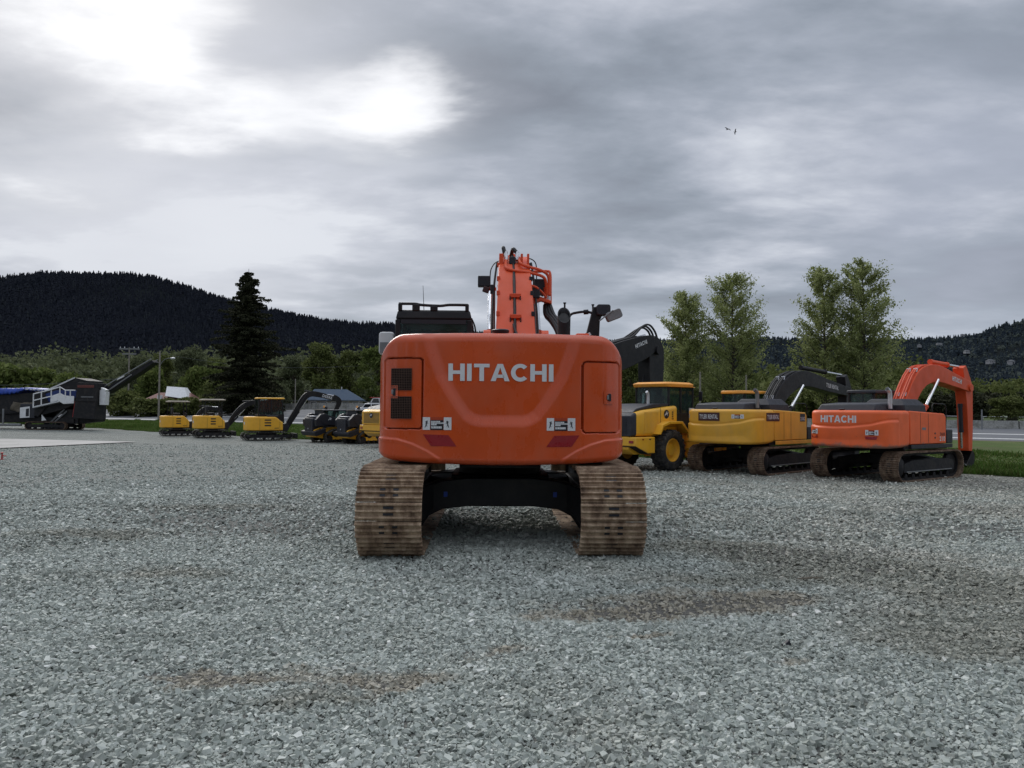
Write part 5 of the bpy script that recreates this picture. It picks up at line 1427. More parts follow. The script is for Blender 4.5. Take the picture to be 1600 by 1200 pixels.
MB().tube([bp(XB - .03, .36, .05), bp(XB + .0, .30, .07), bp(XB + .08, .25, .07), bp(XB + .2, .24, .05)], .02, sub=4, n=6).build('low_hose', M_['hose'], bm_)
T = (2.35, 4.06)
def hosepart(nm, pts, r_, mat, sub=5): return MB().tube(pts, r_, sub=sub, n=8).build(nm, M_[mat], bm_)
top_y = 2.15
hosepart('top_hose', [(XB - .13, 1.92, 4.10), (XB - .16, 1.93, 4.15), (XB - .17, 2.0, 4.20), (XB - .13, top_y + .2, 4.10)], .032, 'hose')
hosepart('top_hose', [(XB + .06, 1.92, 4.10), (XB + .02, 1.93, 4.14), (XB - .02, 2.0, 4.18), (XB - .05, top_y + .2, 4.08)], .032, 'hose')
for xx in (XB - .13, XB + .05):
    MB().cyl((xx, 1.86, 3.98), (xx, 1.92, 4.13), .030, n=8).build('hose_fitting', M_['silver'], bm_)
MB().cbox((XB - .03, 1.86, 3.97), (.10, .12, .12)).build('valve_block', M_['ink'], bm_, bevel=.01)
for xx in (-.22, -.19, .12, .22):
    MB().cbox((XB + xx, 1.86, 3.98), (.035, .10, .20)).build('pipe_lug', M_['orange_boom'], bm_, bevel=.005)
pb = [(-.13, 3.83), (.0, 3.76)]
hosepart('steel_pipe', [(XB - .13, 1.88, 4.00), (XB - .13, 1.66, 3.84), (XB - .05, 1.60, 3.78), (XB + .25, 1.60, 3.74), (XB + .46, 1.66, 3.68), (XB + .50, 1.70, 3.54), (XB + .50, 1.75, 3.35)], .023, 'orange_boom')
hosepart('steel_pipe', [(XB + .08, 1.95, 4.04), (XB + .09, 1.72, 3.92), (XB + .18, 1.68, 3.86), (XB + .40, 1.68, 3.80), (XB + .53, 1.74, 3.72), (XB + .545, 1.76, 3.5), (XB + .555, 1.75, 3.35)], .023, 'orange_boom')
hosepart('steel_pipe', [(XB + .20, 2.1, 3.98), (XB + .24, 2.05, 3.86), (XB + .35, 2.0, 3.83), (XB + .52, 1.95, 3.83), (XB + .575, 1.9, 3.78), (XB + .575, 1.82, 3.5), (XB + .575, 1.78, 3.2)], .021, 'orange_boom')
hosepart('side_cable', [(XB - .20, 2.1, 4.02), (XB - .30, 2.1, 3.98), (XB - .37, 2.1, 3.86), (XB - .38, 2.1, 3.66)], .009, 'hose')
hosepart('side_cable', [(XB + .18, 2.1, 4.05), (XB + .28, 2.1, 4.05), (XB + .36, 2.1, 3.96), (XB + .37, 2.1, 3.7)], .009, 'hose')
for xx in (XB + .50, XB + .545):
    MB().cyl((xx, 1.75, 3.22), (xx, 1.75, 3.40), .032, n=10).build('hose_fitting', M_['silver'], bm_)
    MB().cyl((xx, 1.75, 3.42), (xx, 1.75, 3.54), .038, n=6).build('pipe_nut', M_['orange_boom'], bm_)
mb = MB(); mb.loft([[(XB + .26, 1.5, 3.40), (XB + .26, 1.7, 3.40), (XB + .26, 1.7, 3.25), (XB + .26, 1.5, 3.25)], [(XB + .42, 1.6, 3.37), (XB + .42, 1.75, 3.37), (XB + .42, 1.75, 3.31), (XB + .42, 1.6, 3.31)], [(XB + .58, 1.65, 3.32), (XB + .58, 1.75, 3.32), (XB + .58, 1.75, 3.27), (XB + .58, 1.65, 3.27)]])
mb.build('pipe_shelf', M_['orange_boom'], bm_, bevel=.008)
hosepart('cross_pipe', [(XB - .26, 1.52, 3.52), (XB - .0, 1.46, 3.53), (XB + .28, 1.48, 3.52), (XB + .42, 1.55, 3.44), (XB + .5, 1.65, 3.36)], .018, 'orange_boom', 3)
for k, (dx_, s_) in enumerate(((0, 0), (.05, .05), (.10, .08))):
    hosepart('big_hose', [(XB + .50 + dx_ * .5, 1.75, 3.26), (XB + .50 + dx_, 1.65, 3.10), (XB + .56 + dx_ * .9, 1.40, 2.98), (XB + .62 + dx_ * .8, 1.1, 2.82), (XB + .65 + dx_ * .7, .8, 2.62), (XB + .64 + dx_ * .7, .6, 2.35)], .046, 'hose')
for sx, dz_ in ((-1, 0), (1, -.04)):
    xx = XB + sx * (.47 if sx < 0 else .40)
    wl_ = MB().box(xx - .10, xx + .10, 1.78, 1.92, 3.55 + dz_, 3.72 + dz_).build('work_lamp', M_['ink'], bm_, bevel=.012)
    MB().box(xx - .08, xx + .08, 1.921, 1.93, 3.57 + dz_, 3.70 + dz_).build('lamp_lens', M_['lens'], wl_)
    MB().cbox((xx + .03, 1.8, 3.50 + dz_), (.10, .08, .09), Matrix.Rotation(R(20), 4, 'Y')).build('lamp_mount', M_['plate'], wl_, bevel=.01)
    MB().cbox((xx - sx * .12, 1.85, 3.52 + dz_), (.14, .03, .05)).build('lamp_arm', M_['orange_boom'], wl_)
# small fittings up both edges of the boom
for sx in (-1, 1):
    for q in (.45, .60, .74, .88):
        p_ = bp(XB + sx * (.27 - .03 * q), q, .02)
        MB().cbox(p_, (.05, .06, .07)).build('pipe_bracket', M_['orange_boom'] if sx < 0 else M_['ink'], bm_, bevel=.005)
    hosepart('side_hose', [(XB + sx * .33, 1.0, 2.55), (XB + sx * .34, 1.2, 2.9), (XB + sx * .33, 1.5, 3.3), (XB + sx * .30, 1.75, 3.7), (XB + sx * .27, 1.9, 3.95)], .017, 'hose')
MB().cbox((XB + .33, 1.55, 3.42), (.12, .10, .16)).build('junction_box', M_['ink'], bm_, bevel=.01)
MB().cbox((XB - .34, 1.62, 3.48), (.07, .10, .14)).build('junction_box', M_['ink'], bm_, bevel=.01)
# undercarriage
under_frame(EX, 2.39)
for sx in (-1, 1):
    track(EX, sx * 1.195, .70, 4.46, .98, 49, M_['track'], seed=3 + sx, outer=sx)
    MB().cbox((sx * .66, -1.015, .60), (.045, .012, .06)).build('tag_plate', M_['blue'], EX)
mb = MB()
arch_t = [(-.98, .60), (-.86, .70), (-.70, .76), (-.40, .795), (.40, .795), (.70, .76), (.86, .70), (.98, .60)]
arch_b = [(-.98, .16), (-.86, .34), (-.70, .42), (-.40, .455), (.40, .455), (.70, .42), (.86, .34), (.98, .16)]
mb.loft([[(a_[0], -1.01, b_[1]), (a_[0], -.80, b_[1]), (a_[0], -.80, a_[1]), (a_[0], -1.01, a_[1])] for a_, b_ in zip(arch_t, arch_b)])
mb.build('frame_beam', M_['black'], EX, bevel=.012)

# ================================================================== 2. mid-size excavators
def grille_box(parent, x0, x1, y0, y1, z0, z1, mat, ins=.12):
    return MB().loft([[(x0, y0, z0), (x1, y0, z0), (x1, y1, z0), (x0, y1, z0)], [(x0 + .02, y0 + .02, z0 + (z1 - z0) * .55), (x1 - .02, y0 + .02, z0 + (z1 - z0) * .55), (x1 - .02, y1 - .02, z0 + (z1 - z0) * .55), (x0 + .02, y1 - .02, z0 + (z1 - z0) * .55)], [(x0 + ins, y0 + ins, z1), (x1 - ins, y0 + ins, z1), (x1 - ins, y1 - ins, z1), (x0 + ins, y1 - ins, z1)]]).build('engine_hood', mat, parent, bevel=.03)
def digger(label, loc, head, house, body, boommat, cabmat, roofmat, boom, armp, rental=False, brand=None, capcyl=True, model='210', group=None, simple_body=False, boomtext=None, side_mat=None, bw=.5, scale=1.0):
    d = thing('excavator', label, 'excavator', loc, -R(head), group); d.scale = (scale,) * 3
    for sx in (-1, 1): track(d, sx * 1.195, .60, 4.46, .95, 49, M_['track_far'], seed=int(loc[0]) + sx, outer=sx)
    under_frame(d, 2.39, mat='dark')
    kids0 = set(d.children)
    a, b, n, y0 = 1.33, .85, 3.4, -1.9
    yy = yrear(a, b, n, y0)
    zt0, zb0 = 2.24, 1.06
    crease = [(-1.5, 1.80), (-.9, 1.72), (-.3, 1.70), (.3, 1.72), (.95, 1.80), (1.5, 1.98), (1.5, .9), (-1.5, .9)]
    def disp(x, y, z):
        s = sdf_poly(x, z, crease); return -.032 * sst(-.01, .05, s) * sst(.6, .1, s) + .015 * np.exp(-((s + .03) / .03) ** 2)
    def ztf(x, y): return zt0 - .10 * sst(.2, 1.45, y)
    def zbf(x, y): return zb0 + .06 * sst(-1.6, -.9, y)
    sh = shell('counterweight', M_[body], d, a, b, n, y0, -1.05, ztf, zbf, rt=.11, rb=.10, N=300, K=60, disp=disp)
    # side panels from the counterweight forward
    for sx in (-1, 1):
        p = MB(); xx = sx * (a - .006)
        p.prism([(-1.045, 1.16), (1.30, 1.16), (1.30, 2.02), (1.2, 2.15), (-1.045, 2.235)], xx, xx - sx * .5)
        pan = p.build('side_panel', M_[side_mat or body], d, bevel=.03)
        MB().box(min(xx + sx * .004, xx + sx * .001), max(xx + sx * .004, xx + sx * .001), .10, .115, 1.20, 2.14).build('panel_seam', M_['ink'], pan)
        MB().box(min(xx + sx * .004, xx + sx * .001), max(xx + sx * .004, xx + sx * .001), -.40, -.388, 1.20, 2.18).build('panel_seam', M_['ink'], pan)
        MB().box(min(xx + sx * .02, xx), max(xx + sx * .02, xx), -1.0, 1.7, 1.02, 1.15).build('side_skirt', M_['ink'] if brand else M_[body], pan, bevel=.01)
        if sx > 0:
            if not rental:
                for zz2, yy2 in ((1.50, .55), (1.36, .55)): MB().cbox((xx + .006, yy2, zz2), (.01, .07, .05)).build('latch', M_['ink'], pan)
                MB().box(xx + .001, xx + .005, -.30, -.05, 1.62, 1.70).build('sticker', M_['greymetal'], pan)
                vs, fs = text_geo(model, .36, .15, .02); decal('model_number', vs, fs, lambda x, z: (xx + .006, 1.02 + x, 1.32 + z), M_['letter'], pan)
                vs, fs = text_geo('ZAXIS', .34, .10, .02); decal('model_lettering', vs, fs, lambda x, z: (xx + .006, 1.04 + x, 1.47 + z), M_['ink'], pan)
            else:
                MB().box(xx + .001, xx + .005, .78, 1.15, 1.82, 2.10).build('black_panel', M_['ink'], pan)
                vs, fs = text_geo('210G', .32, .13, .02); decal('model_number', vs, fs, lambda x, z: (xx + .008, .965 + x, 1.92 + z), M_['letter'], pan)
    MB().box(-1.25, 1.25, -1.3, 1.5, 1.0, 1.14).build('deck_plate', M_['dark'], d)
    MB().box(-.8, .8, -1.03, 1.0, 1.2, 2.1).build('engine_block', M_['dark'], d)
    MB().box(.95, 1.33, 1.32, 1.75, 1.16, 1.62).build('tool_box', M_['ink'], d, bevel=.03)
    mb = MB()
    mb.tube([(1.28, 1.35, 1.6), (1.28, 1.4, 2.2), (1.28, 1.3, 2.45), (1.28, .9, 2.47), (1.28, .5, 2.46), (1.28, .45, 2.2)], .018, sub=3, n=6)
    mb.build('handrail', M_['black'], d)
    # black hood boxes on top
    MB().loft([[(x_, y_, z_) for x_, y_, z_ in r_] for r_ in ([(-1.15, -2.35, 2.2), (.9, -2.35, 2.2), (.9, -1.15, 2.2), (-1.15, -1.15, 2.2)], [(-1.05, -2.22, 2.44), (.85, -2.22, 2.44), (.85, -1.2, 2.5), (-1.05, -1.2, 2.5)])]).build('engine_hood', M_['charcoal'], d, bevel=.04)
    grille_box(d, -.25, 1.2, -1.14, .25, 2.16, 2.62, M_['charcoal'], .2)
    ex = MB(); ex.tube([(.95, -1.55, 2.3), (.95, -1.55, 2.75), (.95, -1.60, 2.86), (.95, -1.72, 2.92)], .065, sub=4, n=12); ex.build('exhaust_pipe', M_['silver'] if not rental else M_['greymetal'], d)
    MB().cyl((.95, -1.735, 2.93), (.95, -1.70, 2.905), .055, n=12).build('exhaust_mouth', M_['ink'], d)
    MB().lathe([(0, .05), (.03, .09), (.06, .10), (.08, .04)], (-.1, -2.55, 2.22), 'z', 16).build('camera_dome', M_['ink'], d)
    cab(d, -1.33, -.36, -.15, 1.62, 1.16, 2.95, cabmat, roofmat, slope=.22, rooft=.12, roofover=.05)
    # lettering
    if rental:
        for (xc, ww) in ((-.22, .86),):
            plate = patch('name_plate', M_['plate'], d, yy, xc - ww / 2, xc + ww / 2, 1.84, 2.13, .014, r=.004, thick=.01, nx=10, nz=3)
            rear_text('lettering', 'TYLER RENTAL', ww * .86, .15, xc, 1.985, yy, 'letter', plate, .018, .018)
        MB().box(1.324, 1.336, -1.62, -.72, 1.84, 2.13).build('name_plate', M_['plate'], d)
        vs, fs = text_geo('TYLER RENTAL', .78, .15, .018); decal('lettering', vs, fs, lambda x, z: (1.340, -1.17 + x, 1.985 + z), M_['letter'], d)
        def f2(x, z, off): return (x, float(yy(x)) - off, z)
        warning_decal(d, f2, .66, 1.06, 2.0, .14); warning_decal(d, f2, -1.27, -1.12, 2.0, .14)
    if brand:
        rear_text('lettering', brand, 1.25, .225, -.12, 1.96, yy, 'letter', sh, .02, .006)
        def f2(x, z, off): return (x, float(yy(x)) - off - .033, z)
        warning_decal(d, f2, .80, 1.14, 1.55, .16); warning_decal(d, f2, -1.18, -.85, 1.55, .16)
        for xc in (-1.02, .95):
            MB().add([(xc - .17, float(yy(xc - .17)) - .040, 1.43), (xc + .17, float(yy(xc + .17)) - .040, 1.43), (xc + .14, float(yy(xc + .14)) - .040, 1.34), (xc - .14, float(yy(xc - .14)) - .040, 1.34)], [(0, 1, 2, 3)]).build('reflector', M_['reflector'], sh, recalc=False, smooth=False)
    # boom set, bolted at the middle front
    XB = .08; bmat = M_[boommat]
    bo = bent(d, 'boom', bmat, boom, XB, bw)
    ar = bent(d, 'arm', bmat, armp['pts'], XB, bw * .78)
    if armp.get('cyl'): hydraulic('arm_cylinder', d, (XB,) + armp['cyl'][0], (XB,) + armp['cyl'][1], .085, .58, bmat)
    if armp.get('bcyl'): hydraulic('bucket_cylinder', d, (XB,) + armp['bcyl'][0], (XB,) + armp['bcyl'][1], .075, .62, M_['charcoal'] if brand else bmat)
    for sx in (-1, 1):
        hydraulic('boom_cylinder', d, (XB + sx * (bw / 2 + .1), .75, 1.35), (XB + sx * (bw / 2 + .1),) + armp['lift'], .085, .52, bmat)
    # pipes up the back of the boom
    for k, xx in enumerate((-.16, -.08, .08, .16)):
        pts = []
        for y, z, t_ in boom[:5]:
            pts.append((XB + xx, y - .62 * t_ - .05 * (1 if z < boom[3][1] else 0), z + .85 * t_ + .03))
        pts = [(XB + xx, boom[0][0] - .5, boom[0][1] + .1)] + pts[1:]
        MB().tube(pts, .026, sub=3, n=6).build('boom_pipe', bmat if brand else M_['hose'], bo)
        for i in (1, 2):
            MB().cyl(Vector(pts[i]) + Vector((0, 0, -.09)), Vector(pts[i]) + Vector((0, .05, .04)), .036, n=6).build('pipe_fitting', M_['silver'], bo)
    pin = armp['pts'][1]
    MB().lathe([(-bw / 2 - .05, .02), (-bw / 2 - .05, .14), (bw / 2 + .05, .14), (bw / 2 + .05, .02)], (XB, pin[0], pin[1]), 'x', 20).build('pivot_pin', bmat, bo)
    if boomtext:
        s_, yc_, zc_, ww_, hh_, an = boomtext
        vs, fs = text_geo(s_, ww_, hh_, .02); ca, sa = math.cos(an), math.sin(an)
        decal('boom_lettering', vs, fs, lambda x, z: (XB + bw / 2 + .006, yc_ + x * ca - z * sa, zc_ + x * sa + z * ca), M_['letter'], bo)
    if armp.get('bucket'): bucket(d, (XB,) + armp['bucket'][:2], armp['bucket'][2], armp['bucket'][4] if len(armp['bucket']) > 4 else 1.15, M_['dark'], armp['bucket'][3])
    for o in d.children:
        if o not in kids0: o.rotation_euler = (0, 0, -R(house))
    return d
def gpos(px, dep):
    x = (px - 800) / FOC * dep; return (x, dep, float(gz(x, dep)))
# worn orange one at the right
digger('worn orange excavator parked at the right, arm hanging straight down beside the grass', gpos(1386, 26.9), 53, 1, 'orange_old', 'orange_boom', 'black', 'charcoal',
       [(.45, 1.75, .20), (.95, 2.55, .29), (1.75, 3.36, .34), (2.8, 3.58, .31), (4.0, 3.40, .25), (5.3, 3.16, .18)],
       dict(pts=[(4.98, 3.90, .12), (5.3, 3.12, .29), (5.38, 2.3, .22), (5.4, 1.5, .19), (5.38, .75, .13)], cyl=((2.8, 4.0), (4.9, 3.90)), bcyl=((5.02, 2.5), (5.12, .85)), lift=(2.65, 3.35), bucket=(5.42, .75, .62, R(-25), .5)),
       brand='HITACHI', boomtext=('HITACHI', 4.25, 3.38, .72, .17, R(-10)))
digger('yellow excavator with TYLER RENTAL plates and a black boom, parked beside the wheel loader', gpos(1181, 29.3), 46, 1, 'yellow_rental', 'black', 'black', 'amber',
       [(.45, 1.75, .20), (1.0, 2.45, .30), (1.9, 3.15, .35), (3.2, 3.48, .31), (5.2, 3.25, .25), (7.2, 3.02, .18)],
       dict(pts=[(6.9, 3.72, .12), (7.2, 3.02, .29), (7.15, 2.2, .22), (7.05, 1.5, .17), (6.95, .8, .12)], cyl=((3.3, 3.92), (6.85, 3.75)), bcyl=((6.8, 2.3), (6.75, .9)), lift=(2.8, 3.2), bucket=(7.0, .85, .6, R(0))),
       rental=True, boomtext=('TYLER RENTAL', 5.5, 3.22, 1.1, .17, R(-6)))
digger('huge excavator hidden behind the near orange machine except for its black boom', gpos(822, 36), 46, 2, 'orange', 'black', 'black', 'black',
       [(.45, 1.75, .25), (1.3, 2.2, .40), (2.6, 2.72, .46), (4.0, 3.15, .44), (4.9, 3.42, .38), (5.45, 3.60, .26)],
       dict(pts=[(5.40, 3.72, .20), (5.62, 3.36, .40), (5.62, 2.6, .38), (5.62, 1.9, .32), (5.62, 1.0, .20)], cyl=((2.9, 3.3), (5.3, 3.85)), bcyl=((5.35, 2.9), (5.2, 1.4)), lift=(3.0, 2.6), bucket=(5.6, .9, .6, R(30))),
       boomtext=('HITACHI', 4.72, 3.52, .62, .13, R(19)), bw=.62, scale=1.58)

hb_ = [o for o in bpy.data.objects if o.get('label', '').startswith('huge excavator')][0]
bo_ = [o for o in hb_.children if o.name.startswith('boom') and not o.name.startswith('boom_')][0]
for k, xx in enumerate((-.12, .0, .14)):
    MB().tube([(.08 + xx, 4.2, 3.62), (.08 + xx, 4.6, 3.82), (.08 + xx, 5.0, 4.02 + .05 * k), (.08 + xx, 5.35, 4.12 + .04 * k), (.08 + xx, 5.65, 4.0), (.08 + xx, 5.8, 3.72)], .035, sub=4, n=6).build('hose_loop', M_['hose'], bo_)
# ================================================================== 3. wheel loaders
def wheel(parent, xc, yc, r_, w_, side, rimmat='yellow'):
    mb = MB(); h = w_ / 2
    prof = [(-h * .8, r_ * .56), (-h * .98, r_ * .66), (-h, r_ * .86), (-h * .86, r_ * .955), (h * .86, r_ * .955), (h, r_ * .86), (h * .98, r_ * .66), (h * .8, r_ * .56)]
    mb.lathe(prof, (xc, yc, r_), 'x', 40, cap=False)
    # lugs
    for k in range(22):
        a = 2 * PI * k / 22
        for sx in (-1, 1):
            aa = a + (PI / 22 if sx > 0 else 0)
            M = Matrix.Translation((xc, yc, r_)) @ Matrix.Rotation(aa, 4, 'X')
            p = [M @ Vector(q) for q in ((sx * h * .06, -.045, r_ * .94), (sx * h * 1.0, .0, r_ * .90), (sx * h * 1.0, .085, r_ * .90), (sx * h * .06, .04, r_ * .94))]
            q = [M @ Vector(q) for q in ((sx * h * .06, -.035, r_ * 1.0), (sx * h * .95, .01, r_ * .985), (sx * h * .95, .07, r_ * .985), (sx * h * .06, .03, r_ * 1.0))]
            mb.loft([p, q])
    t_ = mb.build('tyre', M_['rubber'], parent, ang=30)
    o = side
    MB().lathe([(-h * .7 * o, r_ * .565), (o * h * .80, r_ * .575), (o * h * .86, r_ * .54), (o * h * .5, r_ * .50), (o * h * .30, r_ * .36), (o * h * .34, r_ * .30), (o * h * .55, r_ * .26), (o * h * .55, .02)], (xc, yc, r_), 'x', 28).build('rim', M_[rimmat], t_, ang=30)
    return t_
def deer_badge(parent, fn, s, disc='ink', mark='letter'):
    """round badge with a leaping animal mark"""
    n = 24; vs = [tuple(fn(math.cos(2 * PI * k / n) * s, math.sin(2 * PI * k / n) * s, .004)) for k in range(n)]
    b = MB().add(vs, [tuple(range(n))]).build('badge', M_[disc], parent, recalc=False, smooth=False)
    polys = [[(-.62, -.30), (-.30, -.05), (.10, -.10), (.35, .02), (.30, .22), (-.05, .20), (-.45, .12), (-.70, -.10)], [(.25, .10), (.45, .42), (.70, .36), (.42, .02)], [(-.10, .20), (-.30, .62), (-.02, .48), (.30, .62), (.18, .40), (.02, .34), (.05, .20)], [(.15, -.05), (.55, -.32), (.48, -.38), (.05, -.12)], [(-.55, -.12), (-.75, -.48), (-.65, -.5), (-.40, -.15)]]
    m = MB()
    for q in polys: m.add([tuple(fn(x * s, z * s, .008)) for x, z in q], [tuple(range(len(q)))])
    m.build('animal_mark', M_[mark], b, recalc=False, smooth=False)
    return b
def wheel_loader(label, loc, head, group=None, guard='charcoal', gtop='charcoal'):
    d = thing('wheel_loader', label, 'wheel loader', loc, -R(head), group)
    for sx in (-1, 1):
        for yc in (-1.35, 1.75): wheel(d, sx * 1.03, yc, .75, .55, sx)
    # rear frame / counterweight
    mb = MB(); mb.prism([(-3.25, 1.28), (-3.25, .80), (-2.95, .62), (-1.9, .60), (-1.9, 1.02), (-.35, 1.0), (-.35, 1.28)], -.74, .74)
    mb.prism([(-3.30, 1.24), (-3.30, .92), (-2.6, .66), (-2.2, .66), (-2.2, 1.24)], -1.10, 1.10)
    cwb = mb.build('rear_frame', M_['yellow'], d, bevel=.03)
    mb = MB(); mb.prism([(-3.31, .915), (-2.6, .635), (-2.2, .635), (-2.2, .655), (-2.6, .655), (-3.31, .935)], -1.09, 1.09); mb.build('underside_plate', M_['dark'], cwb)
    for xx in (-.9, .9): MB().box(xx - .09, xx + .09, -3.33, -3.30, 1.03, 1.12).build('tail_lamp', M_['reflector'], cwb)
    for yy_ in (-2.9, -2.5): MB().box(1.10, 1.108, yy_ - .05, yy_ + .05, 1.14, 1.18).build('side_marker', M_['reflector' if yy_ < -2.7 else 'ink'], cwb)
    mb = MB(); mb.loft([[(x_, -3.10 + (.0 if 0 else 0), z_) for x_, z_ in rrect(-.98, .98, 1.27, 2.10, .14)], [(x_, -2.7, z_) for x_, z_ in rrect(-1.0, 1.0, 1.27, 2.18, .12)], [(x_, -.75, z_) for x_, z_ in rrect(-1.0, 1.0, 1.27, 2.36, .12)]])
    hood = mb.build('engine_hood', M_['yellow'], d, bevel=.02)
    MB().loft([[(x_, -3.30, z_) for x_, z_ in rrect(-.88, .88, 1.27, 1.98, .06)], [(x_, -3.105, z_) for x_, z_ in rrect(-.97, .97, 1.26, 2.11, .10)]]).build('radiator_guard', M_[guard], hood, bevel=.02)
    MB().prism([(-3.1, 2.10), (-2.7, 2.19), (-1.0, 2.36), (-1.0, 2.44), (-1.9, 2.42), (-2.9, 2.24)], -.80, .80).build('hood_top', M_['charcoal'], hood, bevel=.02)
    gs = MB()
    for k in range(9): gs.box(-.7, .7, -3.315, -3.30, 1.36 + k * .065, 1.385 + k * .065)
    gs.build('grille_slats', M_['ink'], hood)
    MB().box(1.0, 1.008, -2.70, -1.90, 1.38, 2.12).build('vent_panel', M_['yellow_rental'], hood, bevel=.003)
    MB().box(1.0, 1.006, -1.76, -1.745, 1.28, 2.28).build('panel_seam', M_['ink'], hood)
    MB().box(1.0, 1.006, -1.76, -.8, 1.60, 1.612).build('panel_seam', M_['ink'], hood)
    for sx in (1, -1):
        deer_badge(hood, lambda x, z, o_, sx=sx: (sx * (1.003 + o_), -1.40 + x * sx, 2.05 + z), .16)
    deer_badge(hood, lambda x, z, o_: (.0 + x, -3.325 - o_, 1.78 + z), .14)
    vs, fs = text_geo('544', .10, .38, .02); vs, fs = text_geo('544K', .34, .11, .015)
    decal('model_number', vs, fs, lambda x, z: (1.006, -1.02 - z, 2.02 + x), M_['ink'], hood)
    mb = MB(); mb.tube([(.55, -1.9, 2.3), (.55, -1.9, 2.75), (.55, -1.98, 2.86)], .055, sub=3, n=10); mb.build('exhaust_pipe', M_['silver'], hood)
    # fenders over the rear wheels, steps
    for sx in (-1, 1):
        fp = [(-2.12, 1.32), (-1.95, 1.60), (-1.55, 1.70), (-.85, 1.70), (-.45, 1.35), (.15, 1.28), (.15, 1.35), (-.40, 1.43), (-.80, 1.79), (-1.6, 1.79), (-2.0, 1.67), (-2.18, 1.34)]
        m = MB(); nfp = len(fp) // 2
        for i in range(nfp - 1): m.prism([fp[i], fp[i + 1], fp[len(fp) - 2 - i], fp[len(fp) - 1 - i]], sx * .78, sx * 1.30)
        m.build('fender', M_['yellow'], d, bevel=.01)
        m = MB()
        for k in range(3): m.box(min(sx * .8, sx * 1.25), max(sx * .8, sx * 1.25), -.30 + .04 * k, .12, .45 + .28 * k, .50 + .28 * k)
        m.box(min(sx * .80, sx * .84), max(sx * .80, sx * .84), -.34, .16, .40, 1.3)
        m.build('step', M_['yellow'], d)
    mb = MB(); mb.box(-.45, .45, -.4, 2.6, .55, 1.15); mb.box(-.85, .85, -.4, .1, .9, 1.30); mb.prism([(.5, 1.1), (1.2, 2.0), (2.0, 1.9), (2.3, 1.1)], -.40, .40)
    mb.build('front_frame', M_['yellow'], d, bevel=.02)
    c_ = cab(d, -.78, .78, -.95, .62, 1.62, 3.08, 'black', 'amber', belt=2.10, slope=-.05, rooft=.02, roofover=.02)
    rb = MB(); rb.loft([[(x_, y_, 3.06) for x_, y_ in rrect(-.82, .82, -1.06, .62, .12)], [(x_, y_, 3.18) for x_, y_ in rrect(-.84, .84, -1.12, .66, .14)], [(x_, y_, 3.25) for x_, y_ in rrect(-.72, .72, -.95, .52, .12)]])
    rb.build('canopy', M_['amber'], c_, bevel=.02)
    MB().box(-.76, .76, -.98, -.2, 1.30, 1.64).build('cab_base', M_['charcoal'], c_, bevel=.02)
    MB().box(-.70, .70, -.2, .66, 1.15, 1.64).build('cab_floor', M_['black'], c_, bevel=.02)
    mb = MB(); mb.tube([(.8, .6, 2.7), (1.05, .7, 2.75)], .015, n=6); mr = mb.build('mirror_arm', M_['black'], c_)
    MB().box(.98, 1.14, .68, .72, 2.55, 2.92).build('mirror_head', M_['ink'], mr, bevel=.02)
    MB().box(.82, .84, .28, .60, 1.98, 2.28).build('white_notice', M_['letter'], c_)
    for sx in (-1, 1):
        m = MB(); m.prism([(1.2, 1.95), (2.2, 1.75), (3.3, .75), (3.3, .45), (3.1, .5), (2.0, 1.45), (1.2, 1.65)], sx * .42 - .05, sx * .42 + .05)
        m.build('lift_arm', M_['yellow'], d, bevel=.01)
    m = MB(); m.prism([(3.1, .9), (3.2, .25), (4.1, .10), (4.1, .06), (3.1, .06), (2.98, .3), (2.98, 1.1), (3.4, 1.25), (3.4, 1.2)], -1.25, 1.25); m.build('bucket', M_['dark'], d)
    return d
def gp(px, py):
    g = G(px, py); return (g.x, g.y, float(gz(g.x, g.y)))
wheel_loader('yellow wheel loader with an amber canopy between the near orange machine and the rental excavator', gpos(1042, 30.6), 47, 'wheel loaders in the yard')
wheel_loader('yellow wheel loader at the left, only its rounded tail showing past the near orange machine', gpos(654, 46), 44, 'wheel loaders in the yard', 'yellow')

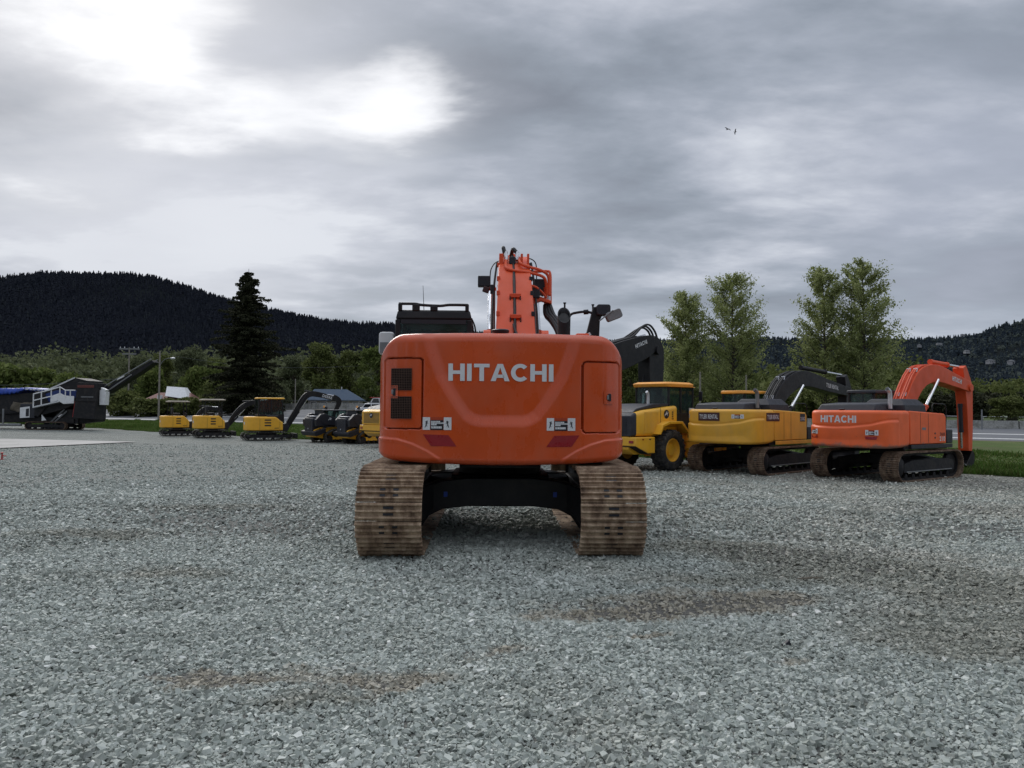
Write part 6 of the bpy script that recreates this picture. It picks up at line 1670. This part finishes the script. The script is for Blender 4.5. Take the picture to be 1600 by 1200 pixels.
# ================================================================== 4. small yellow diggers
def mini(label, loc, head, s, boom, arm, canopy=True, length=1.0, boomtext=None, group='small yellow diggers in a row on the left'):
    boom = [(y, z, t * 0.95) for y, z, t in boom]; arm = [(y, z, t * 1.0) for y, z, t in arm]
    d = thing('mini_excavator', label, 'mini excavator', loc, -R(head), group); d.scale = (s,) * 3
    hw = .74
    for sx in (-1, 1): track(d, sx * .62, .30, 2.25 * length, .50, 40, M_['belt'], rubber=True, outer=sx, rollers=4)
    MB().box(-.5, .5, -.5, .5, .18, .46).build('under_frame', M_['dark'], d)
    MB().cyl((0, 0, .4), (0, 0, .58), .34, n=20).build('swing_bearing', M_['dark'], d)
    b1 = MB(); b1.box(-.76, .76, 1.25 * length, 1.35 * length, .12, .42); b1.box(-.35, -.28, .6, 1.3 * length, .2, .3); b1.box(.28, .35, .6, 1.3 * length, .2, .3); b1.build('dozer_blade', M_['dark'], d, bevel=.01)
    L_ = length
    sh = shell('house_body', M_['yellow'], d, hw, .62, 2.6, -.55 * L_, .66 * L_, lambda x, y: 1.42 - .30 * sst(.25 * L_, .66 * L_, y), lambda x, y: .60 + 0 * x, rt=.09, rb=.06, N=120, K=16)
    MB().box(-hw + .05, hw - .05, -.9 * L_, .62 * L_, .54, .61).build('deck_plate', M_['dark'], d)
    for z in (.86, 1.02, 1.18):
        MB().box(hw - .004, hw + .006, -.20 * L_, .10 * L_, z, z + .075).build('vent_slot', M_['ink'], sh)
    for yy_ in (-.42, .50): MB().box(hw - .004, hw + .004, yy_ * L_, yy_ * L_ + .012, .64, 1.28).build('panel_seam', M_['ink'], sh)
    yy = yrear(hw, .62, 2.6, -.55 * L_)
    MB().add([(x_, float(yy(x_)) - .006, z_) for z_ in (.95, 1.10) for x_ in (.10, .28)], [(0, 1, 3, 2)]).build('sticker', M_['letter'], sh, recalc=False, smooth=False)
    deer_badge(sh, lambda x, z, o_: (x - .15, float(yy(-.15)) - .008 - o_, 1.2 + z), .11)
    vs, fs = text_geo('35G' if canopy else '60G', .24, .08, .01); decal('model_number', vs, fs, lambda x, z: (hw + .006, .36 * L_ + x, .74 + z), M_['ink'], sh)
    if canopy:
        c_ = MB()
        for x_ in (-.62, .58):
            for y_, yt in ((-.62, -.50), (.50, .46)): c_.tube([(x_, y_ * L_, 1.3), (x_, yt * L_, 2.38)], .028, n=6)
        for y_ in (-.61, .495): c_.box(-.64, .60, y_ * L_ - .02, y_ * L_ + .02, 1.36, 1.44)
        for x_ in (-.62, .58): c_.box(x_ - .02, x_ + .02, -.60 * L_, .49 * L_, 1.37, 1.43)
        cc_ = c_.build('canopy_frame', M_['black'], d)
        MB().loft([[(x_, y_, 2.36) for x_, y_ in rrect(-.72, .68, -.72 * L_, .70 * L_, .12)], [(x_, y_, 2.42) for x_, y_ in rrect(-.74, .70, -.74 * L_, .72 * L_, .12)], [(x_, y_, 2.47) for x_, y_ in rrect(-.62, .58, -.6 * L_, .58 * L_, .12)]]).build('canopy_roof', M_['beige'], cc_)
        sb = MB(); sb.box(-.42, .02, -.3, .15, 1.4, 1.6); sb.box(-.42, .02, -.38, -.28, 1.5, 2.0); sb.build('seat', M_['ink'], d, bevel=.03)
        sb = MB(); sb.tube([(-.35, .5, 1.2), (-.35, .42, 1.75)], .02); sb.tube([(-.05, .5, 1.2), (-.05, .42, 1.75)], .02); sb.cbox((-.2, .5, 1.45), (.5, .1, .3)); sb.build('control_levers', M_['ink'], d)
    else:
        cab(d, -.72, .34, -.45 * L_, .78 * L_, 1.05, 2.55, 'black', 'yellow', belt=1.55, slope=.12, rooft=.09)
        MB().box(.40, .70, -.1, .55, 1.38, 1.50).build('engine_hood', M_['charcoal'], d, bevel=.03)
    XB_ = .05
    m = MB(); m.prism([(.60 * L_, .55), (.95 * L_, .50), (1.05 * L_, .75), (.95 * L_, 1.05), (.60 * L_, .95)], XB_ - .14, XB_ + .14); m.build('swing_bracket', M_['ink'], d, bevel=.02)
    bo = bent(d, 'boom', M_['black'], boom, XB_, .20, bevel=.01)
    ar = bent(d, 'arm', M_['black'], arm, XB_, .15, bevel=.01)
    hydraulic('boom_cylinder', d, (XB_, 1.0 * L_, .72), (XB_, boom[len(boom) // 2][0] + .05, boom[len(boom) // 2][1] - .22), .05, .55, M_['black'])
    hydraulic('arm_cylinder', d, (XB_, boom[2][0] - .1, boom[2][1] + .28), (XB_, arm[0][0] + .02, arm[0][1]), .045, .6, M_['black'])
    MB().tube([(XB_ + .12, boom[0][0] + .05, boom[0][1] + .1), (XB_ + .2, boom[1][0] - .1, boom[1][1]), (XB_ + .15, boom[2][0], boom[2][1] + .1)], .02, sub=4, n=6).build('hose', M_['hose'], bo)
    if boomtext:
        yc_, zc_, ww_, hh_, an = boomtext
        vs, fs = text_geo('DEERE', ww_, hh_, .02); ca, sa = math.cos(an), math.sin(an)
        decal('boom_lettering', vs, fs, lambda x, z: (XB_ + .106, yc_ + x * ca - z * sa, zc_ + x * sa + z * ca), M_['letter'], bo)
    bucket(d, (XB_, arm[-1][0], arm[-1][1] + .05), .5, .5, M_['dark'], R(20))
    return d
bm1 = [(.98, .80, .10), (1.25, 1.30, .14), (1.65, 1.80, .17), (2.2, 1.95, .14), (2.9, 1.75, .09)]
am1 = [(2.7, 2.05, .06), (2.9, 1.75, .13), (2.85, 1.2, .10), (2.75, .70, .06)]
mini('yellow mini digger with an open canopy, first in the row from the left', gp(277, 681.0), 58, 1.05, bm1, am1)
bm2 = [(.98, .80, .11), (1.35, 1.45, .15), (1.95, 2.05, .18), (2.7, 2.30, .15), (3.6, 2.15, .10)]
am2 = [(3.4, 2.45, .07), (3.6, 2.15, .14), (3.5, 1.5, .10), (3.4, .8, .06)]
mini('yellow mini digger with an open canopy, middle of the row of three', gp(331, 684.0), 60, 1.10, bm2, am2)
bm3 = [(1.15, .85, .12), (1.7, 1.75, .16), (2.35, 2.72, .19), (3.2, 2.75, .16), (4.3, 2.42, .12)]
am3 = [(4.0, 2.72, .08), (4.35, 2.38, .16), (4.1, 1.7, .12), (3.8, 1.0, .07)]
mini('yellow mini digger with a closed cab and a raised black boom, last in the row', gp(416, 688.0), 62, 1.10, bm3, am3, canopy=False, length=1.25, boomtext=(3.6, 2.64, .62, .17, R(-14)))

# ================================================================== 5. skid steers
def skid(label, loc, head):
    d = thing('skid_steer', label, 'skid steer loader', loc, -R(head), 'skid steers beside the mini diggers')
    for sx in (-1, 1):
        # triangular-ish rubber track
        f = [(-1.05, .35), (-.95, .10), (-.75, 0), (.75, 0), (.95, .10), (1.05, .30), (.95, .50), (-.15, .80), (-.45, .82), (-.95, .58)]
        m = MB(); pts = catmull([Vector((0, a, b)) for a, b in f + [f[0]]], 4)
        n_ = len(pts) - 1; cen = Vector((0, 0, .35)); rings = []
        for k in range(n_ + 1):
            p = pts[k % n_]; q = pts[(k + 1) % n_]; t_ = (q - p).normalized(); nn = Vector((0, t_.z, -t_.y)); o_ = .025 if k % 2 else 0
            rings.append([(sx * .84 - .19, p.y + nn.y * o_, p.z + nn.z * o_), (sx * .84 + .19, p.y + nn.y * o_, p.z + nn.z * o_), (sx * .84 + .19, p.y - nn.y * .05, p.z - nn.z * .05), (sx * .84 - .19, p.y - nn.y * .05, p.z - nn.z * .05)])
        m.loft(rings, cap=False)
        tr = m.build('track', M_['belt'], d, ang=25)
        MB().lathe([(-.1, .03), (-.1, .20), (.1, .20), (.1, .03)], (sx * .84, -.30, .55), 'x', 18).build('sprocket', M_['dark'], tr)
        for yy_ in (-.72, .76): MB().lathe([(-.1, .03), (-.1, .19), (.1, .19), (.1, .03)], (sx * .84, yy_, .25), 'x', 16).build('idler', M_['dark'], tr)
        for yy_ in (-.35, 0, .35): MB().lathe([(-.1, .03), (-.1, .09), (.1, .09), (.1, .03)], (sx * .84, yy_, .13), 'x', 12).build('roller', M_['dark'], tr)
        m = MB(); m.prism([(-.7, .2), (.7, .2), (.5, .38), (-.1, .45), (-.6, .40)], sx * .84 - .08, sx * .84 + .08); m.build('side_frame', M_['yellow'], tr)
    m = MB(); m.prism([(-1.70, .62), (-1.55, .36), (-.95, .25), (1.0, .25), (1.15, .5), (1.1, .95), (-1.2, .95), (-1.60, .80)], -.63, .63); m.build('chassis', M_['yellow'], d, bevel=.02)
    m = MB(); m.prism([(-1.75, .58), (-1.60, .42), (-1.0, .62), (-1.0, .92), (-1.75, .70)], -.92, .92); m.build('rear_bumper', M_['ink'], d, bevel=.02)
    m = MB(); m.loft([[(x_, -1.72, z_) for x_, z_ in rrect(-.50, .50, .70, 1.52, .08)], [(x_, -1.20, z_) for x_, z_ in rrect(-.52, .52, .70, 1.62, .08)]]); rd = m.build('rear_door', M_['charcoal'], d, bevel=.02)
    gs = MB()
    for k in range(6): gs.box(-.36, .36, -1.735, -1.72, 1.0 + k * .07, 1.03 + k * .07)
    gs.build('grille_slats', M_['ink'], rd)
    deer_badge(rd, lambda x, z, o_: (x, -1.735 - o_, .86 + z), .09)
    MB().box(-.45, .45, -1.6, -1.3, 1.60, 1.66).build('hood_top', M_['silver'], rd, bevel=.02)
    for sx in (-1, 1):
        m = MB(); m.prism([(-1.62, 1.02), (-1.66, 1.42), (-1.30, 1.78), (-1.0, 1.80), (-.7, 1.55), (-.85, 1.05)], sx * .62, sx * .88); tw = m.build('loader_tower', M_['ink'], d, bevel=.02)
        m = MB(); m.prism([(-1.35, 1.70), (-1.1, 1.82), (.2, 1.36), (1.25, .88), (1.55, .40), (1.38, .34), (1.10, .70), (0, 1.05), (-1.1, 1.12), (-1.35, 1.35)], sx * .70, sx * .90)
        la = m.build('lift_arm', M_['ink'], d, bevel=.015)
        hydraulic('lift_cylinder', la, (sx * .80, -1.1, .95), (sx * .80, .2, 1.12), .04, .6, M_['ink'])
        if sx > 0:
            deer_badge(la, lambda x, z, o_: (.902 + o_, -.72 + x, 1.46 + z), .16)
            vs, fs = text_geo('333G', .34, .09, .01); decal('model_number', vs, fs, lambda x, z: (.904, .22 + x * .93 + z * .36, 1.20 - x * .36 + z * .93), M_['letter'], la)
            MB().box(.905, .912, -.1, .12, .86, 1.02).build('warning_label', M_['yellow'], la)
    c_ = cab(d, -.55, .55, -1.0, .62, .95, 2.05, 'black', 'ink', belt=1.25, slope=-.05, rooft=.08, rear_glass=False)
    MB().box(-.50, .50, -.99, -.96, 1.24, 1.98).build('rear_screen', M_['ink'], c_)
    MB().box(-.40, .40, -1.15, -.95, 2.02, 2.06).build('roof_lip', M_['beige'], c_)
    MB().tube([(.45, -.9, 2.03), (.45, -.9, 2.2)], .012).build('beacon_rod', M_['black'], c_)
    MB().lathe([(0, .05), (.09, .05), (.12, .02)], (.45, -.9, 2.18), 'z', 12).build('beacon', M_['amber'], c_)
    m = MB(); m.prism([(1.45, .75), (1.5, .1), (2.2, .05), (2.2, .02), (1.4, .02), (1.36, .75)], -.95, .95); m.build('bucket', M_['ink'], d)
    return d
skid('black and yellow tracked skid steer, left of the pair', gp(520, 690.5), 48)
skid('black and yellow tracked skid steer nearest the half-hidden wheel loader', gp(571, 692.5), 48)

# ================================================================== 6. mobile screener, tarped machine
SC = 17.4
q0 = G(105, 671.5)
MS = thing('mobile_screener', 'dark tracked screening plant with white railings and a long conveyor rising to the right', 'screener', (q0.x, q0.y, float(gz(q0.x, q0.y))), R(-6))
def S(px, py): return ((px - 105) / SC, (672 - py) / SC)
def slab(nm, pts, y0, y1, mat, par=None, bev=.03):
    return MB().prism([S(*p) for p in pts], y0, y1, axis='y').build(nm, M_[mat], par or MS, bevel=bev)
for yc in (-1.2, 1.2):
    t_ = track(MS, 0, .4, 3.9, .72, 34, M_['track_far'], rollers=4)
    t_.rotation_euler = (0, 0, R(90)); t_.location = ((85 - 105) / SC, yc, 0)
slab('chassis', [(40, 650), (128, 655), (128, 662), (42, 660)], -1.0, 1.0, 'dark')
slab('hopper', [(66, 613), (80, 612), (90, 632), (72, 652), (66, 650)], -1.3, 1.3, 'dark')
slab('power_unit', [(42, 632), (66, 632), (66, 654), (40, 655)], -1.25, 1.25, 'charcoal')
slab('service_panel', [(42, 638), (58, 636), (58, 653), (42, 654)], -1.27, -1.252, 'white')
sp_ = slab('panel_louvres', [(52, 640), (57, 639), (57, 651), (52, 651.5)], -1.285, -1.272, 'ink', bev=0)
slab('side_panel', [(78, 648), (86, 657), (78, 658)], -1.27, -1.25, 'white')
scb = slab('screen_box', [(72, 618), (130, 591.5), (150, 596), (150, 625), (112, 640), (74, 650)], -1.15, 1.15, 'dark')
slab('screen_rail', [(68, 617), (130, 590.5), (130, 592.5), (69, 619.5)], -1.22, -1.16, 'silver', scb, .01)
slab('blue_panel', [(72, 620), (100, 611), (137, 611), (137, 622), (100, 626), (72, 634)], -1.2, -1.16, 'bluepaint', scb)
slab('walkway_panel', [(98, 620), (113, 615), (121, 619), (136, 620), (136, 631), (119, 632), (110, 627), (98, 630)], -1.75, -1.68, 'white')
slab('walkway_floor', [(69, 636), (112, 627), (112, 629), (69, 638.5)], -1.75, -1.16, 'silver', bev=.01)
rl = MB()
def T3(px, py, y=-1.74): a, b = S(px, py); return (a, y, b)
for seg in ([(70, 617), (99, 610), (113, 606), (122, 611), (138, 611)], [(70, 627), (98, 620.5)], [(70, 617), (70, 638)], [(83, 614), (83, 634)], [(99, 610), (99, 630)], [(113, 606), (113, 616)], [(122, 611), (122, 620)], [(130, 611), (130, 620)]):
    rl.tube([T3(*p) for p in seg], .05, n=6)
rl.build('railing', M_['white'], MS)
slab('discharge_box', [(141, 599), (172, 600), (171, 622), (170, 655), (134, 653), (138, 622)], -1.7, -.1, 'dark')
slab('box_lip', [(141, 603), (168, 603), (168, 607), (141, 607)], -1.74, -1.7, 'redroof')
slab('box_shelf', [(139, 625), (172, 625), (172, 628), (139, 628)], -1.76, -1.7, 'dark')
slab('red_bracket', [(134, 628), (139, 623), (139, 640), (133, 652), (131, 652)], -1.5, -1.3, 'red')
slab('white_panel', [(172, 610), (182, 613), (181, 633), (172, 633)], -1.3, -.7, 'white')
slab('white_panel', [(174, 606), (183, 610), (181, 613), (174, 611)], -1.3, -.9, 'white')
slab('lower_chute', [(112, 640), (135, 640), (134, 662), (96, 664)], -.9, .9, 'dark')
for a, b in (((88, 662), (112, 640)), ((92, 664), (116, 643))): MB().tube([T3(*a, -1.0), T3(*b, -1.0)], .07, n=6).build('brace', M_['greymetal'], MS)
slab('engine_box', [(120, 652), (160, 654), (158, 659), (137, 661), (120, 662)], -.8, .8, 'dark')
cv_ = slab('conveyor', [(165, 610), (246, 563.5), (250, 567), (230, 581), (178, 613), (165, 618)], -.45, .45, 'dark')
cb_ = MB()
for y_ in (-.52, .52):
    cb_.tube([T3(168, 606, y_), T3(246, 562, y_)], .05, n=6); cb_.tube([T3(175, 612, y_), T3(215, 586, y_)], .06, n=6)
cb_.build('conveyor_rail', M_['greymetal'], cv_)
slab('conveyor_plate', [(192, 592.5), (203, 587), (203, 589), (192, 594.5)], -.56, -.5, 'white', cv_, 0)
slab('lettering_strip', [(147, 620.3), (167, 620.3), (167, 621.6), (147, 621.6)], -1.715, -1.70, 'greymetal', bev=0)
# tarped machine at the far left
TM = thing('tarped_machine', 'dark machine under a blue tarpaulin at the left edge', 'covered machine', (q0.x, q0.y + 1.5, float(gz(q0.x, q0.y))), R(-6))
def slab2(nm, pts, y0, y1, mat, bev=.03, par=None): return MB().prism([S(*p) for p in pts], y0, y1, axis='y').build(nm, M_[mat], par or TM, bevel=bev)
slab2('machine_body', [(-60, 622), (62, 613), (70, 632), (40, 645), (10, 648), (-60, 650)], -1.2, 1.2, 'dark')
slab2('lower_body', [(-60, 648), (20, 646), (42, 655), (42, 661), (-60, 664)], -1.0, 1.0, 'dark')
r_ = np.random.default_rng(3)
U = np.linspace(-60, 64, 46); P = []
for u in U:
    top = np.interp(u, [-60, 0, 10, 34, 52, 64], [611, 609, 609.5, 608, 609, 611]); bot = np.interp(u, [-60, 0, 20, 34, 52, 64], [620, 618, 616, 611, 612, 613.5]) + 1.2 * math.sin(u * .9)
    row = []
    for k, (yy_, m_) in enumerate(((1.35, .9), (1.3, 0), (.4, -.05), (-.5, 0), (-1.25, .0), (-1.38, .35), (-1.42, .7), (-1.40, 1.0))):
        py = top + (bot - top) * max(0, m_) + .5 * math.sin(u * .7 + k * 1.3); a, b = S(u, py); row.append((a, yy_ + .04 * math.sin(u * 1.3 + k), b + .06))
    P.append(row)
tp = link('tarpaulin', grid_mesh('tarp', np.array(P)), M_['blue'], TM); so = tp.modifiers.new('thick', 'SOLIDIFY'); so.thickness = .03
P = []
for u in np.linspace(12, 66, 24):
    row = []
    for k in range(6):
        py = 628 + k * 2.6 + 4.5 * math.sin((u - 12) / 54 * PI) * (1 if k > 2 else .4) + (u < 30) * 1.0; a, b = S(u, py); row.append((a, -1.30 - .10 * math.sin(u * .35 + k) - .04 * k, b))
    P.append(row)
cl_ = link('cloth_cover', grid_mesh('cloth', np.array(P)), M_['kerbdirt'], TM); so = cl_.modifiers.new('thick', 'SOLIDIFY'); so.thickness = .03
slab2('white_edge', [(34, 608), (64, 609), (64, 611), (34, 609.6)], -1.45, -1.38, 'letter', 0)
MB().tube([T3(3, 640), T3(3, 666)], .08, n=6).build('support_leg', M_['greymetal'], TM)
MB().tube([T3(-60, 665), T3(34, 665)], .12, n=6).build('skid_rail', M_['greymetal'], TM)

# ================================================================== 7. cars, odds and ends
M_['carwhite'] = simple('white_car_paint', (0.70, 0.71, 0.72), 0.25, var=0.02, coat=0.6)
def car(name, label, loc, rz, L, H, col, cat):
    d = thing(name, label, cat, loc, rz, 'parked vehicles by the road')
    h = L / 2
    prof = [(-h, .35), (-h, .95), (-h + .12, 1.05), (-h + .35, H - .12), (-h + .6, H - .02), (.2, H), (.75, H - .08), (h - 1.35, 1.08), (h - .25, .95), (h, .75), (h, .35)]
    body = MB().prism([(p, q) for p, q in prof], -.9, .9, axis='y').build('body', M_[col], d, bevel=.07)
    for sy in (-1, 1):
        for (a, b) in ((-h + .45, -.55), (-.45, .62)):
            z1 = H - .14
            MB().prism([(a, 1.08), (b + (.35 if b > 0 else 0), 1.08), (b, z1), (a + .12, z1)], sy * .905, sy * .915, axis='y').build('window', M_['darkglass'], body)
        for xx in (-h + .85, h - .85):
            w_ = MB().lathe([(-.11, .2), (-.12, .33), (.12, .33), (.11, .2)], (xx, sy * .82, .34), 'y', 20, ).build('wheel', M_['rubber'], d)
            MB().lathe([(-.125, .02), (-.125, .2), (.125, .2), (.125, .02)], (xx, sy * .82, .34), 'y', 14).build('rim', M_['silver'], w_)
        MB().box(h - .5, h - .02, sy * .62 - .12, sy * .62 + .12, .72, .84).build('headlight', M_['lens'], body)
    MB().prism([(.80, H - .14), (h - 1.40, 1.12), (h - 1.36, 1.13), (.84, H - .12)], -.75, .75, axis='y').build('windscreen', M_['darkglass'], body)
    MB().box(-h + .6, .4, -.62, -.58, H, H + .05).build('roof_rail', M_['ink'], body)
    return d
q = AT(578, 640, 138); s1 = on(q.x, q.y, .0); car('suv', 'white sport utility car parked beyond the skid steers, its nose to the left', s1, R(176), 4.9, 1.75, 'carwhite', 'car')
q = AT(590, 640, 146); s2 = on(q.x, q.y, .35); cv2 = car('van', 'white van with a red roof stripe behind the white sport utility car', s2, R(178), 5.2, 2.0, 'carwhite', 'van')
MB().box(-1.2, 1.3, -.92, .92, 1.99, 2.10).build('roof_stripe', M_['red'], cv2, bevel=.03)
g = gp(3, 718)
fh = thing('anchor_stand', 'small red metal stand on the gravel at the left edge, below the pale apron', 'metal stand', g)
m = MB(); m.cyl((0, 0, 0), (0, 0, .26), .03, n=10); m.cyl((-.12, 0, .01), (.12, 0, .01), .015); m.cyl((0, -.12, .01), (0, .12, .01), .015); m.build('stem', M_['red'], fh)
MB().cyl((0, 0, .15), (.17, 0, .15), .02, n=8).build('side_branch', M_['red'], fh)
MB().lathe([(0, .05), (.02, .06), (.04, .05), (.05, .02)], (0, 0, .25), 'z', 12).build('cap', M_['red'], fh)
g = gp(1229, 1011)
m = MB(Matrix.Translation(g) @ Matrix.Rotation(R(25), 4, 'Z')); m.loft([[(-.035, -.012, .005), (.03, -.02, .012), (.035, .015, .012), (-.03, .018, .005)], [(-.03, -.01, .02), (.012, -.016, .05), (.018, .010, .052), (-.028, .014, .022)]])
tag(m.build('rubber_scrap', M_['ink'], None, bevel=.003), 'small black scrap of rubber lying on the grey gravel', 'scrap')
for i, (px, py, lab) in enumerate(((1266, 909, 'brown flat wood splinter in the gravel right of the mud patch'),)):
    g = gp(px, py); r_ = np.random.default_rng(60 + i); m = MB(Matrix.Translation(g) @ Matrix.Rotation(R(10 + 20 * i), 4, 'Z'))
    m.loft([[(-.13, -.012, .03), (-.13, .012, .03), (-.12, .010, .038), (-.12, -.010, .038)], [(.02, -.022, .032), (.02, .020, .034), (.02, .016, .046), (.02, -.016, .045)], [(.14, -.008, .028), (.14, .010, .03), (.13, .008, .036), (.13, -.006, .035)]])
    tag(m.build('wood_splinter', M_['kerbdirt'], None, bevel=.002), lab, 'splinter')
